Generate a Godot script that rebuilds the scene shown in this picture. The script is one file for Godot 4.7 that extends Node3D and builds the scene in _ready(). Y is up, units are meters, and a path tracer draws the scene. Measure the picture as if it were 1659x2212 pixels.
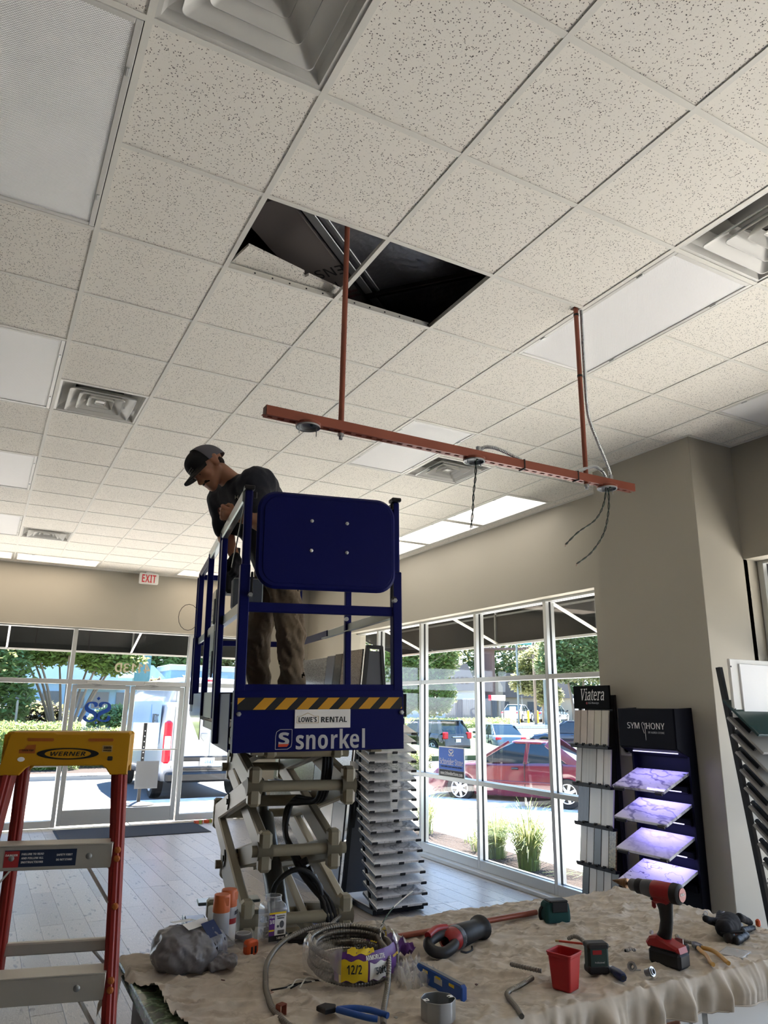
extends Node3D
# A showroom with a dropped ceiling: a worker on a scissor lift, a ladder, a draped counter with tools, sample racks, and the car park outside.
# World: x to the right along the street wall, y up, z towards the viewer; floor at y = 0, ceiling at CEIL.
const CEIL := 3.945
const GX := 0.185      # a ceiling grid line in x
const GZ := -1.99      # a ceiling grid line in z
const CELL := 0.6096
const FARZ := -12.55   # street wall
const RX := 5.2        # side wall
const LX := -5.2
const NZ := 4.2
var M := {}
var used := {}
var tex := {}
var rng := RandomNumberGenerator.new()
const SKY_E := 2.6
const SUN_E := 7.5
const EXPOSURE := 2.4
const TROFFER_E := 0.15
const LED_E := 0.055

func _ready() -> void:
	rng.seed = 20240611
	# camera
	var cam := Camera3D.new()
	cam.name = "camera"
	cam.transform = Transform3D(Basis(V(0.87876, 0.01439, 0.47705), V(-0.13741, 0.96485, 0.22402), V(-0.45705, -0.26241, 0.84985)).orthonormalized(), V(0, 1.81, 0))
	cam.fov = 70.53; cam.near = 0.05; cam.far = 400.0
	add_child(cam); cam.make_current()
	# sky, exposure
	var we := WorldEnvironment.new()
	we.name = "world"
	var env := Environment.new()
	env.background_mode = Environment.BG_SKY
	var sm := ProceduralSkyMaterial.new()
	sm.sky_top_color = Color("5f96d8"); sm.sky_horizon_color = Color("d9e6f2"); sm.sky_curve = 0.22
	sm.ground_horizon_color = Color("c9ccca"); sm.ground_bottom_color = Color("8d8d88")
	sm.energy_multiplier = SKY_E
	sm.sun_angle_max = 4.0
	var sky := Sky.new()
	sky.sky_material = sm
	env.sky = sky
	env.tonemap_mode = Environment.TONE_MAPPER_LINEAR
	env.tonemap_exposure = EXPOSURE
	env.sdfgi_enabled = true; env.ssao_enabled = true; env.ssil_enabled = true
	we.environment = env
	add_child(we)
	# high midday sun over the street, a little towards the side car park
	var sun := DirectionalLight3D.new()
	sun.name = "sun"
	sun.look_at_from_position(Vector3(0.36, 1.0, -0.42) * 10.0, Vector3.ZERO)
	sun.light_color = Color("fff9f0"); sun.light_energy = SUN_E; sun.light_angular_distance = 0.6
	sun.shadow_enabled = true
	add_child(sun)
	make_materials()
	build_shell()
	build_ceiling()
	build_windows()
	build_outside()
	build_copper()
	build_lift()
	build_man()
	build_ladder()
	build_counter()
	build_tools()
	build_racks()
	build_small()

# ---------------------------------------------------------------- mesh building
class MB:
	var v := PackedVector3Array()
	var n := PackedVector3Array()
	var uv := PackedVector2Array()
	var xf := Transform3D()
	func put(a: Vector3, na: Vector3, ua := Vector2.ZERO) -> void:
		v.append(xf * a); n.append((xf.basis * na).normalized()); uv.append(ua)
	func tri(a: Vector3, b: Vector3, c: Vector3, out: Vector3) -> void:
		var nn := (b - a).cross(c - a)
		if nn.length_squared() < 1e-16: return
		nn = nn.normalized()
		var ax := nn.abs()
		var f := func(p: Vector3) -> Vector2: return Vector2(p.z, p.y) if ax.x >= ax.y and ax.x >= ax.z else (Vector2(p.x, p.z) if ax.y >= ax.z else Vector2(p.x, p.y))
		if nn.dot(out) < 0.0:
			nn = -nn
			put(a, nn, f.call(a)); put(b, nn, f.call(b)); put(c, nn, f.call(c))
		else:
			put(a, nn, f.call(a)); put(c, nn, f.call(c)); put(b, nn, f.call(b))
	func quad(a: Vector3, b: Vector3, c: Vector3, d: Vector3, out: Vector3) -> void:
		tri(a, b, c, out); tri(a, c, d, out)
	# bevelled box round a centre
	func box(c: Vector3, s: Vector3, b := 0.0, basis := Basis()) -> MB:
		var keep := xf
		xf = xf * Transform3D(basis, c)
		var h := s * 0.5
		b = minf(b, minf(h.x, minf(h.y, h.z)) * 0.9)
		if b <= 0.0:
			for a in 3:
				for sg in [-1.0, 1.0]:
					var o := Vector3.ZERO; o[a] = sg
					var p: Array[Vector3] = []
					for k in [[-1, -1], [1, -1], [1, 1], [-1, 1]]:
						var q := Vector3.ZERO
						q[a] = sg * h[a]; q[(a + 1) % 3] = k[0] * h[(a + 1) % 3]; q[(a + 2) % 3] = k[1] * h[(a + 2) % 3]
						p.append(q)
					quad(p[0], p[1], p[2], p[3], o)
		else:
			var i := h - Vector3(b, b, b)
			for a in 3:
				for sg in [-1.0, 1.0]:
					var o := Vector3.ZERO; o[a] = sg
					var a1 := (a + 1) % 3; var a2 := (a + 2) % 3
					var p: Array[Vector3] = []
					for k in [[-1, -1], [1, -1], [1, 1], [-1, 1]]:
						var q := Vector3.ZERO
						q[a] = sg * h[a]; q[a1] = k[0] * i[a1]; q[a2] = k[1] * i[a2]
						p.append(q)
					quad(p[0], p[1], p[2], p[3], o)
					for s1 in [-1.0, 1.0]:   # edges between +-a and +-a1
						var q: Array[Vector3] = []
						for k in [[0, -1], [0, 1], [1, 1], [1, -1]]:
							var w := Vector3.ZERO
							w[a] = sg * (h[a] if k[0] == 0 else i[a]); w[a1] = s1 * (i[a1] if k[0] == 0 else h[a1]); w[a2] = k[1] * i[a2]
							q.append(w)
						var oo := Vector3.ZERO; oo[a] = sg; oo[a1] = s1
						quad(q[0], q[1], q[2], q[3], oo)
			for x in [-1.0, 1.0]:
				for y in [-1.0, 1.0]:
					for z in [-1.0, 1.0]:
						var o := Vector3(x, y, z)
						tri(o * Vector3(h.x, i.y, i.z), o * Vector3(i.x, h.y, i.z), o * Vector3(i.x, i.y, h.z), o)
		xf = keep
		return self
	# a bar of rectangular section between two points; up gives the direction of its height
	func bar(p: Vector3, q: Vector3, w: float, hgt: float, up := Vector3.UP, b := 0.0) -> MB:
		var d := (q - p)
		var z := d.normalized()
		var x := up.cross(z)
		if x.length() < 1e-4: x = Vector3.RIGHT.cross(z) if absf(z.x) < 0.9 else Vector3.BACK.cross(z)
		x = x.normalized()
		return box((p + q) * 0.5, Vector3(w, hgt, d.length()), b, Basis(x, z.cross(x), z))
	func tube(pts: Array, r: float, seg := 8, radii := [], closed := false, caps := true) -> MB:
		var cnt := pts.size()
		var fr: Array[Basis] = []
		var x := Vector3.ZERO
		for i in cnt:
			var a: Vector3 = pts[(i - 1 + cnt) % cnt] if closed else pts[maxi(i - 1, 0)]
			var c: Vector3 = pts[(i + 1) % cnt] if closed else pts[mini(i + 1, cnt - 1)]
			var t := (c - a).normalized()
			if i == 0:
				x = t.cross(Vector3.UP if absf(t.y) < 0.9 else Vector3.RIGHT).normalized()
			else:
				x = (x - t * x.dot(t)).normalized()
			fr.append(Basis(x, t.cross(x), t))
		var length := 0.0
		var last := cnt if closed else cnt - 1
		for i in last:
			var j := (i + 1) % cnt
			var pi: Vector3 = pts[i]; var pj: Vector3 = pts[j]
			var ra: float = radii[i] if radii.size() else r
			var rb: float = radii[j] if radii.size() else r
			var dl := pi.distance_to(pj)
			var sl := (ra - rb) / maxf(dl, 1e-6)
			for k in seg:
				var a0 := TAU * k / seg; var a1 := TAU * (k + 1) / seg
				var d00 := fr[i].x * cos(a0) + fr[i].y * sin(a0); var d01 := fr[i].x * cos(a1) + fr[i].y * sin(a1)
				var d10 := fr[j].x * cos(a0) + fr[j].y * sin(a0); var d11 := fr[j].x * cos(a1) + fr[j].y * sin(a1)
				var ti := fr[i].z * clampf(sl, -3, 3)
				var u0 := float(k) / seg; var u1 := float(k + 1) / seg
				put(pi + d00 * ra, d00 + ti, Vector2(u0, length)); put(pj + d11 * rb, d11 + ti, Vector2(u1, length + dl)); put(pi + d01 * ra, d01 + ti, Vector2(u1, length))
				put(pi + d00 * ra, d00 + ti, Vector2(u0, length)); put(pj + d10 * rb, d10 + ti, Vector2(u0, length + dl)); put(pj + d11 * rb, d11 + ti, Vector2(u1, length + dl))
			length += dl
		if caps and not closed:
			for e in [0, cnt - 1]:
				var re: float = radii[e] if radii.size() else r
				var o: Vector3 = fr[e].z * (-1.0 if e == 0 else 1.0)
				for k in seg:
					var a0 := TAU * k / seg; var a1 := TAU * (k + 1) / seg
					tri(pts[e], pts[e] + (fr[e].x * cos(a0) + fr[e].y * sin(a0)) * re, pts[e] + (fr[e].x * cos(a1) + fr[e].y * sin(a1)) * re, o)
		return self
	func cyl(p: Vector3, q: Vector3, r: float, seg := 12, r2 := -1.0) -> MB:
		return tube([p, q], r, seg, [r, r2 if r2 >= 0.0 else r])
	# profile of (radius, height) turned round y
	func lathe(prof: Array, seg := 24, at := Transform3D(), squash := Vector2.ONE) -> MB:
		var keep := xf
		xf = xf * at
		var sn: Array[Vector2] = []
		for i in prof.size() - 1:
			var d: Vector2 = prof[i + 1] - prof[i]
			sn.append(Vector2(d.y, -d.x).normalized())
		for i in prof.size() - 1:
			var na: Vector2 = sn[i]; var nb: Vector2 = sn[i]
			if i > 0 and sn[i - 1].dot(sn[i]) > 0.75: na = (sn[i - 1] + sn[i]).normalized()
			if i < sn.size() - 1 and sn[i + 1].dot(sn[i]) > 0.75: nb = (sn[i + 1] + sn[i]).normalized()
			var a: Vector2 = prof[i]; var b: Vector2 = prof[i + 1]
			for k in seg:
				var t0 := TAU * k / seg; var t1 := TAU * (k + 1) / seg
				var c0 := Vector3(cos(t0) * squash.x, 0, sin(t0) * squash.y); var c1 := Vector3(cos(t1) * squash.x, 0, sin(t1) * squash.y)
				var P := func(cc: Vector3, w: Vector2) -> Vector3: return cc * w.x + Vector3(0, w.y, 0)
				var u0 := float(k) / seg; var u1 := float(k + 1) / seg
				if b.x > 1e-6:
					put(P.call(c0, a), c0 * na.x + Vector3(0, na.y, 0), Vector2(u0, a.y)); put(P.call(c1, b), c1 * nb.x + Vector3(0, nb.y, 0), Vector2(u1, b.y)); put(P.call(c0, b), c0 * nb.x + Vector3(0, nb.y, 0), Vector2(u0, b.y))
				if a.x > 1e-6:
					put(P.call(c0, a), c0 * na.x + Vector3(0, na.y, 0), Vector2(u0, a.y)); put(P.call(c1, a), c1 * na.x + Vector3(0, na.y, 0), Vector2(u1, a.y)); put(P.call(c1, b), c1 * nb.x + Vector3(0, nb.y, 0), Vector2(u1, b.y))
		xf = keep
		return self
	# a flat outline (x, y) made thick along z, with a bevel on both faces
	func prism(poly: PackedVector2Array, depth: float, at := Transform3D(), b := 0.0) -> MB:
		var keep := xf
		xf = xf * at
		var cnt := poly.size()
		var area := 0.0
		for i in cnt: area += poly[i].cross(poly[(i + 1) % cnt])
		if area < 0.0:
			poly = poly.duplicate(); poly.reverse()
		var inner := PackedVector2Array()
		for i in cnt:
			var e0 := (poly[i] - poly[(i - 1 + cnt) % cnt]).normalized(); var e1 := (poly[(i + 1) % cnt] - poly[i]).normalized()
			var n0 := Vector2(-e0.y, e0.x); var n1 := Vector2(-e1.y, e1.x)
			inner.append(poly[i] + (n0 + n1) / maxf(0.4, 1.0 + n0.dot(n1)) * b)
		var ids := Geometry2D.triangulate_polygon(inner)
		if ids.is_empty(): ids = Geometry2D.triangulate_polygon(poly)
		var h := depth * 0.5
		for i in range(0, ids.size(), 3):
			for s in [-1.0, 1.0]:
				tri(Vector3(inner[ids[i]].x, inner[ids[i]].y, s * h), Vector3(inner[ids[i + 1]].x, inner[ids[i + 1]].y, s * h), Vector3(inner[ids[i + 2]].x, inner[ids[i + 2]].y, s * h), Vector3(0, 0, s))
		for i in cnt:
			var j := (i + 1) % cnt
			var e := poly[j] - poly[i]
			var o := Vector3(e.y, -e.x, 0)
			quad(Vector3(poly[i].x, poly[i].y, -h + b), Vector3(poly[j].x, poly[j].y, -h + b), Vector3(poly[j].x, poly[j].y, h - b), Vector3(poly[i].x, poly[i].y, h - b), o)
			if b > 0.0:
				for s in [-1.0, 1.0]:
					quad(Vector3(poly[i].x, poly[i].y, s * (h - b)), Vector3(poly[j].x, poly[j].y, s * (h - b)), Vector3(inner[j].x, inner[j].y, s * h), Vector3(inner[i].x, inner[i].y, s * h), o.normalized() + Vector3(0, 0, s))
		xf = keep
		return self
	# rows of points joined to a smooth skin
	func skin(rows: Array, wrap := false, caps := false) -> MB:
		var R := rows.size(); var C: int = rows[0].size()
		var nn := []
		for i in R:
			var line := PackedVector3Array()
			for j in C:
				var i0 := maxi(i - 1, 0); var i1 := mini(i + 1, R - 1)
				var j0 := (j - 1 + C) % C if wrap else maxi(j - 1, 0); var j1 := (j + 1) % C if wrap else mini(j + 1, C - 1)
				var nv: Vector3 = (rows[i1][j] - rows[i0][j]).cross(rows[i][j1] - rows[i][j0])
				line.append(nv.normalized())
			nn.append(line)
		var cols := C if wrap else C - 1
		for i in R - 1:
			for j in cols:
				var k := (j + 1) % C
				var q := [[i, j], [i + 1, j], [i + 1, k], [i, k]]
				for t in [[0, 2, 1], [0, 3, 2]]:
					for e in t:
						var w: Array = q[e]
						var jj: int = j + 1 if (w[1] == k and wrap) else w[1]
						put(rows[w[0]][w[1]], nn[w[0]][w[1]], Vector2(float(jj) / cols, float(w[0]) / (R - 1)))
		if caps:
			for e in [0, R - 1]:
				var c := Vector3.ZERO
				for p in rows[e]: c += p
				c /= C
				var o: Vector3 = c - rows[1 if e == 0 else R - 2][0]
				for j in cols: tri(c, rows[e][j], rows[e][(j + 1) % C], o)
		return self
	func quad_at(x0: float, x1: float, y0: float, y1: float, z := 0.0) -> MB:
		quad(Vector3(x0, y0, z), Vector3(x1, y0, z), Vector3(x1, y1, z), Vector3(x0, y1, z), Vector3(0, 0, 1))
		return self
	func add(m: Mesh, at: Transform3D) -> MB:
		var a := m.surface_get_arrays(0)
		var idx: PackedInt32Array = a[Mesh.ARRAY_INDEX] if a[Mesh.ARRAY_INDEX] != null else PackedInt32Array(range(a[Mesh.ARRAY_VERTEX].size()))
		for i in idx:
			put(at * a[Mesh.ARRAY_VERTEX][i], at.basis * a[Mesh.ARRAY_NORMAL][i], a[Mesh.ARRAY_TEX_UV][i] if a[Mesh.ARRAY_TEX_UV] != null else Vector2.ZERO)
		return self
	func done() -> ArrayMesh:
		var a := []
		a.resize(Mesh.ARRAY_MAX)
		a[Mesh.ARRAY_VERTEX] = v; a[Mesh.ARRAY_NORMAL] = n; a[Mesh.ARRAY_TEX_UV] = uv
		var m := ArrayMesh.new()
		m.add_surface_from_arrays(Mesh.PRIMITIVE_TRIANGLES, a)
		return m

func mb() -> MB: return MB.new()
func V(x: float, y: float, z: float) -> Vector3: return Vector3(x, y, z)
func T(p: Vector3, turn := 0.0) -> Transform3D: return Transform3D(Basis(Vector3.UP, turn), p)
func box_mesh(s: Vector3, b := 0.0) -> ArrayMesh: return mb().box(Vector3.ZERO, s, b).done()

func rounded(w: float, h: float, r: float, seg := 5) -> PackedVector2Array:
	var p := PackedVector2Array()
	for c in 4:
		var cx := (w * 0.5 - r) * (1.0 if c == 0 or c == 3 else -1.0); var cy := (h * 0.5 - r) * (1.0 if c < 2 else -1.0)
		for k in seg + 1:
			var a := PI * 0.5 * (c + float(k) / seg)
			p.append(Vector2(cx + cos(a) * r, cy + sin(a) * r))
	return p
func circle(r: float, seg := 20, sx := 1.0, sy := 1.0) -> PackedVector2Array:
	var p := PackedVector2Array()
	for k in seg: p.append(Vector2(cos(TAU * k / seg) * r * sx, sin(TAU * k / seg) * r * sy))
	return p
# smooth path through points
func path(pts: Array, step := 0.02) -> Array:
	var c := Curve3D.new()
	var cnt := pts.size()
	for i in cnt:
		var a: Vector3 = pts[maxi(i - 1, 0)]; var b: Vector3 = pts[mini(i + 1, cnt - 1)]
		var t := (b - a) / 6.0
		c.add_point(pts[i], -t, t)
	var out := []
	var L := c.get_baked_length()
	var k := maxi(2, int(L / step))
	for i in k + 1: out.append(c.sample_baked(L * i / k, true))
	return out

# ---------------------------------------------------------------- scene objects
func numbered(called: String) -> String:
	if not used.has(called):
		used[called] = 0
		return called
	used[called] += 1
	return "%s_%03d" % [called, used[called]]
func tag(o: Node, label: String, category: String, group := "") -> void:
	o.set_meta("label", label); o.set_meta("category", category)
	if group: o.set_meta("group", group)
func thing(called: String, label: String, category: String, at := Vector3.ZERO, turn := 0.0, group := "") -> Node3D:
	var o := Node3D.new()
	o.name = numbered(called); add_child(o)
	o.position = at; o.rotation.y = turn
	tag(o, label, category, group)
	return o
func part(called: String, m: Mesh, material: Material, parent: Node, at := Transform3D()) -> MeshInstance3D:
	var o := MeshInstance3D.new()
	var k := called; var i := 0
	var seen: Dictionary = parent.get_meta("_n") if parent.has_meta("_n") else {}
	if seen.has(called):
		i = seen[called] + 1; k = "%s_%03d" % [called, i]
	seen[called] = i
	parent.set_meta("_n", seen)
	o.name = k
	o.mesh = m; o.material_override = material; o.transform = at
	parent.add_child(o, true)
	return o
func single(called: String, m: Mesh, material: Material, label: String, category: String, at := Transform3D(), group := "") -> MeshInstance3D:
	var o := MeshInstance3D.new()
	o.name = numbered(called); o.mesh = m; o.material_override = material; o.transform = at
	add_child(o); tag(o, label, category, group)
	return o
func struct(called: String, m: Mesh, material: Material, at := Transform3D()) -> MeshInstance3D:
	var o := MeshInstance3D.new()
	o.name = numbered(called); o.mesh = m; o.material_override = material; o.transform = at
	add_child(o); o.set_meta("kind", "structure")
	return o
func dup(o: Node3D, at: Transform3D, label := "", group := "") -> Node3D:
	var r: Node3D = o.duplicate()
	r.name = numbered(str(o.name)); add_child(r); r.transform = at
	if label: r.set_meta("label", label)
	if group: r.set_meta("group", group)
	return r
func copies(called: String, m: Mesh, material: Material, where: Array, parent: Node, tints := []) -> MultiMeshInstance3D:
	var mm := MultiMesh.new()
	mm.transform_format = MultiMesh.TRANSFORM_3D
	mm.use_colors = tints.size() > 0
	mm.mesh = m; mm.instance_count = where.size()
	for i in where.size():
		mm.set_instance_transform(i, where[i])
		if tints.size(): mm.set_instance_color(i, tints[i])
	var o := MultiMeshInstance3D.new()
	o.name = called; o.multimesh = mm; o.material_override = material
	o.set_meta("kind", "stuff")
	parent.add_child(o, true)
	return o
# lettering: a thin solid; h is the height of a capital letter
func text_mesh(s: String, h: float, depth := 0.002, face := "Droid Sans", weight := 400, lean := 0.0, stretch := 1.0) -> ArrayMesh:
	var f := SystemFont.new()
	f.font_names = PackedStringArray([face]); f.font_weight = weight
	var t := TextMesh.new()
	t.text = s; t.font = f; t.font_size = 32; t.pixel_size = h / 32.0 * 1.4; t.depth = depth; t.curve_step = 1.5
	var a := t.get_mesh_arrays()
	var r := mb()
	var idx: PackedInt32Array = a[Mesh.ARRAY_INDEX] if a[Mesh.ARRAY_INDEX] != null else PackedInt32Array(range(a[Mesh.ARRAY_VERTEX].size()))
	for i in idx:
		var p: Vector3 = a[Mesh.ARRAY_VERTEX][i]
		r.put(Vector3((p.x + p.y * lean) * stretch, p.y, p.z), a[Mesh.ARRAY_NORMAL][i], Vector2.ZERO)
	return r.done()
# scaled so that the line is w wide
func text_fit(s: String, w: float, h: float, depth := 0.002, face := "Droid Sans", weight := 400, lean := 0.0) -> ArrayMesh:
	var m := text_mesh(s, h, depth, face, weight, lean)
	var b := m.get_aabb()
	var r := mb()
	var c := b.get_center()
	return r.add(m, Transform3D(Basis.from_scale(Vector3(w / b.size.x, h / b.size.y, 1)), Vector3(-c.x * w / b.size.x, -c.y * h / b.size.y, -c.z))).done()

# ---------------------------------------------------------------- materials
func mat(called: String, c: Color, rough := 0.6, metal := 0.0) -> StandardMaterial3D:
	var m := StandardMaterial3D.new()
	m.resource_name = called; m.albedo_color = c; m.roughness = rough; m.metallic = metal
	M[called] = m
	return m
func hexmat(called: String, c: String, rough := 0.6, metal := 0.0) -> StandardMaterial3D: return mat(called, Color(c), rough, metal)
func emitter(called: String, c: Color, energy: float) -> StandardMaterial3D:
	var m := mat(called, c, 0.4)
	m.emission_enabled = true; m.emission = c; m.emission_energy_multiplier = energy
	return m
func glass(called: String, c: Color, alpha: float, rough := 0.02) -> StandardMaterial3D:
	var m := mat(called, Color(c.r, c.g, c.b, alpha), rough)
	m.transparency = BaseMaterial3D.TRANSPARENCY_ALPHA
	return m
func noise(freq: float, oct := 4, kind := FastNoiseLite.TYPE_SIMPLEX_SMOOTH, seed_ := 1) -> FastNoiseLite:
	var f := FastNoiseLite.new()
	f.noise_type = kind; f.frequency = freq; f.fractal_octaves = oct; f.seed = seed_
	return f
func grain_tex(called: String, w: int, h: int, f: Callable) -> ImageTexture:
	var im := Image.create(w, h, false, Image.FORMAT_RGB8)
	for y in h:
		for x in w: im.set_pixel(x, y, f.call(x, y))
	var t := ImageTexture.create_from_image(im)
	tex[called] = t
	return t
func noise_tex(size: int, freq: float, oct: int, seed_: int, ramp: Array, kind := FastNoiseLite.TYPE_SIMPLEX_SMOOTH, fractal := FastNoiseLite.FRACTAL_FBM) -> NoiseTexture2D:
	var nz := noise(freq, oct, kind, seed_)
	nz.fractal_type = fractal
	var t := NoiseTexture2D.new()
	t.width = size; t.height = size; t.seamless = true; t.noise = nz
	var g := Gradient.new()
	var offs := PackedFloat32Array(); var cols := PackedColorArray()
	for r in ramp: offs.append(r[0]); cols.append(r[1])
	g.offsets = offs; g.colors = cols
	t.color_ramp = g
	return t
func bump_tex(size: int, freq: float, oct: int, seed_: int) -> NoiseTexture2D:
	var t := NoiseTexture2D.new()
	t.width = size; t.height = size; t.seamless = true; t.noise = noise(freq, oct, FastNoiseLite.TYPE_SIMPLEX_SMOOTH, seed_)
	return t
func tri_map(m: StandardMaterial3D, scale: float, world := true) -> void:
	m.uv1_triplanar = true; m.uv1_world_triplanar = world; m.uv1_scale = Vector3.ONE * scale; m.uv1_triplanar_sharpness = 4.0
func relief(m: StandardMaterial3D, t: Texture2D, cm: float) -> void:
	m.heightmap_enabled = true; m.heightmap_texture = t; m.heightmap_scale = cm

# ---------------------------------------------------------------- the room
func make_materials() -> void:
	hexmat("wall_paint", "aaa496", 0.75)
	hexmat("wall_unseen_dark", "6b6660", 0.8)  # dark tone of the unseen walls, chosen to cut fill light on the pier
	hexmat("wall_plain", "cfc9bb", 0.8)
	hexmat("white_paint", "dedbd2", 0.6)
	hexmat("alu", "c9cac8", 0.35, 0.55)
	hexmat("alu_dark", "8d908f", 0.4, 0.6)
	hexmat("gasket", "0c0d0d", 0.7)
	hexmat("chrome", "d4d6d8", 0.16, 1.0)
	hexmat("steel", "b8babb", 0.32, 1.0)
	hexmat("zinc", "a9abac", 0.42, 0.9)
	hexmat("black", "0d0d0f", 0.5)
	hexmat("black_gloss", "0a0b0e", 0.15)
	mat("sign_black", Color("08090d"), 0.6).metallic_specular = 0.2
	var cs := hexmat("conduit", "85817a", 0.36, 1.0)
	cs.resource_name = "conduit"
	hexmat("black_metal", "141416", 0.42, 0.3)
	hexmat("rubber", "161617", 0.85)
	hexmat("tee_white", "e6e3da", 0.55)
	hexmat("diffuser_white", "d8d6d0", 0.35)
	hexmat("lens_off", "e2e4ea", 0.35)
	hexmat("white_plastic", "e6e4de", 0.4)
	hexmat("red", "b0191c", 0.45)
	hexmat("yellow", "d9a40a", 0.45)
	hexmat("cream_vinyl", "d8cdb2", 0.5)
	hexmat("vinyl_blue", "0b4aa8", 0.45)
	hexmat("mat_grey", "44464b", 0.95)
	hexmat("exit_red", "d8434a", 0.5)
	hexmat("leaf_yellow_box", "8f9a3a", 0.6)
	emitter("led_glow", Color("cfcaff"), 0.9)
	hexmat("vinyl_dark", "3c4248", 0.5)
	hexmat("paper_grey", "cfd0d2", 0.8)
	glass("pane", Color(0.05, 0.07, 0.07), 0.035)
	emitter("lens_lit", Color("fffaf2"), 0.5)
	emitter("lens_lit_warm", Color("fff0dc"), 0.5)
	# mineral fibre tile: fine pits and short fissures
	var im := Image.create(1400, 1400, false, Image.FORMAT_RGB8)
	im.fill(Color("f3eee4"))
	var r := RandomNumberGenerator.new(); r.seed = 5
	for k in 25000:
		var x := r.randi_range(0, 1399); var y := r.randi_range(0, 1399)
		var big := r.randf()
		var l := r.randf_range(0.5, 1.2) if big < 0.62 else r.randf_range(1.2, 2.8)
		var w := r.randf_range(0.5, 1.0) if big < 0.62 else r.randf_range(0.8, 1.5)
		var a := r.randf() * PI
		var dark := Color("c2bdb3") if big < 0.5 else Color("4a443c")
		for dy in range(-4, 5):
			for dx in range(-4, 5):
				var p := (dx * cos(a) + dy * sin(a)) / l; var q := (-dx * sin(a) + dy * cos(a)) / w
				if p * p + q * q <= 1.0: im.set_pixel((x + dx + 1400) % 1400, (y + dy + 1400) % 1400, dark)
	var tile := mat("ceiling_tile", Color.WHITE, 0.9)
	tile.albedo_texture = ImageTexture.create_from_image(im)
	tri_map(tile, 1.0 / 1.55)
	# oak planks: grey washed, cathedral grain
	var woods := []
	for s in 3:
		var n1 := noise(0.006, 3, FastNoiseLite.TYPE_SIMPLEX_SMOOTH, 20 + s)
		var n2 := noise(0.05, 3, FastNoiseLite.TYPE_SIMPLEX_SMOOTH, 40 + s)
		var t := grain_tex("oak%d" % s, 160, 800, func(x, y):
			var c := n1.get_noise_2d(x * 1.6, y * 0.28) * 7.0 + absf(x - 80.0) * 0.012
			var ring := absf(fposmod(c * 2.0, 1.0) - 0.5) * 2.0
			var fine := n2.get_noise_2d(x * 6.0, y * 0.35)
			var k := 0.72 + 0.13 * ring + 0.09 * fine
			var knot := n1.get_noise_2d(x * 2.0 + 900, y * 0.8)
			if knot > 0.42: k -= (knot - 0.42) * 1.2
			return Color(k * 0.97, k * 0.94, k * 0.905))
		var m := mat("oak_%d" % s, [Color("d4d0ca"), Color("c6c2bd"), Color("dcd7cf")][s], 0.33)
		m.albedo_texture = t
		woods.append(m)
	# prismatic acrylic lens of the lights that are off
	var ps := grain_tex("prism", 64, 64, func(x, y):
		var k: float = (cos(TAU * (x + y) / 16.0) + cos(TAU * (x - y) / 16.0)) * 0.25 + 0.5
		return Color(k, k, k))
	var lp := mat("lens_prism", Color("f4f3f2"), 0.3)
	relief(lp, ps, 0.1); tri_map(lp, 26.0)
	hexmat("tee_web", "a9a9a6", 0.4, 0.6)
	hexmat("plenum", "6e6c68", 0.9)

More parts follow.
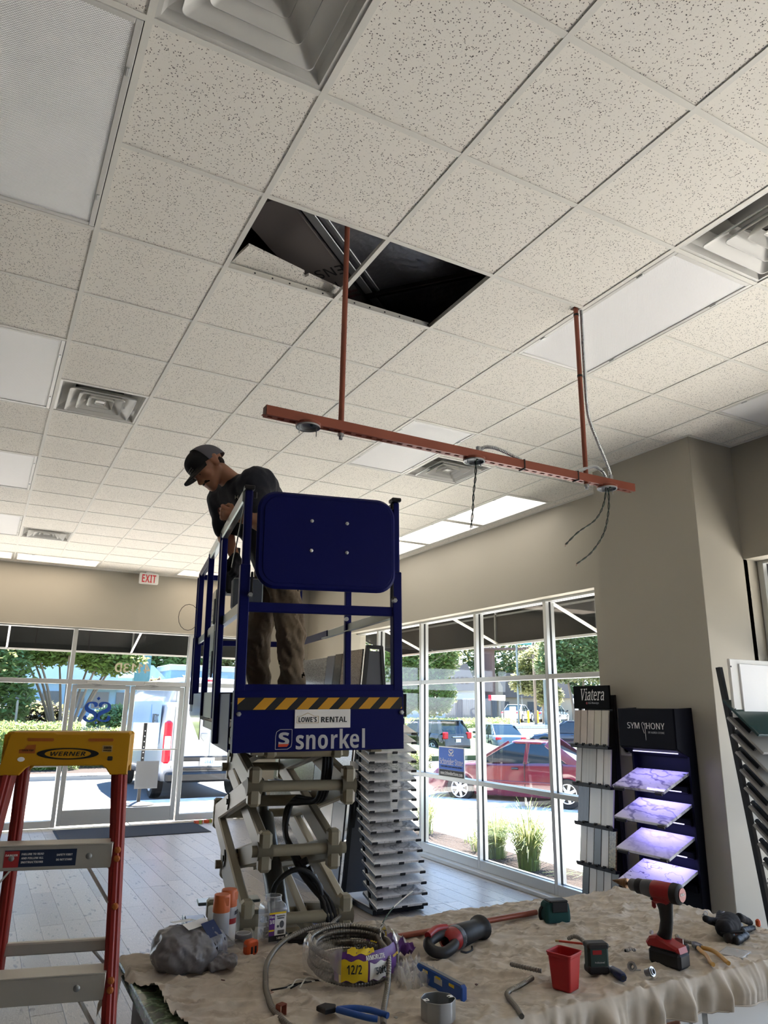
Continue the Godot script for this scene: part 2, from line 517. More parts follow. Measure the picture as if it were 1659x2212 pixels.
func build_shell() -> void:
	# floor slab, and planks along the room, each with its own edges
	var fl := struct("floor", box_mesh(V(10.4, 0.2, 17.0)), M.plenum, T(V(0, -0.108, -4.2)))
	var pw := 0.185; var pl := 1.22
	var pm := mb().box(Vector3.ZERO, V(pw - 0.002, 0.008, pl - 0.002), 0.0012)
	var pmesh := plank_mesh(pw - 0.002, pl - 0.002)
	var rest := mb()
	var r := RandomNumberGenerator.new(); r.seed = 77
	var count := 0
	var ix := 0
	var x := LX
	while x < RX + 0.2:
		var z := FARZ - r.randf() * pl
		while z < NZ:
			var c := V(x + pw * 0.5, -0.004, z + pl * 0.5)
			# planks in the parts of the floor that lie open to view
			var open := (c.x > -1.2 and c.x < 2.7 and c.z > -11.9 and c.z < -4.4 and c.x > -1.2 + (c.z + 4.4) * -0.05) or (c.x > 2.7 and c.x < RX and c.z > -10.5 and c.z < -4.8)
			if open and count < 298 and c.z - pl * 0.5 > FARZ - 0.2:
				var p := part("plank", pmesh[r.randi() % 4], M["oak_%d" % (r.randi() % 3)], fl, T(V(c.x, c.y + 0.108, c.z + 4.2), PI * (r.randi() % 2)))
				p.position.y += r.randf_range(-0.0003, 0.0003)
				count += 1
			else:
				rest.add(pmesh[0], T(c + V(0, 0.108, 4.2)))
			z += pl
		x += pw
		ix += 1
	var far := part("plank_field", rest.done(), M.oak_0, fl)
	far.set_meta("kind", "stuff")
	# street wall: solid above the shopfront and in its corner
	var w := mb()
	w.box(V(0, 3.65, FARZ - 0.15), V(10.8, 1.3, 0.3))
	w.box(V(4.75, 1.5, FARZ - 0.15), V(1.3, 3.0, 0.3))
	struct("wall_far", w.done(), M.wall_paint)
	# side wall: header, corner, pier between the two windows, low kerb
	w = mb()
	w.box(V(RX + 0.15, 3.65, -4.2), V(0.3, 1.3, 17.0))
	w.box(V(RX + 0.15, 1.5, -11.8), V(0.3, 3.0, 2.0))
	w.box(V(RX + 0.15, 1.5, -4.44), V(0.3, 3.0, 1.64))
	w.box(V(RX + 0.15, 1.5, 3.95), V(0.3, 3.0, 0.9))
	struct("wall_side", w.done(), M.wall_paint)
	struct("wall_pier", mb().box(V(4.97, 2.15, -4.15), V(0.56, 4.3, 1.06), 0.004).done(), M.wall_paint)
	struct("wall_left", box_mesh(V(0.2, 4.3, 17.0)), M.wall_unseen_dark, T(V(LX - 0.1, 2.15, -4.2)))  # left and near walls are out of view, darkened to lower bounced light
	struct("wall_near", box_mesh(V(10.8, 4.3, 0.2)), M.wall_unseen_dark, T(V(0, 2.15, NZ + 0.1)))
	# roof over the ceiling void
	struct("roof", box_mesh(V(11.4, 0.3, 17.8)), M.plenum, T(V(0, 5.2, -4.2)))
	var sk := mb()
	sk.box(V(0, 4.65, FARZ - 0.2), V(11.0, 1.0, 0.3)); sk.box(V(0, 4.65, NZ + 0.15), V(11.0, 1.0, 0.3))
	sk.box(V(LX - 0.15, 4.65, -4.2), V(0.3, 1.0, 17.2)); sk.box(V(RX + 0.2, 4.65, -4.2), V(0.3, 1.0, 17.2))
	struct("wall_parapet", sk.done(), M.plenum)
	# baseboards
	struct("baseboard_side", mb().box(V(RX - 0.008, 0.05, -11.7), V(0.016, 0.1, 1.7), 0.004).done(), M.white_paint)
	struct("baseboard_far", mb().box(V(4.65, 0.05, FARZ + 0.008), V(1.1, 0.1, 0.016), 0.004).done(), M.white_paint)
	struct("trim_1", mb().box(V(0, CEIL + 0.008, FARZ + 0.012), V(10.4, 0.02, 0.024)).done(), M.tee_white)
	struct("trim_2", mb().box(V(RX - 0.012, CEIL + 0.008, -8.6), V(0.024, 0.02, 7.9)).box(V(4.68, CEIL + 0.008, -4.15), V(0.024, 0.02, 1.1)).box(V(4.95, CEIL + 0.008, -3.608), V(0.54, 0.02, 0.024)).box(V(RX - 0.012, CEIL + 0.008, 0.3), V(0.024, 0.02, 7.8)).done(), M.tee_white)

func plank_mesh(w: float, l: float) -> Array:
	var out := []
	for k in 4:
		var b := mb().box(Vector3.ZERO, V(w, 0.008, l), 0.0012)
		for i in b.uv.size():
			var p := b.v[i]
			b.uv[i] = Vector2(p.x / w + 0.5 + 0.21 * k, (p.z / l + 0.5) * 1.0 + 0.37 * k)
		out.append(b.done())
	return out

func cell_used(i: int, j: int, taken: Dictionary) -> bool: return taken.has(Vector2i(i, j))
func cell_at(i: float, j: float) -> Vector3: return V(GX + CELL * i, CEIL, GZ - CELL * j)

func build_ceiling() -> void:
	var taken := {}
	for f in [[-1, 0], [-1, 4], [-1, 8], [-1, 12], [4, 0], [4, 4], [7, 0], [7, 6], [7, 8], [7, 10]]:
		taken[Vector2i(f[0], f[1])] = true; taken[Vector2i(f[0], f[1] + 1)] = true
	for f in [[0, 16], [-2, 16], [4, 16]]:
		taken[Vector2i(f[0], f[1])] = true; taken[Vector2i(f[0] + 1, f[1])] = true
	for f in [[0, -1], [4, -1], [0, 5], [0, 13], [5, 5], [1, 1], [2, 1]]: taken[Vector2i(f[0], f[1])] = true
	var root := Node3D.new()
	root.name = "ceiling"; root.set_meta("kind", "structure"); add_child(root)
	var s := CELL - 0.006
	var tm := box_mesh(V(s, 0.016, s), 0.001)
	var rest := mb()
	var notch := mb().prism(PackedVector2Array([Vector2(-s / 2, -s / 2), Vector2(s / 2, -s / 2), Vector2(s / 2, s / 2 - 0.05), Vector2(s / 2 - 0.05, s / 2 - 0.05), Vector2(s / 2 - 0.05, s / 2), Vector2(-s / 2, s / 2)]), 0.016, Transform3D(Basis(Vector3.RIGHT, PI / 2), Vector3.ZERO)).done()
	var r := RandomNumberGenerator.new(); r.seed = 11
	for i in range(-9, 9):
		for j in range(-11, 18):
			if cell_used(i, j, taken): continue
			var c := cell_at(i + 0.5, j + 0.5) + V(0, 0.0115, 0)
			var x0 := c.x - s / 2; var x1 := c.x + s / 2; var z0 := c.z - s / 2; var z1 := c.z + s / 2
			x1 = minf(x1, RX - 0.004); x0 = maxf(x0, LX + 0.004); z0 = maxf(z0, FARZ + 0.004); z1 = minf(z1, NZ - 0.004)
			# the pier takes the corner out of the edge tiles
			if z0 > -4.70 and z1 < -3.60 and x1 > 4.68: x1 = 4.68
			if x1 - x0 < 0.02 or z1 - z0 < 0.02: continue
			var full := x1 - x0 > s - 0.001 and z1 - z0 > s - 0.001
			if i >= -4 and j >= -3:
				var at := T(V((x0 + x1) / 2, c.y, (z0 + z1) / 2))
				if i == 3 and j == 1:   # cut out at a corner for the hanger rod
					part("tile", notch, M.ceiling_tile, root, at)
				else:
					part("tile", tm if full else box_mesh(V(x1 - x0, 0.016, z1 - z0), 0.001), M.ceiling_tile, root, at)
			else:
				rest.box(V((x0 + x1) / 2, c.y, (z0 + z1) / 2), V(x1 - x0, 0.016, z1 - z0))
	part("tile_field", rest.done(), M.ceiling_tile, root).set_meta("kind", "stuff")
	# tees: mains along z, cross tees along x; a flange below, a web above
	for i in range(-8, 9):
		var runs := [[-11, 17.3]]
		if i in [1, -1, 5]: runs = [[-11, 16]]
		for q in runs:
			var z0: float = GZ - CELL * q[0]; var z1: float = GZ - CELL * q[1]
			part("main_tee", mb().box(V(GX + CELL * i, CEIL + 0.0005, (z0 + z1) / 2), V(0.024, 0.003, z0 - z1)).box(V(GX + CELL * i, CEIL + 0.018, (z0 + z1) / 2), V(0.006, 0.033, z0 - z1)).done(), M.tee_white, root)
	var ct := mb().box(V(0, 0.0008, 0), V(CELL - 0.024, 0.0028, 0.024)).box(V(0, 0.018, 0), V(CELL - 0.03, 0.033, 0.006)).done()
	var far := mb()
	for i in range(-9, 9):
		for j in range(-10, 18):
			if taken.has(Vector2i(i, j - 1)) and taken.has(Vector2i(i, j)) and j < 16 and j - 1 != 0 - 99:
				var two := false
				for f in [[-1, 1], [-1, 5], [-1, 9], [-1, 13], [4, 1], [4, 5], [7, 1], [7, 7], [7, 9], [7, 11]]:
					if f[0] == i and f[1] == j: two = true
				if two: continue
			var at := T(cell_at(i + 0.5, j))
			if i == 8: continue
			if i >= -3 and j >= -2: part("cross_tee", ct, M.tee_white, root, at)
			else: far.add(ct, at)
	part("cross_tee_field", far.done(), M.tee_white, root).set_meta("kind", "stuff")
	# fluorescent troffers
	var off := [[-1, 0, "largest unlit ceiling light panel, with a dimpled lens beside the white air diffuser"], [-1, 4, "unlit ceiling light panel next to the louvred diffuser, second in its row"], [-1, 8, "unlit ceiling light panel third along the row of panels"], [-1, 12, "small looking unlit ceiling light panel by the farthest air diffuser"], [4, 0, "unlit ceiling light panel touched by the copper hanger rod at the tile corner"], [4, 4, "unlit ceiling light panel behind the hanging copper bar, beside a louvred diffuser"], [7, 0, "unlit ceiling light panel close to the wall pier at the frame edge"]]
	for f in off: troffer(V(GX + CELL * (f[0] + 0.5), CEIL, GZ - CELL * (f[1] + 1)), false, 0.0, f[2], false)
	for f in [[7, 6, "lit ceiling light panel at the near end of the row along the window wall"], [7, 8, "lit ceiling light panel in the middle of the row along the window wall"], [7, 10, "lit ceiling light panel at the far end of the row along the window wall"]]:
		troffer(V(GX + CELL * (f[0] + 0.5), CEIL, GZ - CELL * (f[1] + 1)), true, 0.0, f[2], false)
	for f in [[0, 16, "warm lit ceiling light panel over the street wall, in full view near the exit sign"], [-2, 16, "warm lit ceiling light panel over the street wall, cut off by the frame edge"], [4, 16, "warm lit ceiling light panel over the street wall, behind the lift guardrail"]]:
		troffer(V(GX + CELL * (f[0] + 1), CEIL, GZ - CELL * (f[1] + 0.5)), true, PI / 2, f[2], true)
	diffuser(0, -1, "large white square air diffuser of nested cones beside the biggest light panel", false)
	diffuser(4, -1, "white square air diffuser beside the light panel with the hanger rod", false)
	diffuser(0, 5, "shiny louvred air diffuser beside the second unlit light panel", true)
	diffuser(0, 13, "small louvred air diffuser nearest to the street wall", true)
	diffuser(5, 5, "louvred air diffuser behind the middle of the copper bar", true)
	build_void()

func troffer(c: Vector3, lit: bool, turn: float, label: String, warm: bool) -> void:
	var o := thing("ceiling_light", label, "ceiling light", c, turn, "lit ceiling light panels" if lit else "unlit ceiling light panels")
	var w := CELL - 0.03; var l := CELL * 2 - 0.03
	var f := mb()
	for s in [-1.0, 1.0]:
		f.box(V(s * (w / 2 - 0.012), 0.004, 0), V(0.024, 0.010, l), 0.002)
		f.box(V(0, 0.004, s * (l / 2 - 0.012)), V(w - 0.048, 0.010, 0.024), 0.002)
		f.box(V(s * (w / 2 - 0.002), 0.055, 0), V(0.004, 0.1, l)); f.box(V(0, 0.055, s * (l / 2 - 0.002)), V(w, 0.1, 0.004))
	f.box(V(0, 0.107, 0), V(w, 0.006, l))
	part("frame", f.done(), M.diffuser_white, o)
	part("lens", mb().box(V(0, 0.006, 0), V(w - 0.046, 0.004, l - 0.046)).done(), (M.lens_lit_warm if warm else M.lens_lit) if lit else M.lens_prism, o)
	for s in [-1.0, 1.0]:
		for e in [-1.0, 1.0]: part("latch", mb().box(V(s * (w / 2 - 0.013), -0.003, e * l * 0.31), V(0.012, 0.006, 0.04), 0.002).done(), M.alu, o)
	if lit:
		var a := AreaLight3D.new()
		a.name = "panel_glow"
		a.area_size = Vector2(w - 0.05, l - 0.05)
		a.rotation.x = -PI / 2; a.position = V(0, -0.004, 0)
		a.light_color = Color("ffeeda") if warm else Color("fff9f0")
		a.light_energy = TROFFER_E * (2.0 if warm else 1.0); a.area_range = 30.0; a.area_attenuation = 2.0
		a.shadow_enabled = true
		o.add_child(a)

func diffuser(i: int, j: int, label: String, steel: bool) -> void:
	var o := thing("air_diffuser", label, "air vent", cell_at(i + 0.5, j + 0.5), 0.0, "square ceiling air diffusers")
	var m: Material = M.diffuser_white
	var h := CELL / 2 - 0.008
	# backpan and edge
	var pan := mb()
	var ring := func(b: MB, a0: float, y0: float, a1: float, y1: float) -> void:
		for k in 4:
			var q := Basis(Vector3.UP, PI / 2 * k)
			b.quad(q * V(-a0, y0, a0), q * V(a0, y0, a0), q * V(a1, y1, a1), q * V(-a1, y1, a1), q * V(0, -1, (0.6 if a1 < a0 else -0.6)))
	ring.call(pan, h, 0.004, h - 0.02, 0.004); ring.call(pan, h - 0.02, 0.004, h - 0.035, 0.03)
	ring.call(pan, h - 0.035, 0.03, 0.2, 0.075); ring.call(pan, 0.2, 0.075, 0.17, 0.16)
	ring.call(pan, h, 0.004, h, 0.012)
	part("backpan", pan.done(), m, o)
	part("duct_neck", mb().cyl(V(0, 0.15, 0), V(0, 0.17, 0), 0.18, 24).done(), M.plenum, o)
	# nested cones with rounded corners
	var sizes := [0.225, 0.155, 0.088]
	for k in 3:
		var a: float = sizes[k]
		var y := -0.012 + 0.006 * k
		var rows := []
		for st in [[a * 0.62, y + 0.055], [a * 0.66, y + 0.052], [a * 0.93, y + 0.012], [a * 0.985, y], [a, y - 0.002], [a, y + 0.004], [a * 0.985, y + 0.008], [a * 0.93, y + 0.018], [a * 0.64, y + 0.06]]:
			var row := PackedVector3Array()
			for p in rounded(st[0] * 2, st[0] * 2, 0.018 * st[0] / a + 0.004, 4): row.append(V(p.x, st[1], p.y))
			rows.append(row)
		part("cone", mb().skin(rows, true).done(), m, o)
	var cp := mb()
	var rows2 := []
	for st in [[0.004, 0.034], [0.018, 0.03], [0.034, 0.006], [0.036, 0.004], [0.036, 0.012]]:
		var row := PackedVector3Array()
		for p in rounded(st[0] * 2, st[0] * 2, 0.3 * st[0], 3): row.append(V(p.x, st[1], p.y))
		rows2.append(row)
	cp.skin(rows2, true, true)
	part("centre_cone", cp.done(), m, o)

func build_void() -> void:
	# seen through the open bay: a foil faced insulated duct, a strut and the loose tile
	var hexc := Color("4d4d52")
	var foil := mat("duct_foil", Color("8f8f95"), 0.3, 0.9)
	foil.normal_enabled = true
	var nt := NoiseTexture2D.new(); nt.width = 256; nt.height = 256; nt.seamless = true; nt.as_normal_map = true; nt.bump_strength = 3.0; nt.noise = noise(0.03, 4, FastNoiseLite.TYPE_SIMPLEX_SMOOTH, 8)
	foil.normal_texture = nt; foil.normal_scale = 0.5; tri_map(foil, 2.2)
	var wrap := mat("duct_wrap", Color("6a6360"), 0.6, 0.1)
	# a duct crossing the bay on the skew, its near lower edge capped by an angle; a branch box closes the far end
	var d := thing("duct", "dark foil-faced air duct in the opened ceiling bay", "duct", V(1.46, CEIL + 0.215, -3.17))
	var q := Basis(V(0.64, 0, 0.77), V(0, 1, 0), V(-0.77, 0, 0.64)).orthonormalized()
	part("duct_body", mb().box(q * V(0.42, 0.25, 0.1), V(0.84, 0.5, 3.0), 0.03, q).done(), foil, d)
	part("corner_angle", mb().box(q * V(0.0, -0.004, 0.1), V(0.045, 0.008, 3.0), 0.002, q).box(q * V(-0.02, 0.025, 0.1), V(0.006, 0.06, 3.0), 0.0, q).box(q * V(0.06, -0.003, 0.1), V(0.02, 0.006, 3.0), 0.002, q).done(), M.zinc, d)
	part("joint_flange", mb().box(q * V(0.42, 0.25, -0.3), V(0.9, 0.56, 0.03), 0.004, q).done(), M.black_metal, d)
	var w := thing("insulation_board", "printed duct insulation sheet in the dark void above the loose tile", "insulation", V(1.46, CEIL + 0.215, -3.17))
	part("sheet", mb().box(q * V(-0.2, 0.03, 0.1), V(0.3, 0.03, 1.0), 0.01, q).done(), wrap, w)
	var ink := hexmat("ink_dark", "1c1b1b", 0.8)
	var red := hexmat("ink_red", "6d3338", 0.8)
	var lay := Transform3D(Basis(q * V(-1, 0, 0), q * V(0, 0, -1), V(0, -1, 0)), q * V(-0.2, 0.0135, 0.1))
	part("print", text_mesh("ENS C", 0.075, 0.0015), ink, w, lay * T(V(-0.02, 0.14, 0)))
	part("print", text_mesh("R-6", 0.06, 0.0015), ink, w, lay * T(V(0.0, 0.27, 0)))
	part("print", text_mesh("HARRISON -0010- 150", 0.02, 0.0015), red, w, lay * T(V(0.0, 0.36, 0)))
	part("print", text_mesh("HARRISON -0010- 150", 0.02, 0.0015), red, w, lay * T(V(0.0, 0.41, 0)))
	# the lifted tile has been pushed back over its neighbours: only a strip of it shows in the bay
	var lt := thing("ceiling_tile", "loose ceiling tile with a notched edge, pushed back over the far side of the open bay", "ceiling tile", V(1.1, CEIL + 0.055, -3.37))
	var pl := PackedVector2Array([Vector2(-0.29, -0.3), Vector2(0.29, -0.3), Vector2(0.29, 0.26), Vector2(0.075, 0.26), Vector2(0.07, 0.235), Vector2(0.05, 0.235), Vector2(0.045, 0.265), Vector2(-0.29, 0.275)])
	part("tile_board", mb().prism(pl, 0.016, Transform3D(Basis(Vector3.UP, 0.2) * Basis(Vector3.RIGHT, PI / 2), V(-0.01, 0, 0.0))).done(), M.ceiling_tile, lt)
	var web := mb()
	for k in 12: web.cyl(V(-0.25 + k * 0.095, 0.018, 0), V(-0.25 + k * 0.095, 0.018, 0.0045), 0.005, 8)
	part("tee_slot", web.done(), M.gasket, lt, T(V(0.1, -0.055, 0.16)))

# ---------------------------------------------------------------- shopfront glazing
# local frame: x along the wall, y up, z towards the room; the pane lies at z = 0
func member(o: Node3D, called: String, p: Vector3, q: Vector3, w: float) -> void:
	var up := Vector3.RIGHT if absf((q - p).normalized().y) > 0.9 else Vector3.UP
	var b := mb().bar(p + V(0, 0, 0.037), q + V(0, 0, 0.037), 0.048, w, up, 0.003).bar(p + V(0, 0, -0.037), q + V(0, 0, -0.037), 0.048, w, up, 0.003)
	if up == Vector3.UP: b = mb().bar(p + V(0, 0, 0.037), q + V(0, 0, 0.037), 0.048, w, up, 0.003).bar(p + V(0, 0, -0.037), q + V(0, 0, -0.037), 0.048, w, up, 0.003)
	var m := part(called, b.done(), M.alu, o)
	part("gasket", mb().bar(p, q, 0.028, w - 0.004, up).done(), M.gasket, m)
func pane(o: Node3D, x0: float, x1: float, y0: float, y1: float) -> void:
	part("glass", mb().quad_at(x0, x1, y0, y1).done(), M.pane, o)
func frame_root(called: String, at: Transform3D) -> Node3D:
	var o := Node3D.new()
	o.name = called; o.transform = at; o.set_meta("kind", "structure"); add_child(o)
	return o

func build_windows() -> void:
	# window along the car park: x local runs from the corner towards the viewer
	var o := frame_root("window_1", Transform3D(Basis(V(0, 0, 1), V(0, 1, 0), V(-1, 0, 0)), V(5.4, 0, 0)))
	var xs := [-11.0, -10.08, -8.8, -7.49, -6.175, -5.27]
	for x in xs: member(o, "mullion", V(x, 0.02, 0), V(x, 3.02, 0), 0.05)
	for i in xs.size() - 1:
		var a: float = xs[i] + 0.025; var b: float = xs[i + 1] - 0.025
		for y in [0.09, 0.975, 2.172, 3.0]: member(o, "rail", V(a, y, 0), V(b, y, 0), 0.1 if y < 0.5 else 0.05)
		pane(o, a, b, 0.14, 0.95); pane(o, a, b, 1.0, 2.147); pane(o, a, b, 2.197, 2.975)
	part("sill", mb().box(V(-8.13, 0.02, 0.1), V(5.76, 0.04, 0.12), 0.004).done(), M.alu, o)
	# street front, with the pair of doors
	o = frame_root("window_2", T(V(0, 0, -12.7)))
	xs = [-5.1, -3.55, -2.0, -0.42, 1.235, 3.085, 4.09]
	for x in xs: member(o, "mullion", V(x, 0.02, 0), V(x, 3.02, 0), 0.06)
	for i in xs.size() - 1:
		var a: float = xs[i] + 0.03; var b: float = xs[i + 1] - 0.03
		member(o, "rail", V(a, 3.0, 0), V(b, 3.0, 0), 0.05)
		member(o, "rail", V(a, 2.155, 0), V(b, 2.155, 0), 0.07)
		pane(o, a, b, 2.19, 2.975)
		if i == 4: continue
		member(o, "rail", V(a, 0.07, 0), V(b, 0.07, 0), 0.1)
		if i < 4:
			member(o, "rail", V(a, 0.915, 0), V(b, 0.915, 0), 0.06)
			pane(o, a, b, 0.12, 0.885); pane(o, a, b, 0.945, 2.12)
		else: pane(o, a, b, 0.12, 2.12)
	var num := part("number", text_fit("4113D", 0.56, 0.15, 0.003, "Droid Sans", 700), M.cream_vinyl, o, Transform3D(Basis(Vector3.UP, PI), V(2.17, 2.4, -0.006)))
	num.set_meta("label", "cream street number lettering seen from behind")
	door("door_1", 1.285, 2.155, true)
	door("door_2", 2.175, 3.04, false)
	# window beyond the pier
	o = frame_root("window_3", Transform3D(Basis(V(0, 0, 1), V(0, 1, 0), V(-1, 0, 0)), V(5.42, 0, 0)))
	xs = [-3.59, -2.35, -1.1, 0.15, 1.4, 2.65, 3.45]
	for x in xs: member(o, "mullion", V(x, 0.02, 0), V(x, 3.02, 0), 0.05)
	for i in xs.size() - 1:
		var a: float = xs[i] + 0.025; var b: float = xs[i + 1] - 0.025
		for y in [0.09, 0.975, 2.172, 3.0]: member(o, "rail", V(a, y, 0), V(b, y, 0), 0.1 if y < 0.5 else 0.05)
		pane(o, a, b, 0.14, 0.95); pane(o, a, b, 1.0, 2.147); pane(o, a, b, 2.197, 2.975)

func door(called: String, a: float, b: float, first: bool) -> void:
	var o := frame_root(called, T(V(0, 0, -12.7)))
	var st := 0.07
	for x in [a + st / 2, b - st / 2]: part("stile", mb().box(V(x, 1.07, 0), V(st, 2.08, 0.045), 0.004).done(), M.alu, o)
	part("top_rail", mb().box(V((a + b) / 2, 2.085, 0), V(b - a - st * 2, 0.07, 0.045), 0.004).done(), M.alu, o)
	part("bottom_rail", mb().box(V((a + b) / 2, 0.14, 0), V(b - a - st * 2, 0.22, 0.045), 0.004).done(), M.alu, o)
	var g := part("glass", mb().quad_at(a + st, b - st, 0.25, 2.05).done(), M.pane, o)
	part("push_bar", mb().cyl(V(a + 0.05, 1.12, 0.06), V(b - 0.05, 1.12, 0.06), 0.012, 10).cyl(V(a + 0.05, 1.12, 0), V(a + 0.05, 1.12, 0.06), 0.01, 8).cyl(V(b - 0.05, 1.12, 0), V(b - 0.05, 1.12, 0.06), 0.01, 8).done(), M.alu, o)
	var cx := lerpf(a, b, 0.34)
	part("closer", mb().box(V(cx, 2.16, 0.06), V(0.2, 0.045, 0.045), 0.008).done(), M.alu, o)
	part("closer_arm", mb().bar(V(cx - 0.02, 2.13, 0.08), V(cx + 0.12, 2.11, 0.12), 0.02, 0.006).bar(V(cx + 0.12, 2.11, 0.12), V(cx + 0.03, 2.1, 0.03), 0.02, 0.006).done(), M.alu_dark, o)
	var lx := b - 0.035 if first else a + 0.035
	part("lock", mb().cyl(V(lx, 0.98, 0.02), V(lx, 0.98, 0.034), 0.018, 14).done(), M.alu_dark, o)
	part("pull_handle", mb().tube(path([V(lx, 0.85, -0.02), V(lx, 0.86, -0.07), V(lx, 1.0, -0.08), V(lx, 1.14, -0.07), V(lx, 1.15, -0.02)], 0.02), 0.012, 8).done(), M.black_metal, o)
	if first:
		# vinyl on the street side of the glass, so it reads backwards from here
		var back := Basis(Vector3.UP, PI)
		var cxm := 1.70
		for s in [-1.0, 1.0]:
			part("emblem", text_fit("S", 0.215, 0.31, 0.002, "Droid Serif", 700), M.vinyl_blue, o, Transform3D(Basis(V(s, 0, 0), V(0, 1, 0), V(0, 0, s)), V(cxm - 0.1 * -s * -1.0, 1.7, -0.005)))
		part("emblem_diamond", mb().prism(PackedVector2Array([Vector2(0, -0.03), Vector2(0.03, 0), Vector2(0, 0.03), Vector2(-0.03, 0)]), 0.002).done(), M.vinyl_blue, o, T(V(cxm - 0.004, 1.905, -0.005)))
		part("emblem_diamond", mb().prism(PackedVector2Array([Vector2(0, -0.022), Vector2(0.022, 0), Vector2(0, 0.022), Vector2(-0.022, 0)]), 0.002).done(), M.vinyl_blue, o, T(V(cxm - 0.004, 1.53, -0.005)))
		part("lettering", text_fit("Schneider Stone", 0.44, 0.06, 0.002, "Droid Serif", 700), M.vinyl_blue, o, Transform3D(back, V(cxm, 1.455, -0.005)))
		var y := 1.25
		for s in ["Showroom Hours", "Monday-Thursday", "9am-5pm", "Friday", "9am-2pm", "or by appointment", "910-800-2040"]:
			var m := text_mesh(s, 0.03, 0.0015, "Droid Serif")
			part("lettering", m, M.vinyl_dark, o, Transform3D(back, V(cxm - 0.02, y, -0.005)))
			y -= 0.075 if s != "or by appointment" else 0.13
	else:
		var n := part("notice", mb().box(V(2.56, 0.73, -0.008), V(0.36, 0.42, 0.002)).done(), M.paper_grey, o)
		n.set_meta("label", "blank grey paper notice taped on the glass")

# ---------------------------------------------------------------- outside
func leaf_mesh(l: float, w: float) -> ArrayMesh:
	var b := mb()
	var a := V(0, 0, 0); var c := V(0, 0, l)
	var s := V(w, 0.25 * w, l * 0.45); var t := V(-w, 0.25 * w, l * 0.45)
	b.tri(a, s, c, V(0.2, 1, 0)); b.tri(a, c, t, V(-0.2, 1, 0))
	return b.done()
func leaves_in(blobs: Array, count: int, r: RandomNumberGenerator, shell := 0.55, size := 1.0) -> Array:
	var out := []
	var total := 0.0
	for b in blobs: total += b[1].x * b[1].y + b[1].y * b[1].z
	for b in blobs:
		var k := int(count * (b[1].x * b[1].y + b[1].y * b[1].z) / total)
		for i in k:
			var d := Vector3(r.randfn(), r.randfn(), r.randfn()).normalized()
			var rad := lerpf(shell, 1.0, sqrt(r.randf()))
			var p: Vector3 = b[0] + d * rad * b[1]
			var q := Basis.from_euler(V(r.randf_range(-1.0, 0.6), r.randf() * TAU, r.randf_range(-0.7, 0.7))) * Basis.from_scale(Vector3.ONE * r.randf_range(0.7, 1.3) * size)
			out.append(Transform3D(q, p))
	return out
func tints(count: int, r: RandomNumberGenerator, base: Color, spread := 0.18) -> Array:
	var out := []
	for i in count:
		var k := r.randf_range(1.0 - spread, 1.0 + spread)
		out.append(Color(base.r * k * r.randf_range(0.85, 1.2), base.g * k, base.b * k * r.randf_range(0.7, 1.2)))
	return out
func tree(called: String, label: String, cat: String, at: Vector3, blobs: Array, count: int, leaf: Mesh, m: Material, stems: Array, r: RandomNumberGenerator, group := "") -> Node3D:
	var o := thing(called, label, cat, at, 0.0, group)
	for s in stems:
		var pts: Array = s[0]
		var pp := path(pts, 0.4)
		var rr := []
		for i in pp.size(): rr.append(lerpf(s[1], s[2], float(i) / (pp.size() - 1)))
		part("trunk" if s == stems[0] else "stem", mb().tube(pp, s[1], 7, rr).done(), M.bark, o)
	copies("foliage", leaf, m, leaves_in(blobs, count * 2, r, 0.4, 1.15), o)
	return o
func hedge(label: String, at: Vector3, s: Vector3, count: int, m: Material, r: RandomNumberGenerator, turn := 0.0) -> void:
	var o := thing("hedge", label, "hedge", at, turn)
	part("inner_twigs", mb().box(V(0, s.y * 0.47, 0), s * V(0.96, 0.9, 0.86), 0.12).done(), M.hedge_core, o)
	var w := []
	for i in count:
		var f := r.randf()
		var p := V(r.randf_range(-0.5, 0.5) * s.x, s.y, r.randf_range(-0.5, 0.5) * s.z) if f < 0.4 else V(r.randf_range(-0.5, 0.5) * s.x, r.randf_range(0.02, 1.0) * s.y, 0.5 * s.z * (1 if r.randf() < 0.8 else -1)) if f < 0.9 else V(0.5 * s.x * (1 if r.randf() < 0.5 else -1), r.randf() * s.y, r.randf_range(-0.5, 0.5) * s.z)
		p += V(r.randfn(), r.randfn(), r.randfn()) * 0.045
		w.append(Transform3D(Basis.from_euler(V(r.randf_range(-1.4, 0.4), r.randf() * TAU, r.randf_range(-0.8, 0.8))), p))
	copies("foliage", leaf_mesh(0.085, 0.026), m, w, o)
func grass_tuft(label: String, at: Vector3, h: float, count: int, r: RandomNumberGenerator, m: Material, group := "") -> void:
	var o := thing("ornamental_grass", label, "grass clump", at, 0.0, group)
	var b := mb()
	for i in count:
		var a := r.randf() * TAU; var out := r.randf_range(0.2, 1.0) * h; var hh := h * r.randf_range(0.55, 1.05)
		var root := V(cos(a), 0, sin(a)) * r.randf_range(0.0, 0.13)
		var d := V(cos(a + r.randf_range(-0.5, 0.5)), 0, sin(a + r.randf_range(-0.5, 0.5)))
		var side := d.cross(Vector3.UP) * r.randf_range(0.005, 0.0095)
		var last := root; var lw := 1.0
		for k in range(1, 6):
			var t := k / 5.0
			var p := root + d * out * t * t + Vector3.UP * hh * (t * 1.25 - 0.42 * t * t * t * (0.6 + out / h))
			var nw := 1.0 - t * 0.85
			b.quad(last - side * lw, last + side * lw, p + side * nw, p - side * nw, d.cross(side) + V(0, 0.3, 0))
			last = p; lw = nw
	part("blades", b.done(), m, o).set_meta("kind", "stuff")

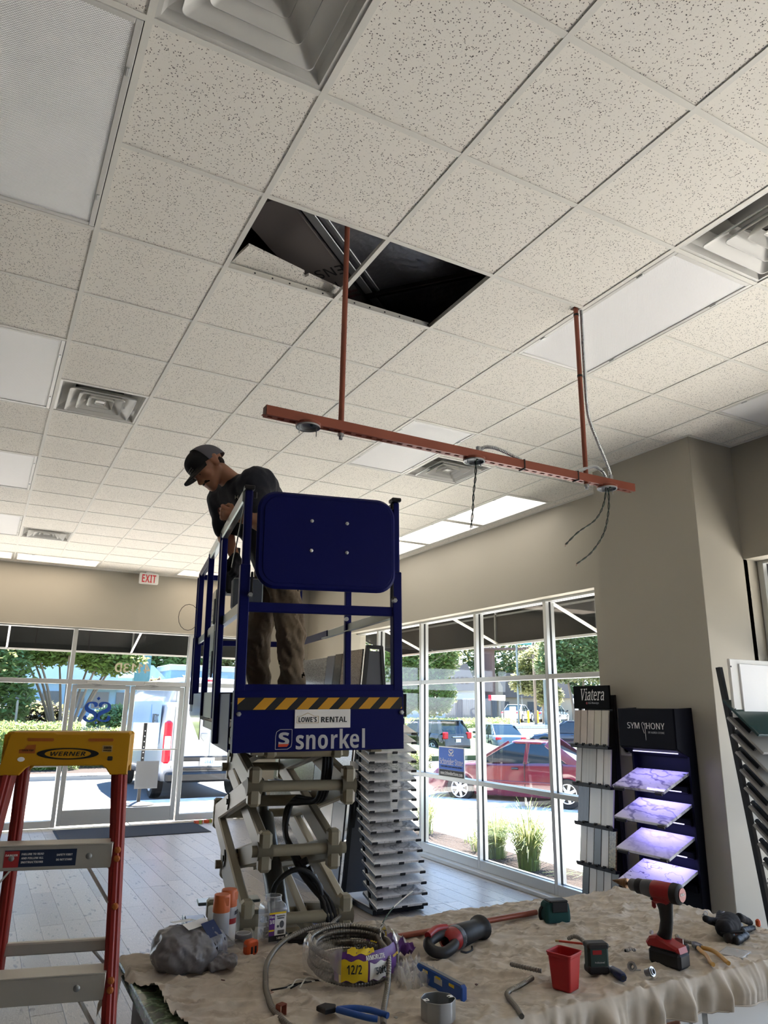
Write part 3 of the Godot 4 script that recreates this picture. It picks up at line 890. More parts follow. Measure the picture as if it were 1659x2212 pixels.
func awning(label: String, at: Transform3D, l: float, braces: Array, depth: float) -> void:
	var o := thing("awning", label, "awning")
	o.transform = at
	# local x along the wall, y up, z outwards from the wall
	var y0 := 2.7; var y1 := 3.13
	part("valance", mb().box(V(l / 2, (y0 + y1) / 2, depth), V(l, y1 - y0, 0.012)).done(), M.canvas, o)
	part("canopy", mb().bar(V(l / 2, y1, depth), V(l / 2, 4.0, 0.02), l, 0.012).done(), M.canvas, o)
	for x in [0.0, l]: part("end_panel", mb().prism(PackedVector2Array([Vector2(0.02, 2.98), Vector2(depth, y0), Vector2(depth, y1), Vector2(0.02, 4.0)]), 0.01, Transform3D(Basis(V(0, 0, 1), V(0, 1, 0), V(-1, 0, 0)), V(x, 0, 0))).done(), M.canvas, o)
	part("front_bar", mb().bar(V(0, y0, depth - 0.03), V(l, y0, depth - 0.03), 0.03, 0.03).done(), M.white_plastic, o)
	part("upper_bar", mb().bar(V(0, y1 - 0.02, depth - 0.03), V(l, y1 - 0.02, depth - 0.03), 0.025, 0.025).done(), M.alu_dark, o)
	for x in braces:
		part("brace", mb().bar(V(x, 3.02, 0.05), V(x + 0.02, y0 + 0.015, depth - 0.03), 0.028, 0.028).done(), M.white_plastic, o)
		part("upright", mb().bar(V(x + 0.03, y0, depth - 0.05), V(x + 0.03, y1, depth - 0.05), 0.025, 0.025, Vector3.RIGHT).done(), M.alu_dark, o)
		part("rafter", mb().bar(V(x, y1, depth - 0.05), V(x, 3.95, 0.05), 0.025, 0.025).done(), M.alu_dark, o)

# car: loft of sections along x (nose at +x), wheels, glasshouse, lamps
func car(o: Node3D, prm: Dictionary) -> void:
	var hw: float = prm.hw
	var top: Curve = Curve.new()
	var prof: Array = prm.top   # [x, y] of the lower body's top line, tail to nose
	var yt := func(x: float) -> float:
		for i in prof.size() - 1:
			if x <= prof[i + 1][0]:
				var t: float = clampf((x - prof[i][0]) / (prof[i + 1][0] - prof[i][0]), 0.0, 1.0)
				t = t * t * (3 - 2 * t) if prm.get("soft", true) else t
				return lerpf(prof[i][1], prof[i + 1][1], t)
		return prof[-1][1]
	var x0: float = prof[0][0]; var x1: float = prof[-1][0]
	var wr: float = prm.wheel
	var rows := []
	var st := 64
	for i in st + 1:
		var x := lerpf(x0, x1, i / float(st))
		var e := minf(x - x0, x1 - x)
		var w := hw - 0.16 * pow(clampf(1.0 - e / 0.5, 0, 1), 2.0)
		var y1: float = yt.call(x)
		var yb: float = prm.low + 0.16 * pow(clampf(1.0 - e / 0.25, 0, 1), 2.0)
		var arch := 0.0
		for wx in prm.axles:
			var d := absf(x - wx)
			if d < wr * 1.2: arch = maxf(arch, sqrt(maxf(0.0, pow(wr * 1.2, 2) - d * d)) + wr)
		var row := PackedVector3Array()
		var yl := maxf(yb, arch)
		var ym := maxf(lerpf(yb, y1, 0.62), yl + 0.05)
		# ring: lower edge, belly of the door, shoulder, bonnet
		for q in [[yb, w * 0.6], [yb, w * 0.75], [yl, w * 0.985], [lerpf(yl, ym, 0.5), w * 1.0], [ym, w * 0.995], [lerpf(ym, y1, 0.7), w * 0.965], [y1 - 0.015, w * 0.9], [y1, w * 0.82], [y1 + 0.012, w * 0.4]]:
			row.append(V(x, q[0], q[1]))
		var full := row.duplicate()
		for k in range(row.size() - 1, -1, -1): full.append(V(row[k].x, row[k].y, -row[k].z))
		rows.append(full)
	part("body", mb().skin(rows, true, true).done(), prm.paint, o)
	# glasshouse
	var gh: Array = prm.house   # [y, tail x, nose x, half width]
	var g := []
	for k in gh:
		var row := PackedVector3Array()
		for p in rounded(k[2] - k[1], k[3] * 2, 0.12, 4): row.append(V(p.x + (k[1] + k[2]) / 2, k[0], p.y))
		g.append(row)
	part("windows", mb().skin(g, true).done(), M.car_glass, o)
	var lastk: Array = gh[-1]
	var rr := []
	for k in [[0.0, 1.015], [0.03, 1.0], [0.05, 0.9], [0.06, 0.5]]:
		var row := PackedVector3Array()
		for p in rounded((lastk[2] - lastk[1]) * k[1], lastk[3] * 2 * k[1], 0.14, 4): row.append(V(p.x + (lastk[1] + lastk[2]) / 2, lastk[0] + k[0], p.y))
		rr.append(row)
	part("roof", mb().skin(rr, true, true).done(), prm.paint, o)
	var b0: Array = gh[0]
	for s in [-1.0, 1.0]:
		var pl := mb()
		for pr in prm.pillars:   # [x at belt, x at roof, width]
			var pa := V(pr[0], b0[0], s * (b0[3] + 0.004)); var pb := V(pr[1], lastk[0] + 0.02, s * (lastk[3] + 0.006))
			pl.bar(pa, pb, 0.03, pr[2], Vector3.RIGHT, 0.008)
		pl.bar(V(lastk[1] + 0.1, lastk[0] + 0.01, s * lastk[3]), V(lastk[2] - 0.1, lastk[0] + 0.01, s * lastk[3]), 0.05, 0.05, Vector3.UP, 0.015)
		part("pillars", pl.done(), prm.paint, o)
		var mr := mb().box(V(prm.mirror, b0[0] + 0.07, s * (hw + 0.1)), V(0.12, 0.12, 0.2), 0.04).bar(V(prm.mirror, b0[0] + 0.03, s * hw * 0.9), V(prm.mirror, b0[0] + 0.04, s * (hw + 0.04)), 0.05, 0.05)
		part("mirror", mr.done(), prm.get("mirror_mat", M.black_gloss), o)
		for dx in prm.seams: part("door_seam", mb().box(V(dx, (b0[0] + prm.low + 0.1) / 2 + 0.05, s * (hw * 0.985)), V(0.012, b0[0] - prm.low - 0.12, 0.05)).done(), M.black, o)
		for dx in prm.handles: part("door_handle", mb().box(V(dx, b0[0] - 0.11, s * (hw * 0.985 + 0.012)), V(0.17, 0.045, 0.03), 0.014).done(), prm.get("handle_mat", prm.paint), o)
		for wx in prm.axles:
			var tyre := part("wheel", mb().lathe([Vector2(wr * 0.6, -0.09), Vector2(wr * 0.94, -0.1), Vector2(wr, -0.07), Vector2(wr, 0.07), Vector2(wr * 0.94, 0.1), Vector2(wr * 0.6, 0.09)], 28, Transform3D(Basis(Vector3.RIGHT, PI / 2), Vector3.ZERO)).done(), M.rubber, o, Transform3D(Basis(), V(wx, wr, s * (hw - 0.1))))
			var rim := mb().lathe([Vector2(wr * 0.66, 0.03), Vector2(wr * 0.66, 0.1), Vector2(wr * 0.61, 0.1), Vector2(wr * 0.58, 0.055)], 28, Transform3D(Basis(Vector3.RIGHT, PI / 2 * s), Vector3.ZERO))
			for k in prm.spokes:
				var a: float = TAU * k / prm.spokes
				rim.bar(V(cos(a), sin(a), 0) * wr * 0.1 + V(0, 0, s * 0.085), V(cos(a), sin(a), 0) * wr * 0.63 + V(0, 0, s * 0.08), wr * 0.2, 0.02, V(0, 0, s), 0.006)
			rim.cyl(V(0, 0, s * 0.05), V(0, 0, s * 0.098), wr * 0.2, 16)
			part("hubcap", rim.done(), M.hubcap, tyre)
			part("brake_disc", mb().cyl(V(0, 0, s * 0.02), V(0, 0, s * 0.04), wr * 0.6, 20).done(), M.black, tyre)
	for lamp in prm.lamps: part(lamp[0], mb().box(lamp[1], lamp[2], 0.03).done(), lamp[3], o)

func build_outside() -> void:
	hexmat("asphalt", "505051", 0.9); hexmat("concrete", "d2cec6", 0.85); hexmat("kerb_stone", "b2aca0", 0.85); hexmat("lawn", "3d4a2b", 0.95)
	M.asphalt.albedo_texture = noise_tex(512, 0.09, 5, 9, [[0.0, Color(0.86, 0.86, 0.86)], [0.5, Color(0.97, 0.97, 0.97)], [1.0, Color(1, 1, 1)]]); tri_map(M.asphalt, 0.5)
	M.concrete.albedo_texture = noise_tex(512, 0.02, 5, 10, [[0.0, Color(0.84, 0.83, 0.8)], [0.5, Color(0.96, 0.96, 0.95)], [1.0, Color(1, 1, 1)]]); tri_map(M.concrete, 0.35)
	var mulch := hexmat("mulch", "33271f", 0.95)
	mulch.albedo_texture = noise_tex(512, 0.06, 4, 12, [[0.0, Color(0.3, 0.25, 0.22)], [0.45, Color(0.75, 0.7, 0.66)], [0.6, Color(1, 0.95, 0.9)], [1.0, Color(1, 1, 1)]]); tri_map(mulch, 1.4)
	relief(mulch, bump_tex(256, 0.08, 3, 4), 2.0)
	hexmat("bark", "7b6d5d", 0.9); hexmat("hedge_core", "5a7232", 1.0)
	for k in [["leaf_bright", "5a7232"], ["leaf_mid", "4b6635"], ["leaf_dark", "3c562f"], ["leaf_yellow", "5a5f30"], ["leaf_red", "5e2e34"], ["leaf_plum", "2e2127"], ["leaf_pine", "4c6844"]]:
		var m := hexmat(k[0], k[1], 0.5)
		m.backlight_enabled = true; m.backlight = Color(0.5, 0.5, 0.35); m.vertex_color_use_as_albedo = true
	var gb := hexmat("grass_blade", "496526", 0.45)
	gb.backlight_enabled = true; gb.backlight = Color(0.5, 0.5, 0.35)
	hexmat("canvas", "121615", 0.85)
	hexmat("car_glass", "16222a", 0.06); hexmat("hubcap", "cfd3d6", 0.3, 0.5); hexmat("van_white", "a6a9ae", 0.25)
	hexmat("car_red", "4e1221", 0.18); hexmat("car_black", "0a0c0f", 0.12); hexmat("car_navy", "0e1626", 0.12); hexmat("car_silver", "5f6d74", 0.2)
	for k in ["car_red", "car_black", "car_navy", "car_silver", "van_white"]: M[k].clearcoat_enabled = true; M[k].clearcoat = 0.7; M[k].clearcoat_roughness = 0.05
	hexmat("lamp_red", "c8142a", 0.15); hexmat("lamp_clear", "dfe4e6", 0.1); hexmat("blue_wall", "6d899e", 0.8); hexmat("teal", "557a7b", 0.7); hexmat("roof_white", "a4aaae", 0.7)
	hexmat("tan_wall", "847d70", 0.85); hexmat("roof_grey", "555354", 0.9); hexmat("timber_grey", "4c4d51", 0.9); hexmat("brick_red", "9c6b52", 0.9); hexmat("rust", "4b3a35", 0.85); hexmat("board_teal", "2c7d75", 0.6); hexmat("board_orange", "b3411d", 0.6); hexmat("pole_grey", "677272", 0.7); hexmat("window_dark", "3a4248", 0.15); hexmat("sky_film", "7f9ab6", 0.3); hexmat("film_blue", "5f8fd0", 0.35); hexmat("sign_blue", "1a6ae0", 0.4); hexmat("white", "f2f2f2", 0.5)
	var r := RandomNumberGenerator.new(); r.seed = 42
	# ground
	struct("pavement", mb().box(V(-1.0, -0.12, -14.35), V(30, 0.2, 3.1)).done(), M.concrete)
	struct("road", mb().box(V(-4.0, -0.24, -19.0), V(46, 0.2, 6.4)).done(), M.asphalt)
	struct("kerb", mb().box(V(-8.0, -0.09, -22.1), V(32, 0.2, 0.3), 0.04).done(), M.kerb_stone)
	struct("ground", mb().box(V(-8.0, -0.12, -25.0), V(32, 0.2, 5.6)).done(), M.mulch)
	struct("pavement", mb().box(V(9.3, -0.2, -6.0), V(5.4, 0.2, 26)).done(), M.concrete)
	struct("ground", mb().box(V(5.95, -0.13, -5.6), V(1.3, 0.2, 15)).done(), M.mulch)
	struct("road", mb().box(V(32.0, -0.4, -16.0), V(42, 0.2, 44)).done(), M.asphalt)
	struct("road", mb().box(V(20.0, 0.75, -47.5), V(150, 0.2, 12.0)).done(), M.concrete)
	struct("ground", mb().box(V(20.0, 0.6, -87.0), V(260, 0.6, 68)).done(), M.lawn)
	struct("ground", mb().box(V(90.0, 0.5, -30.0), V(80, 0.6, 60)).done(), M.lawn)
	struct("ground", mb().bar(V(0, -0.2, -27.5), V(0, 0.8, -42), 60, 0.2).done(), M.lawn)
	# awnings
	awning("dark canvas awning with white braces over the street doors", Transform3D(Basis(V(1, 0, 0), V(0, 1, 0), V(0, 0, -1)), V(-6.0, 0, -12.78)), 12.3, [2.15, 4.2, 6.28, 8.28, 10.3], 1.05)
	awning("dark canvas awning with white braces over the car park window", Transform3D(Basis(V(0, 0, -1), V(0, 1, 0), V(1, 0, 0)), V(5.5, 0, 1.0)), 12.2, [1.4, 3.4, 5.37, 7.33, 9.3, 11.25], 0.85)
	# brick pier outside the corner
	var bp := thing("brick_pier", "brick pier outside the corner of the car park window", "brick pier", V(5.62, -0.02, -11.55))
	part("mortar_core", box_mesh(V(0.19, 4.0, 0.39)), M.kerb_stone, bp, T(V(0, 2.0, 0)))
	var bm := box_mesh(V(0.2, 0.065, 0.195), 0.004)
	for k in 46:
		for e in 2: part("brick", bm, M.brick_red, bp, T(V(0.003 * (k % 2), 0.05 + k * 0.078, -0.1025 + e * 0.205 + (0.0 if k % 2 else 0.001))))
	# hedges
	hedge("clipped light green hedge across the lane behind the ladder", V(-2.0, -0.1, -24.6), V(9.6, 1.28, 1.6), 16000, M.leaf_bright, r)
	hedge("clipped hedge strip continuing behind the glass door emblem", V(4.6, -0.1, -25.2), V(3.0, 1.12, 1.4), 4000, M.leaf_bright, r)
	hedge("long clipped hedge behind the parked cars in the car park", V(24.0, -0.3, -38.4), V(22.0, 1.5, 1.6), 22000, M.leaf_bright, r, 0.5)
	hedge("low yellow-green shrubs seen past the bonnet of the red car", V(11.4, -0.3, -20.5), V(2.6, 0.75, 1.0), 3000, M.leaf_yellow, r, 0.3)
	# trees
	var lf := leaf_mesh(0.17, 0.055)
	tree("tree", "leafy green tree at the outer edge behind the ladder", "tree", V(-1.2, -0.1, -27.6), [[V(0.2, 4.6, 0), V(2.3, 1.9, 1.8)], [V(1.2, 3.0, 0.3), V(1.5, 1.3, 1.2)], [V(-1.4, 3.2, 0), V(1.7, 1.6, 1.4)], [V(2.0, 2.0, 0.2), V(0.9, 0.8, 0.8)]], 9000, lf, M.leaf_mid, [[[V(0, 0, 0), V(0.1, 1.5, 0), V(0, 4, 0)], 0.12, 0.05]], r)
	var stems := []
	for k in 9:
		var a := TAU * k / 9.0 + 0.3
		stems.append([[V(cos(a) * 0.15, 0, sin(a) * 0.1), V(cos(a) * 0.45, 1.1, sin(a) * 0.3), V(cos(a) * 1.1, 2.6, sin(a) * 0.7), V(cos(a) * 1.9, 3.9, sin(a) * 1.1)], 0.075, 0.02])
	tree("crape_myrtle", "many-stemmed tree with a spreading crown behind the street door mullion", "tree", V(2.75, 0.0, -28.4), [[V(0.2, 4.0, 0), V(2.3, 0.9, 1.7)], [V(1.2, 3.4, 0.4), V(1.2, 0.6, 1.0)], [V(-1.1, 3.7, 0.3), V(1.3, 0.7, 1.0)], [V(0.1, 5.0, 0), V(2.2, 0.9, 1.6)]], 9500, lf, M.leaf_bright, stems, r)
	tree("plum_shrub", "dark plum-leaved shrub under the trees by the street", "shrub", V(1.9, 0.2, -31.5), [[V(0, 0.9, 0), V(1.4, 0.8, 0.8)]], 2200, lf, M.leaf_plum, [[[V(0, 0, 0), V(0, 0.8, 0)], 0.05, 0.02]], r)
	tree("flowering_shrub", "pink-red leaved shrub behind the street number lettering", "shrub", V(7.6, 0.7, -38.0), [[V(0, 1.9, 0), V(0.55, 0.5, 0.5)], [V(1.6, 1.95, 0), V(0.75, 0.55, 0.5)]], 700, lf, M.leaf_red, [[[V(0, 0, 0), V(0, 1.6, 0)], 0.04, 0.02], [[V(1.5, 0, 0), V(1.5, 1.7, 0)], 0.04, 0.02]], r)
	tree("round_shrub", "rounded green shrub in front of the blue building", "shrub", V(5.9, 0.3, -36.0), [[V(0, 0.7, 0), V(1.5, 0.8, 0.9)]], 2200, lf, M.leaf_mid, [[[V(0, 0, 0), V(0, 0.6, 0)], 0.05, 0.02]], r)
	var lb := leaf_mesh(0.24, 0.085)
	tree("tree", "light green tree just outside the window with the blue sign", "tree", V(26.2, 0.2, -42.5), [[V(-1.6, 4.4, 0), V(2.6, 2.2, 2.0)], [V(0.6, 5.2, 0), V(2.0, 1.8, 1.7)], [V(0.3, 2.6, 0.4), V(1.7, 1.5, 1.3)], [V(-2.4, 2.4, 0.5), V(1.6, 1.3, 1.2)]], 9000, lb, M.leaf_bright, [[[V(0, 0, 0), V(0.2, 1.6, 0), V(0, 4.2, 0)], 0.14, 0.05], [[V(0.4, 0, 0), V(0.9, 2.0, 0), V(1.2, 3.6, 0)], 0.07, 0.03]], r)
	tree("tree", "tall dark green oak next to the wall pier with a bare trunk", "tree", V(37.0, 0.5, -39.5), [[V(0, 5.6, 0), V(3.0, 2.3, 2.2)], [V(-1.8, 4.4, 0), V(1.8, 1.2, 1.4)], [V(2.2, 4.6, 0), V(1.8, 1.4, 1.4)]], 8500, lb, M.leaf_mid, [[[V(-0.4, 0, 0), V(-0.6, 1.6, 0), V(-1.2, 4.4, 0)], 0.13, 0.05], [[V(0, 0, 0), V(0.3, 1.8, 0), V(0.6, 4.6, 0)], 0.13, 0.05]], r)
	tree("tree", "yellow-green young tree by the utility poles", "tree", V(39.9, 0.8, -46.8), [[V(0, 4.6, 0), V(2.3, 1.5, 1.4)], [V(-1.5, 3.2, 0), V(1.5, 1.0, 1.0)], [V(0.7, 2.2, 0), V(1.2, 1.0, 0.9)]], 4200, lb, M.leaf_yellow, [[[V(0, 0, 0), V(0, 2.5, 0), V(-0.3, 4.4, 0)], 0.1, 0.04]], r)
	var lc := leaf_mesh(0.5, 0.17)
	for k in 7:
		var a := lerpf(0.0, 1.0, k / 6.0)
		var p := V(lerpf(34, 80, a), 0.8, lerpf(-88, -62, a))
		tree("tree", ["tall pine at the far end of the distant tree line", "distant tree just left of the billboard post", "distant tall tree behind the billboard", "distant tree over the grey roofed house", "distant tree behind the utility poles", "distant tree beyond the oak crown", "distant tree hidden mostly by the wall pier"][k], "tree", p, [[V(0, 7.5 + (k % 3), 0), V(5.0, 4.2, 4.0)], [V(-2.5, 4.5, 0), V(3.0, 2.6, 2.5)], [V(2.5, 4.8, 0), V(3.0, 2.6, 2.5)]], 3000, lc, M.leaf_pine if k % 2 == 0 else M.leaf_dark, [[[V(0, 0, 0), V(0, 6, 0)], 0.3, 0.12]], r)
	for k in 7:
		tree("tree", ["background tree on the horizon above the plum shrub", "background tree above the low building with an awning", "background tree behind the teal pillar", "yellowish background tree over the pale blue roof", "background tree over the second pale roof", "background tree behind the white van roof", "background tree above the corner of the street front"][k], "tree", V(2.0 + k * 3.4, 0.9, -74 - k * 0.3), [[V(0, 5.2 + (k % 2) * 1.2, 0), V(3.2, 3.0, 2.5)]], 1700, lc, M.leaf_yellow if k % 3 == 0 else M.leaf_mid, [[[V(0, 0, 0), V(0, 4, 0)], 0.2, 0.1]], r)
	# grasses in the bed
	grass_tuft("large bright green grass clump in front of the middle window bay", V(6.12, -0.03, -7.55), 0.85, 520, r, gb)
	grass_tuft("bright green grass clump beside the largest clump", V(6.2, -0.03, -8.3), 0.75, 360, r, gb)
	grass_tuft("thin green grass clump by the sample rack at the far window bay", V(6.35, -0.03, -10.3), 0.75, 150, r, gb)
	grass_tuft("sparse grass clump behind the window mullion", V(6.25, -0.03, -8.75), 0.6, 70, r, gb)
	grass_tuft("small tuft of grass at the mulch edge", V(6.5, -0.03, -9.3), 0.22, 30, r, gb)
	grass_tuft("grass clump low behind the strip sample rack", V(6.0, -0.03, -6.2), 0.55, 260, r, gb)
	grass_tuft("grass clump behind the dark sample strips", V(6.3, -0.03, -5.4), 0.7, 220, r, gb)
	build_vehicles(r)
	build_far(r)

func build_vehicles(r: RandomNumberGenerator) -> void:
	# red saloon
	var o := thing("car", "red four-door car parked outside the big window", "car", V(10.75, -0.1, -13.35), 2.2208)
	o.scale = V(0.9, 0.93, 0.93)
	car(o, {"hw": 0.86, "wheel": 0.315, "axles": [-1.22, 1.34], "low": 0.2, "paint": M.car_red, "top": [[-2.12, 0.62], [-2.06, 0.86], [-1.7, 0.95], [-1.2, 0.95], [0.75, 0.9], [1.05, 0.88], [1.9, 0.74], [2.2, 0.55], [2.26, 0.42]],
		"house": [[0.9, -1.55, 1.0, 0.78], [1.1, -1.2, 0.62, 0.72], [1.34, -0.72, 0.12, 0.6]], "pillars": [[0.92, 0.16, 0.07], [-0.25, -0.3, 0.1], [-1.42, -0.75, 0.2]], "mirror": 0.72, "seams": [0.78, -0.25, -1.12], "handles": [-0.02, -0.98], "handle_mat": M.car_black, "spokes": 7,
		"lamps": [["headlamp", V(2.1, 0.62, 0.6), V(0.16, 0.14, 0.36), M.lamp_clear], ["headlamp", V(2.1, 0.62, -0.6), V(0.16, 0.14, 0.36), M.lamp_clear], ["tail_lamp", V(-2.02, 0.76, 0.62), V(0.14, 0.16, 0.34), M.lamp_red], ["tail_lamp", V(-2.02, 0.76, -0.62), V(0.14, 0.16, 0.34), M.lamp_red], ["side_strip", V(0.0, 0.5, 0.865), V(1.9, 0.05, 0.02), M.car_red], ["side_strip", V(0.0, 0.5, -0.865), V(1.9, 0.05, 0.02), M.car_red], ["front_grille", V(2.2, 0.38, 0.0), V(0.1, 0.1, 0.9), M.black]]})
	# black SUV seen from behind
	o = thing("car", "black SUV with red tail lamps parked by the hedge", "car", V(20.0, -0.31, -32.1), 1.7)
	var suv := {"hw": 0.93, "wheel": 0.36, "axles": [-1.35, 1.45], "low": 0.26, "paint": M.car_black, "top": [[-2.2, 0.5], [-2.15, 1.0], [-1.9, 1.06], [0.9, 1.02], [1.2, 1.0], [2.1, 0.88], [2.35, 0.6]],
		"house": [[1.02, -2.05, 1.25, 0.86], [1.3, -1.9, 0.85, 0.8], [1.6, -1.6, 0.35, 0.7]], "pillars": [[1.15, 0.4, 0.08], [-0.1, -0.15, 0.1], [-1.1, -1.1, 0.12], [-1.95, -1.6, 0.22]], "mirror": 0.95, "seams": [0.85, -0.2, -1.1], "handles": [0.0, -1.0], "spokes": 5,
		"lamps": [["tail_lamp", V(-2.12, 0.95, 0.74), V(0.16, 0.3, 0.26), M.lamp_red], ["tail_lamp", V(-2.12, 0.95, -0.74), V(0.16, 0.3, 0.26), M.lamp_red], ["plate", V(-2.2, 0.72, 0), V(0.03, 0.16, 0.32), M.white], ["tailgate_trim", V(-2.18, 0.88, 0), V(0.04, 0.06, 0.7), M.chrome], ["spoiler", V(-1.72, 1.62, 0), V(0.3, 0.05, 1.2), M.car_black], ["headlamp", V(2.2, 0.8, 0.65), V(0.2, 0.14, 0.4), M.lamp_clear], ["headlamp", V(2.2, 0.8, -0.65), V(0.2, 0.14, 0.4), M.lamp_clear]]}
	car(o, suv)
	o = thing("car", "dark navy SUV facing away from the pier, by the hedge", "car", V(28.6, -0.31, -31.2), 2.40)
	var s2 := suv.duplicate(); s2.paint = M.car_navy; s2.lamps = [["headlamp", V(2.15, 0.8, 0.68), V(0.26, 0.16, 0.36), M.lamp_clear], ["headlamp", V(2.15, 0.8, -0.68), V(0.26, 0.16, 0.36), M.lamp_clear], ["tail_lamp", V(-2.12, 0.9, 0.72), V(0.14, 0.2, 0.3), M.lamp_red], ["tail_lamp", V(-2.12, 0.9, -0.72), V(0.14, 0.2, 0.3), M.lamp_red]]
	car(o, s2)
	o = thing("car", "pale silver-blue car half hidden between the SUV and the red car", "car", V(24.6, -0.31, -32.6), 1.25)
	var s3 := suv.duplicate(); s3.paint = M.car_silver; s3.hw = 0.88; s3.wheel = 0.32
	s3.top = [[-2.2, 0.6], [-2.1, 0.86], [-1.6, 0.92], [0.9, 0.9], [1.9, 0.74], [2.25, 0.5]]; s3.house = [[0.9, -1.7, 1.05, 0.78], [1.14, -1.3, 0.62, 0.72], [1.4, -0.8, 0.15, 0.6]]; s3.pillars = [[0.95, 0.2, 0.06], [-0.2, -0.25, 0.08], [-1.5, -0.85, 0.14]]
	s3.lamps = [["tail_lamp", V(-2.12, 0.76, 0.66), V(0.1, 0.14, 0.3), M.lamp_red], ["tail_lamp", V(-2.12, 0.76, -0.66), V(0.1, 0.14, 0.3), M.lamp_red]]
	car(o, s3)
	# small far cars on the other side of the street
	for k in 2:
		o = thing("car", ["white hatchback far across the street behind the bollards", "grey car far across the street near the utility poles"][k], "car", [V(41.5, 0.9, -52.0), V(43.8, 0.9, -50.0)][k], 0.6, "cars across the street")
		var s4: Dictionary = s3.duplicate(); s4.paint = [M.van_white, M.car_silver][k]
		car(o, s4)
	# white panel van
	o = thing("van", "white panel van with blue lettering parked in front of the doors", "van", V(4.55, -0.14, -16.35))
	var rows := []
	for k in [[0.0, 0.0], [0.02, 0.03], [0.06, 0.06], [0.4, 0.08], [4.1, 0.08], [4.6, 0.05], [5.2, 0.0]]:
		var row := PackedVector3Array()
		var z: float = -k[0]; var g: float = k[1]
		var hi := 2.5 if k[0] < 4.2 else lerpf(2.4, 1.35, clampf((k[0] - 4.2) / 1.0, 0, 1))
		var pl := [Vector2(0.0, 0.42 - g * 0), Vector2(0.9 + g, 0.42), Vector2(0.93 + g, 0.62), Vector2(0.93 + g, 1.15), Vector2(0.92 + g, 1.45), Vector2(0.86 + g, 2.1), Vector2(0.76 + g, hi - 0.12 + g), Vector2(0.6 + g, hi - 0.02 + g), Vector2(0.0, hi + g)]
		for p in pl: row.append(V(p.x, p.y, z))
		for q in range(pl.size() - 2, 0, -1): row.append(V(-pl[q].x, pl[q].y, z))
		rows.append(row)
	part("body", mb().skin(rows, true, true).done(), M.van_white, o)
	for s in [-1.0, 1.0]:
		var lp := part("tail_lamp", mb().box(V(s * 0.9, 1.2, 0.0), V(0.16, 0.86, 0.14), 0.04).done(), M.lamp_red, o)
		part("lamp_lens", mb().box(V(s * 0.9, 1.2, 0.03), V(0.13, 0.3, 0.1), 0.03).done(), M.lamp_clear, lp)
		part("hinge", mb().box(V(s * 0.86, 1.98, 0.015), V(0.22, 0.1, 0.04), 0.01).box(V(s * 0.86, 0.78, 0.015), V(0.22, 0.1, 0.04), 0.01).done(), M.white_plastic, o)
		part("door_seam", mb().box(V(s * 0.78, 1.55, 0.004), V(0.008, 1.75, 0.01)).done(), M.pole_grey, o)
		for zz in [-0.95, -4.3]:
			var w := part("wheel", mb().lathe([Vector2(0.2, -0.1), Vector2(0.32, -0.11), Vector2(0.345, -0.08), Vector2(0.345, 0.08), Vector2(0.32, 0.11), Vector2(0.2, 0.1), Vector2(0.0, 0.08)], 24, Transform3D(Basis(Vector3.BACK, PI / 2), Vector3.ZERO)).done(), M.rubber, o, T(V(s * 0.88, 0.345, zz)))
			part("hubcap", mb().lathe([Vector2(0.21, 0.105), Vector2(0.2, 0.12), Vector2(0.08, 0.11), Vector2(0.07, 0.13), Vector2(0.0, 0.13)], 20, Transform3D(Basis(Vector3.BACK, -PI / 2 * s), Vector3.ZERO)).done(), M.hubcap, w)
	part("door_split", mb().box(V(0.02, 1.5, 0.004), V(0.012, 1.9, 0.01)).done(), M.pole_grey, o)
	part("bumper", mb().box(V(0, 0.5, 0.1), V(1.8, 0.2, 0.22), 0.04).done(), M.black, o)
	part("step", mb().box(V(0.1, 0.66, 0.02), V(1.5, 0.06, 0.1), 0.01).box(V(0, 0.86, 0.0), V(1.3, 0.1, 0.06), 0.02).done(), M.black, o)
	var pt := part("licence_plate", mb().box(V(-0.02, 0.8, 0.04), V(0.32, 0.16, 0.012), 0.006).done(), M.white, o)
	part("plate_number", text_fit("-4947", 0.22, 0.07, 0.004, "Droid Sans", 700), M.sign_blue, pt, T(V(0.0, 0.79, 0.049)))
	part("badge", mb().prism(PackedVector2Array([Vector2(-0.07, 0.08), Vector2(0.07, 0.08), Vector2(0.075, 0), Vector2(0, -0.09), Vector2(-0.075, 0)]), 0.02, T(V(-0.12, 1.3, 0.01)), 0.004).done(), M.alu_dark, o)
	part("brake_lamp", mb().box(V(0.0, 2.5, -0.02), V(0.3, 0.05, 0.05), 0.01).done(), M.lamp_red, o)
	# film on the driver's side
	var sd := Basis(Vector3.UP, -PI / 2)
	var film := part("side_film", mb().quad_at(-3.6, -0.3, 1.16, 2.05).done(), M.sky_film, o, Transform3D(sd, V(-1.012, 0, 0)))
	part("lettering", text_fit("WEISS", 0.62, 0.3, 0.004, "Droid Sans", 400), M.vinyl_dark, film, T(V(-0.85, 1.62, 0.006)))
	part("peak_mark", mb().prism(PackedVector2Array([Vector2(0.55, 1.5), Vector2(0.72, 1.98), Vector2(0.86, 1.5), Vector2(0.74, 1.62)]), 0.004, T(V(-2.1, 0, 0.005))).done(), M.film_blue, film)
	part("phone_panel", mb().box(V(-1.1, 1.28, 0.004), V(0.8, 0.16, 0.004)).done(), M.film_blue, film)

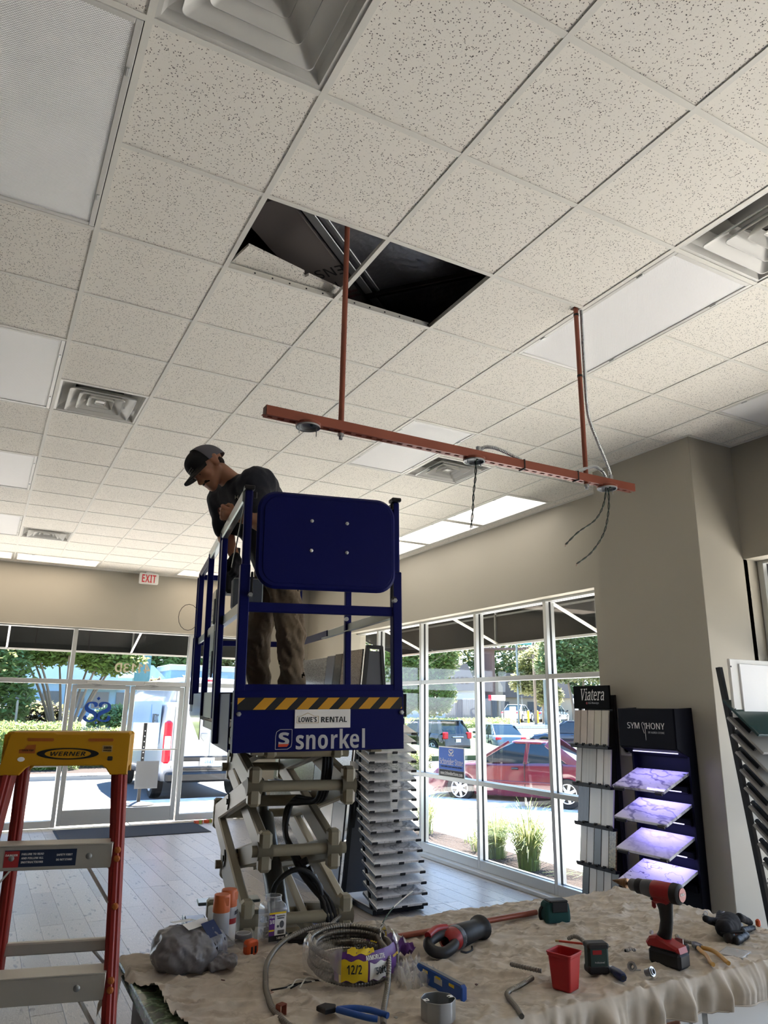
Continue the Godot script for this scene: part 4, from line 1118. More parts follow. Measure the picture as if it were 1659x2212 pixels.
func build_far(r: RandomNumberGenerator) -> void:
	# low blue building with awning, pale roofs, teal pillar sign
	var o := thing("building", "low pale blue building with a dark awning across the street", "building", V(7.4, 0.9, -61.0))
	part("wall", box_mesh(V(11.0, 2.6, 6.0)), M.blue_wall, o, T(V(0, 1.3, -3)))
	part("roof", mb().prism(PackedVector2Array([Vector2(-6, 2.6), Vector2(6, 2.6), Vector2(4.5, 4.0), Vector2(-4.5, 4.0)]), 7.0, T(V(0, 0, -3))).done(), M.sky_film, o)
	for k in 6: part("window", mb().box(V(-4.4 + k * 1.75, 1.25, 0.02), V(1.2, 1.2, 0.1)).done(), M.window_dark, o)
	part("awning", mb().box(V(0.6, 2.2, 0.7), V(3.4, 0.22, 1.4), 0.03).done(), M.black, o)
	o = thing("building", "pale blue building with white hipped roof behind the street number", "building", V(18.6, 0.9, -64.0))
	part("wall", box_mesh(V(8.0, 3.9, 5.0)), M.blue_wall, o, T(V(-0.4, 1.95, -3)))
	part("parapet", mb().box(V(-0.6, 4.1, -3), V(8.0, 0.5, 5.2), 0.05).done(), M.roof_white, o)
	part("roof", mb().lathe([Vector2(2.9, 2.8), Vector2(2.9, 3.0), Vector2(0.3, 4.3), Vector2(0, 4.35)], 4, T(V(3.2, 0, -0.8), PI / 4)).done(), M.roof_white, o)
	part("porch_wall", box_mesh(V(3.6, 2.8, 3.6)), M.blue_wall, o, T(V(3.2, 1.4, -0.8)))
	o = thing("pillar_sign", "tall teal roadside pillar sign behind the street number", "sign", V(6.5, 0.6, -37.0))
	part("post", mb().box(V(0.25, 3.0, 0), V(0.72, 6.0, 0.5), 0.03).done(), M.teal, o)
	part("sign_panel", mb().box(V(-0.45, 4.2, 0.1), V(0.7, 1.2, 0.25), 0.03).done(), M.window_dark, o)
	part("sign_panel", mb().box(V(-0.45, 2.9, 0.1), V(0.7, 0.9, 0.25), 0.03).done(), M.white, o)
	o = thing("low_wall", "brown stone post beside the lane seen through the glass door", "post", V(4.55, -0.05, -23.6))
	part("post_block", mb().lathe([Vector2(0.0, 0.0), Vector2(0.2, 0.0), Vector2(0.21, 0.7), Vector2(0.16, 1.25), Vector2(0.0, 1.32)], 10).done(), M.rust, o)
	for k in 2:
		o = thing("stake", ["yellow marker stake behind the hedge near the tree", "thin pale marker stake behind the hedge"][k], "stake", [V(-0.1, 0.0, -25.9), V(1.15, 0.0, -26.0)][k])
		o.rotation.z = [0.12, 0.03][k]
		part("rod", mb().cyl(Vector3.ZERO, V(0, 2.1 - 0.25 * k, 0), 0.035, 8).done(), [M.yellow, M.tan_wall][k], o)
		part("point", mb().cyl(V(0, 2.1 - 0.25 * k, 0), V(0, 2.17 - 0.25 * k, 0), 0.035, 8, 0.01).done(), [M.yellow, M.tan_wall][k], o)
	# sign holder on the pavement outside the door
	o = thing("sign_stand", "pavement sign stand with perforated post outside the glass door", "sign stand", V(2.95, -0.02, -15.2))
	part("base", mb().lathe([Vector2(0.0, 0.0), Vector2(0.3, 0.0), Vector2(0.3, 0.02), Vector2(0.08, 0.06), Vector2(0.0, 0.06)], 28).done(), M.black, o)
	part("post", mb().box(V(0, 0.75, 0), V(0.06, 1.5, 0.04), 0.004).done(), M.black_metal, o)
	for k in 7: part("hole", mb().cyl(V(0, 0.75 + k * 0.1, 0.018), V(0, 0.75 + k * 0.1, 0.022), 0.01, 8).done(), M.white, o)
	part("panel", mb().box(V(0.02, 1.25, -0.03), V(0.5, 0.5, 0.01), 0.003).done(), M.white_plastic, o)
	# across the street to the side: billboard, house, fence, poles, sign
	o = thing("billboard", "teal roadside billboard with an orange figure on a thick rusty post", "billboard", V(43.2, 0.9, -58.6), -0.62)
	part("post", mb().cyl(Vector3.ZERO, V(0, 6.8, 0), 0.75, 18).done(), M.rust, o)
	part("post_sleeve", mb().cyl(Vector3.ZERO, V(0, 2.3, 0), 0.85, 18).done(), M.timber_grey, o)
	part("panel", mb().box(V(0.2, 8.6, 0.6), V(8.2, 3.0, 0.3)).done(), M.board_teal, o)
	part("catwalk", mb().box(V(2.6, 6.7, 0.4), V(6.5, 0.16, 1.2)).bar(V(3.5, 6.8, -0.4), V(7.2, 7.4, -1.6), 0.2, 0.2).done(), M.rust, o)
	part("side_frame", mb().bar(V(4.5, 7.0, 0), V(4.5, 10, 0), 0.15, 0.15).bar(V(5.2, 7.0, -0.6), V(5.2, 10, -0.6), 0.15, 0.15).bar(V(6.4, 7.0, -1.6), V(6.4, 10, -1.6), 0.15, 0.15).bar(V(4.5, 9.2, 0), V(6.4, 9.2, -1.6), 0.12, 0.12).done(), M.rust, o)
	var pts := PackedVector2Array([Vector2(0.6, -0.7), Vector2(1.2, 0.1), Vector2(1.1, 0.7), Vector2(2.0, 0.9), Vector2(3.4, 1.1), Vector2(3.7, 0.5), Vector2(3.1, -0.3), Vector2(2.2, -0.2), Vector2(1.4, -0.4), Vector2(0.9, -1.0)])
	part("orange_figure", mb().prism(pts, 0.02, T(V(0.2, 8.5, 0.77))).done(), M.board_orange, o)
	part("lettering", text_fit("SOLUTIONS", 2.0, 0.5, 0.02, "Droid Sans", 700), M.vinyl_dark, o, T(V(-1.5, 8.7, 0.77)))
	part("lettering", text_fit("WWW  LISTING  SALE COM", 2.6, 0.3, 0.02), M.vinyl_dark, o, T(V(-1.8, 7.7, 0.77)))
	o = thing("roadside_sign", "white roadside sign with a red end on two posts", "sign", V(37.9, 0.84, -50.2), -0.62)
	part("panel", mb().box(V(0.15, 2.0, 0), V(1.15, 0.42, 0.12), 0.02).done(), M.white, o)
	part("end_panel", mb().box(V(-0.55, 2.0, 0), V(0.25, 0.44, 0.13), 0.02).done(), M.lamp_red, o)
	part("lettering", text_fit("easylife", 0.7, 0.14, 0.02, "Droid Sans", 700), M.lamp_red, o, T(V(0.18, 2.0, 0.065)))
	for x in [-0.45, 0.55]: part("post", mb().box(V(x, 0.9, 0), V(0.08, 1.8, 0.08)).done(), M.black, o)
	o = thing("building", "tan house with a steep grey roof behind the roadside sign", "building", V(49.0, 0.9, -62.0), -0.62)
	part("wall", box_mesh(V(11.0, 2.3, 6.0)), M.tan_wall, o, T(V(0, 1.15, 0)))
	part("roof", mb().prism(PackedVector2Array([Vector2(-3.6, 2.2), Vector2(5.8, 2.2), Vector2(4.6, 4.6), Vector2(-0.8, 4.6)]), 6.6).done(), M.roof_grey, o)
	part("gable", mb().prism(PackedVector2Array([Vector2(-3.9, 2.0), Vector2(-1.2, 2.0), Vector2(-1.2, 3.2), Vector2(-2.3, 5.2), Vector2(-3.9, 3.4)]), 1.0, T(V(0, 0, 2.9))).done(), M.tan_wall, o)
	for x in [-2.2, -1.0, 1.6, 2.5]: part("window", mb().box(V(x, 1.3, 3.02), V(0.8, 1.0, 0.1)).done(), M.window_dark, o)
	part("gable_window", mb().prism(PackedVector2Array([Vector2(-2.8, 3.6), Vector2(-1.9, 3.6), Vector2(-2.3, 4.5)]), 0.1, T(V(0, 0, 3.42))).done(), M.window_dark, o)
	o = thing("fence", "weathered grey board fence enclosure by the billboard post", "fence", V(35.6, 0.9, -51.6), -0.62)
	for k in 16: part("board", box_mesh(V(0.145, 1.75 + 0.03 * (k % 3), 0.04), 0.006), M.timber_grey, o, T(V(-1.5 + k * 0.155, 0.88, 0.004 * (k % 2))))
	part("gate", mb().bar(V(1.1, 0, 0), V(1.1, 2.4, 0), 0.07, 0.07).bar(V(1.7, 0, 0), V(1.7, 2.2, 0), 0.07, 0.07).bar(V(1.1, 1.8, 0), V(1.7, 1.8, 0), 0.05, 0.05).bar(V(1.3, 0, 0), V(1.3, 1.8, 0), 0.03, 0.03).bar(V(1.5, 0, 0), V(1.5, 1.8, 0), 0.03, 0.03).done(), M.pole_grey, o)
	o = thing("building", "long white low building behind the grey board fence", "building", V(36.5, 0.9, -60.0), -0.62)
	part("wall", box_mesh(V(12.0, 2.6, 4.0)), M.roof_white, o, T(V(-1.0, 1.3, 0)))
	part("roof", mb().prism(PackedVector2Array([Vector2(-7.4, 2.6), Vector2(5.4, 2.6), Vector2(4.4, 5.0), Vector2(-6.0, 5.0)]), 4.6).done(), M.roof_grey, o)
	for k in 3:
		o = thing("utility_pole", ["dark wooden utility pole beside the pale ones", "pale thick utility pole, tallest of the three", "thin pale utility pole behind the yellow-green tree"][k], "utility pole", [V(37.3, 0.85, -44.6), V(38.0, 0.85, -44.2), V(37.2, 0.85, -46.5)][k])
		part("shaft", mb().cyl(Vector3.ZERO, V(0, [5.2, 9.0, 7.5][k], 0), [0.11, 0.15, 0.08][k], 10).done(), [M.bark, M.pole_grey, M.pole_grey][k], o)
		part("arm", mb().bar(V(-0.6, [4.9, 7.6, 7.0][k], 0), V(0.6, [4.9, 7.6, 7.0][k], 0), 0.08, 0.08).done(), [M.bark, M.pole_grey, M.pole_grey][k], o)
	for k in 5:
		o = thing("bollard", "yellow bollard in the row before the white hatchback, %s" % ["nearest the white cabinet", "second from the white cabinet", "middle one", "second from the poles", "thickest, nearest the poles"][k], "bollard", V(39.4 + k * 0.62, 0.85, -49.2 + k * 0.42), 0.0, "yellow bollards")
		part("tube", mb().cyl(Vector3.ZERO, V(0, 0.95 if k < 4 else 1.05, 0), 0.09 if k < 4 else 0.16, 10).done(), M.yellow, o)
		part("cap", mb().lathe([Vector2(0.09, 0.95), Vector2(0.06, 1.0), Vector2(0, 1.02)], 10).done(), M.yellow, o)
	o = thing("utility_cabinet", "white metal cabinet under the roadside sign", "cabinet", V(38.6, 0.85, -49.0), -0.62)
	part("case", mb().box(V(0, 0.65, 0), V(0.5, 1.3, 0.5), 0.03).done(), M.white, o)
	part("door", mb().box(V(0, 0.65, 0.255), V(0.42, 1.15, 0.02), 0.008).done(), M.white, o)

# ---------------------------------------------------------------- scissor lift
func build_lift() -> void:
	var blue := hexmat("lift_blue", "040b4e", 0.5)
	blue.metallic_specular = 0.28
	hexmat("lift_cream", "938b76", 0.42); hexmat("cylinder_grey", "54534c", 0.35, 0.4); hexmat("hose", "171718", 0.6)
	hexmat("galv", "8f9796", 0.28, 0.8); hexmat("mirror_steel", "a9adab", 0.1, 1.0); hexmat("hazard_yellow", "c8901a", 0.5); hexmat("decal_white", "e9e7e4", 0.5); hexmat("decal_grey", "b9b9bb", 0.5); hexmat("decal_orange", "c9482a", 0.5); hexmat("decal_black", "101012", 0.6); hexmat("gold_line", "b3935c", 0.5); hexmat("chassis_blue", "1c3a78", 0.12)
	M.chassis_blue.clearcoat_enabled = true; M.chassis_blue.clearcoat = 0.8
	var o := thing("scissor_lift", "blue and cream scissor lift with a worker on its raised platform", "scissor lift", V(1.399, 0, -3.171), -0.17)
	var P := Transform3D(Basis(Vector3.BACK, 0.022) * Basis(Vector3.RIGHT, 0.011), V(0, 1.622, 0))
	var W := 0.40
	# front plate and its markings
	var fp := part("front_plate", mb().box(V(0, 0.133, 0), V(0.8, 0.266, 0.006), 0.002).box(V(-0.397, 0.133, -0.03), V(0.006, 0.266, 0.06)).box(V(0.397, 0.133, -0.03), V(0.006, 0.266, 0.06)).done(), blue, o, P)
	var hz := mb()
	part("hazard_band", mb().quad_at(-0.385, 0.392, 0.181, 0.236, 0.0036).done(), M.decal_black, fp)
	for k in 9:
		var x := -0.385 + k * 0.0985
		var q := PackedVector2Array([Vector2(x - 0.03, 0.183), Vector2(x + 0.025, 0.183), Vector2(x + 0.075, 0.234), Vector2(x + 0.02, 0.234)])
		if k == 0: q = PackedVector2Array([Vector2(-0.385, 0.205), Vector2(-0.385, 0.234), Vector2(-0.352, 0.234)])
		if k == 8: q = PackedVector2Array([Vector2(x - 0.02, 0.183), Vector2(0.392, 0.183), Vector2(0.392, 0.192)])
		part("hazard_stripe", mb().prism(q, 0.0008, T(V(0, 0, 0.0042))).done(), M.hazard_yellow, fp)
	part("rental_label", mb().box(V(0.005, 0.141, 0.0045), V(0.262, 0.082, 0.003), 0.001).done(), M.decal_white, fp)
	part("rental_lettering", text_fit("RENTAL", 0.122, 0.024, 0.001, "Droid Sans", 700), M.decal_black, fp, T(V(0.058, 0.137, 0.0065)))
	part("rental_lettering", text_fit("LOWE'S", 0.084, 0.022, 0.001, "Droid Sans", 700), M.decal_black, fp, T(V(-0.066, 0.138, 0.0065)))
	var ho := [V(-0.115, 0.123, 0.0065), V(-0.115, 0.152, 0.0065), V(-0.098, 0.152, 0.0065), V(-0.066, 0.167, 0.0065), V(-0.034, 0.152, 0.0065), V(-0.016, 0.152, 0.0065), V(-0.016, 0.123, 0.0065), V(-0.115, 0.123, 0.0065)]
	var hl := mb()
	for i in 7: hl.bar(ho[i], ho[i + 1], 0.0016, 0.001, Vector3.BACK)
	part("gable_outline", hl.done(), M.gold_line, fp)
	part("maker_lettering", text_fit("snorkel", 0.325, 0.086, 0.001, "Droid Sans", 700), M.decal_grey, fp, T(V(0.045, 0.052, 0.004)))
	var lg := PackedVector2Array()
	for p in [[-0.21, 0.012], [-0.155, 0.012], [-0.139, 0.022], [-0.136, 0.04], [-0.136, 0.096], [-0.19, 0.096], [-0.206, 0.086], [-0.21, 0.066]]: lg.append(Vector2(p[0], p[1]))
	var lo := mb()
	for i in lg.size(): lo.bar(V(lg[i].x, lg[i].y, 0.004), V(lg[(i + 1) % lg.size()].x, lg[(i + 1) % lg.size()].y, 0.004), 0.0022, 0.001, Vector3.BACK)
	part("maker_emblem", lo.done(), M.decal_grey, fp)
	part("maker_emblem", text_fit("s", 0.048, 0.056, 0.001, "Droid Sans", 700), M.decal_grey, fp, T(V(-0.172, 0.056, 0.004)))
	part("emblem_dash", mb().prism(PackedVector2Array([Vector2(-0.197, 0.022), Vector2(-0.158, 0.022), Vector2(-0.148, 0.034), Vector2(-0.197, 0.034)]), 0.001, T(V(0, 0, 0.0048))).done(), M.decal_orange, fp)
	for x in [-0.378, 0.388]:
		part("bolt", mb().lathe([Vector2(0.0, 0.012), Vector2(0.009, 0.011), Vector2(0.0115, 0.008), Vector2(0.0115, 0.0)], 6, Transform3D(Basis(Vector3.RIGHT, PI / 2), V(x, 0.165, 0.003))).done(), M.zinc, fp)
	# deck
	part("deck", mb().box(V(0, 0.075, -0.83), V(0.76, 0.05, 1.62), 0.005).box(V(0, 0.1, -2.08), V(0.7, 0.04, 0.9), 0.005).done(), M.black_metal, o, P)
	part("deck_joist", mb().box(V(-0.28, 0.02, -0.85), V(0.06, 0.07, 1.6), 0.004).box(V(0.28, 0.02, -0.85), V(0.06, 0.07, 1.6), 0.004).box(V(0, 0.02, -0.15), V(0.6, 0.05, 0.05)).box(V(0, 0.02, -1.55), V(0.6, 0.05, 0.05)).done(), M.lift_cream, o, P)
	for s in [-1.0, 1.0]:
		part("side_skirt", mb().box(V(s * 0.385, 0.12, -0.62), V(0.006, 0.27, 0.72), 0.002).box(V(s * 0.36, 0.0, -0.62), V(0.05, 0.006, 0.72)).done(), blue, o, P)
		part("kick_board", mb().box(V(s * 0.385, 0.19, -1.32), V(0.006, 0.15, 0.7), 0.002).done(), M.black_metal, o, P)
		var q := PackedVector2Array([Vector2(-0.45, 0.13), Vector2(0.45, 0.13), Vector2(0.45, -0.16), Vector2(-0.45, -0.02)])
		part("extension_skirt", mb().prism(q, 0.005, Transform3D(Basis(Vector3.UP, -PI / 2), V(s * 0.4, 0.13, -2.07))).done(), M.mirror_steel, o, P)
	part("rear_kick_board", mb().box(V(0, 0.19, -2.5), V(0.76, 0.16, 0.006)).done(), M.black_metal, o, P)
	# guardrail: posts
	var tw := 0.038
	var ht := 1.206; var hm := 0.643
	for s in [-1.0, 1.0]:
		part("front_post", mb().box(V(s * 0.375, 0.42, -0.025), V(0.046, 0.84, 0.05), 0.004).box(V(s * 0.372, 0.93, -0.025), V(tw, ht - 0.66, 0.042), 0.008).done(), blue, o, P)
		part("post_hinge", mb().box(V(s * 0.372, ht + 0.005, -0.02), V(0.05, 0.02, 0.06), 0.004).cyl(V(s * 0.345, ht - 0.02, 0.01), V(s * 0.345, ht - 0.05, 0.01), 0.008, 8).done(), M.black_metal, o, P)
		part("lock_pin", mb().cyl(V(s * 0.35, hm + 0.06, 0.0), V(s * 0.35, hm + 0.06, 0.03), 0.009, 10).box(V(s * 0.345, hm + 0.11, 0.008), V(0.012, 0.1, 0.008), 0.003).done(), M.black_metal, o, P)
		part("bolt", mb().cyl(V(s * 0.352, hm + 0.05, 0.005), V(s * 0.352, hm + 0.05, 0.034), 0.011, 6).done(), M.zinc, o, P)
		for z in [-0.93, -1.62]:
			if s < 0 or z > -1.0: part("side_post", mb().box(V(s * 0.385, 0.65, z), V(tw, 1.06, tw), 0.004).done(), blue, o, P)
		for z in [-2.34, -2.5]:
			part("rear_post", mb().box(V(s * 0.385, 0.64, z), V(tw, 1.02, tw), 0.004).box(V(s * 0.385, 0.43, z), V(0.05, 0.5, 0.05), 0.004).done(), blue, o, P)
		part("top_rail", mb().bar(V(s * 0.38, ht - 0.03, -0.04), V(s * 0.38, ht - 0.03, -1.7), tw, 0.062, Vector3.UP, 0.006).done(), M.galv, o, P)
		part("top_rail", mb().bar(V(s * 0.38, ht - 0.045, -1.7), V(s * 0.38, ht - 0.045, -2.5), 0.034, 0.05, Vector3.UP, 0.006).done(), blue, o, P)
		part("mid_rail", mb().bar(V(s * 0.386, hm, -0.04), V(s * 0.386, hm, -1.5), 0.012, 0.05, Vector3.UP, 0.003).bar(V(s * 0.378, hm - 0.022, -0.04), V(s * 0.378, hm - 0.022, -1.5), 0.03, 0.006).done(), M.galv, o, P)
		part("mid_rail", mb().bar(V(s * 0.38, hm, -1.4), V(s * 0.38, hm, -2.5), 0.012, 0.05, Vector3.UP, 0.003).done(), blue if s > 0 else M.galv, o, P)
		part("bolt", mb().cyl(V(s * 0.37, hm + 0.05, -0.91), V(s * 0.37, hm + 0.05, -0.895), 0.013, 8).done(), M.zinc, o, P)
	part("front_rail", mb().bar(V(-0.36, hm, -0.025), V(0.36, hm, -0.025), 0.03, 0.045, Vector3.UP, 0.004).done(), blue, o, P)
	part("front_sill_rail", mb().bar(V(-0.38, 0.276, -0.02), V(0.38, 0.276, -0.02), 0.036, 0.036, Vector3.UP, 0.004).done(), blue, o, P)
	part("rear_rail", mb().bar(V(-0.38, hm, -2.5), V(0.38, hm, -2.5), 0.03, 0.042, Vector3.UP, 0.004).bar(V(-0.38, ht - 0.05, -2.5), V(0.38, ht - 0.05, -2.5), 0.03, 0.042, Vector3.UP, 0.004).done(), blue, o, P)
	# gate post with hinge plates, control box
	part("gate_post", mb().box(V(-0.4, 0.55, -0.72), V(0.03, 1.1, 0.075), 0.004).done(), blue, o, P)
	for y in [0.72, 0.42]:
		var hp := part("hinge_plate", mb().box(V(-0.41, y, -1.02), V(0.012, 0.15, 0.1), 0.003).done(), M.galv, o, P)
		for k in 4: part("rivet", mb().cyl(V(-0.417, y - 0.055 + k * 0.036, -1.02), V(-0.42, y - 0.055 + k * 0.036, -1.02), 0.006, 8).done(), M.alu, hp)
	part("document_box", mb().box(V(-0.28, 0.78, -0.6), V(0.16, 0.16, 0.1), 0.006).done(), M.galv, o, P)
	part("control_box", mb().box(V(-0.3, 0.92, -0.95), V(0.14, 0.2, 0.16), 0.02).cyl(V(-0.3, 1.02, -0.95), V(-0.3, 1.1, -0.95), 0.02, 10).done(), M.black, o, P)
	part("gate_panel", mb().box(V(-0.392, 0.62, -1.2), V(0.006, 0.5, 0.22), 0.003).done(), M.galv, o, P)
	part("rail_clip", mb().bar(V(-0.38, ht - 0.02, -0.05), V(-0.38, ht - 0.3, -0.5), 0.006, 0.006).bar(V(-0.37, ht - 0.02, -0.05), V(-0.372, ht - 0.42, -0.03), 0.004, 0.004).done(), M.steel, o, P)
	var ring := []
	for k in 17: ring.append(V(-0.46 + cos(TAU * k / 16.0) * 0.075, 0.83 + sin(TAU * k / 16.0) * 0.1, -2.42))
	part("lanyard_wire", mb().tube(ring, 0.0022, 5).done(), M.black, o, P)
	# the big rounded panel over the front rail
	var pn := part("front_panel", mb().prism(rounded(0.69, 0.47, 0.095, 8), 0.03, T(V(0.012, 0.962, 0.012)), 0.012).done(), blue, o, P)
	part("panel_rim", mb().prism(rounded(0.64, 0.42, 0.075, 8), 0.006, T(V(0.018, 0.962, 0.028)), 0.002).done(), blue, pn)
	for b in [[-0.072, 1.06], [0.104, 1.06], [-0.072, 0.915], [0.104, 0.915]]: part("bolt", mb().lathe([Vector2(0, 0.008), Vector2(0.006, 0.007), Vector2(0.009, 0.004), Vector2(0.009, 0)], 6, Transform3D(Basis(Vector3.RIGHT, PI / 2), V(b[0], b[1], 0.031))).done(), M.alu, pn)
	# scissor stack
	var ys := [0.56, 0.855, 1.15, 1.44, 1.66]
	var zf := -0.36; var zr := -1.72
	for k in 4:
		for s in [-1.0, 1.0]:
			for a in 2:   # 0 rises to the rear, 1 rises to the front
				var outer := (a == 0) == (k % 2 == 1)
				var x: float = s * (0.235 if outer else 0.168)
				var p := V(x, ys[k], zf if a == 0 else zr); var q := V(x, ys[k + 1], zr if a == 0 else zf)
				var d := (q - p).normalized()
				var b := mb().bar(p + d * 0.03, q - d * 0.03, 0.05, 0.105, Vector3.UP, 0.008)
				var e: Vector3 = p if a == 0 else q
				var up := 1.0 if a == 0 else -1.0
				b.box(e + V(0, up * 0.035, 0.0), V(0.062, 0.11, 0.075), 0.014)
				b.box((q if a == 0 else p) + V(0, -up * 0.035, 0.0), V(0.062, 0.11, 0.075), 0.014)
				var arm := part("scissor_arm", b.done(), M.lift_cream, o)
				part("pivot_collar", mb().cyl(e + V(-0.036, 0, 0), e + V(0.036, 0, 0), 0.042, 16).done(), M.lift_cream, arm)
				var c := (p + q) / 2
				part("pivot_plate", mb().prism(PackedVector2Array([Vector2(-0.035, 0), Vector2(0, 0.045), Vector2(0.035, 0), Vector2(0, -0.045)]), 0.008, Transform3D(Basis(Vector3.UP, PI / 2), c + V(s * 0.03, 0, 0)), 0.002).cyl(c + V(s * 0.03, 0, 0), c + V(s * 0.042, 0, 0), 0.016, 12).done(), M.cylinder_grey, arm)
		part("cross_tube", mb().cyl(V(-0.23, ys[k + 1] if k < 3 else 1.6, zf), V(0.23, ys[k + 1] if k < 3 else 1.6, zf), 0.026, 16).done(), M.lift_cream, o)
		part("cross_tube", mb().cyl(V(-0.23, (ys[k] + ys[k + 1]) / 2, (zf + zr) / 2), V(0.23, (ys[k] + ys[k + 1]) / 2, (zf + zr) / 2), 0.03, 16).done(), M.lift_cream, o)
		part("cross_tube", mb().cyl(V(-0.23, ys[k + 1] - 0.01, zr), V(0.23, ys[k + 1] - 0.01, zr), 0.026, 16).done(), M.lift_cream, o)
	part("hydraulic_cylinder", mb().cyl(V(0.0, 0.68, -0.62), V(-0.02, 1.18, -1.25), 0.055, 20).cyl(V(-0.02, 1.18, -1.25), V(-0.025, 1.36, -1.48), 0.034, 16).done(), M.cylinder_grey, o)
	part("cylinder_bracket", mb().box(V(0.0, 0.7, -0.6), V(0.16, 0.12, 0.1), 0.02).done(), M.lift_cream, o)
	for h in [[0, 0.0], [1, 0.018], [2, -0.016]]:
		var w: float = h[1]
		part("hose", mb().tube(path([V(0.16 + w, 1.62, -0.5), V(0.14 + w, 1.5, -0.42), V(0.13 + w, 1.36, -0.5), V(0.02 + w, 1.32 + w, -0.7), V(-0.02, 1.2, -0.62 + w), V(0.06 + w, 1.02, -0.5), V(0.15 + w, 0.9, -0.36), V(0.17 + w, 0.76 + w, -0.33), V(0.06, 0.68 + w, -0.42), V(-0.05, 0.78, -0.46)], 0.03), 0.012, 7).done(), M.hose, o)
	part("hose_loop", mb().tube(path([V(-0.08, 0.8, -0.5), V(-0.1, 0.98, -0.42), V(0.0, 1.06, -0.38), V(0.1, 1.0, -0.38), V(0.14, 0.88, -0.4)], 0.03), 0.013, 7).done(), M.hose, o)
	for k in 5: part("cable_tie", mb().cyl(V(0.05 + 0.02 * k, 1.06 - 0.035 * k, -0.51 + 0.025 * k), V(0.075 + 0.02 * k, 1.075 - 0.035 * k, -0.5 + 0.025 * k), 0.018, 8).done(), M.black, o)
	part("stabiliser_stay", mb().bar(V(-0.05, 0.9, -1.3), V(0.16, 1.14, -0.5), 0.02, 0.03).done(), M.lift_cream, o)
	# chassis on its four wheels
	var ch := part("chassis", mb().box(V(0, 0.3, -1.04), V(0.5, 0.26, 1.75), 0.02).box(V(0, 0.47, -1.04), V(0.56, 0.09, 1.5), 0.01).done(), M.cylinder_grey, o)
	for s in [-1.0, 1.0]:
		part("chassis_cover", mb().box(V(s * 0.335, 0.35, -1.12), V(0.13, 0.42, 1.25), 0.012).done(), M.chassis_blue, ch)
		part("cover_edge", mb().box(V(s * 0.404, 0.35, -1.12), V(0.008, 0.43, 1.25), 0.002).done(), M.galv, ch)
		for z in [-0.3, -1.78]:
			var wl := part("wheel", mb().lathe([Vector2(0.0, -0.05), Vector2(0.1, -0.055), Vector2(0.15, -0.055), Vector2(0.16, -0.04), Vector2(0.16, 0.04), Vector2(0.15, 0.055), Vector2(0.1, 0.055), Vector2(0.0, 0.05)], 24, Transform3D(Basis(Vector3.BACK, PI / 2), V(s * 0.34, 0.16, z))).done(), M.decal_grey, o)
			part("hub", mb().cyl(V(s * 0.39, 0.16, z), V(s * 0.402, 0.16, z), 0.06, 14).done(), M.cylinder_grey, wl)
	part("ladder_step", mb().box(V(-0.1, 0.58, -1.95), V(0.4, 0.02, 0.12), 0.004).done(), M.galv, o)

# ---------------------------------------------------------------- hanging copper bar
func corrugated(pts: Array, r: float, pitch := 0.0042) -> ArrayMesh:
	var pp := path(pts, pitch)
	var rr := []
	for i in pp.size(): rr.append(r * (1.0 if i % 2 == 0 else 0.8))
	return mb().tube(pp, r, 9, rr).done()

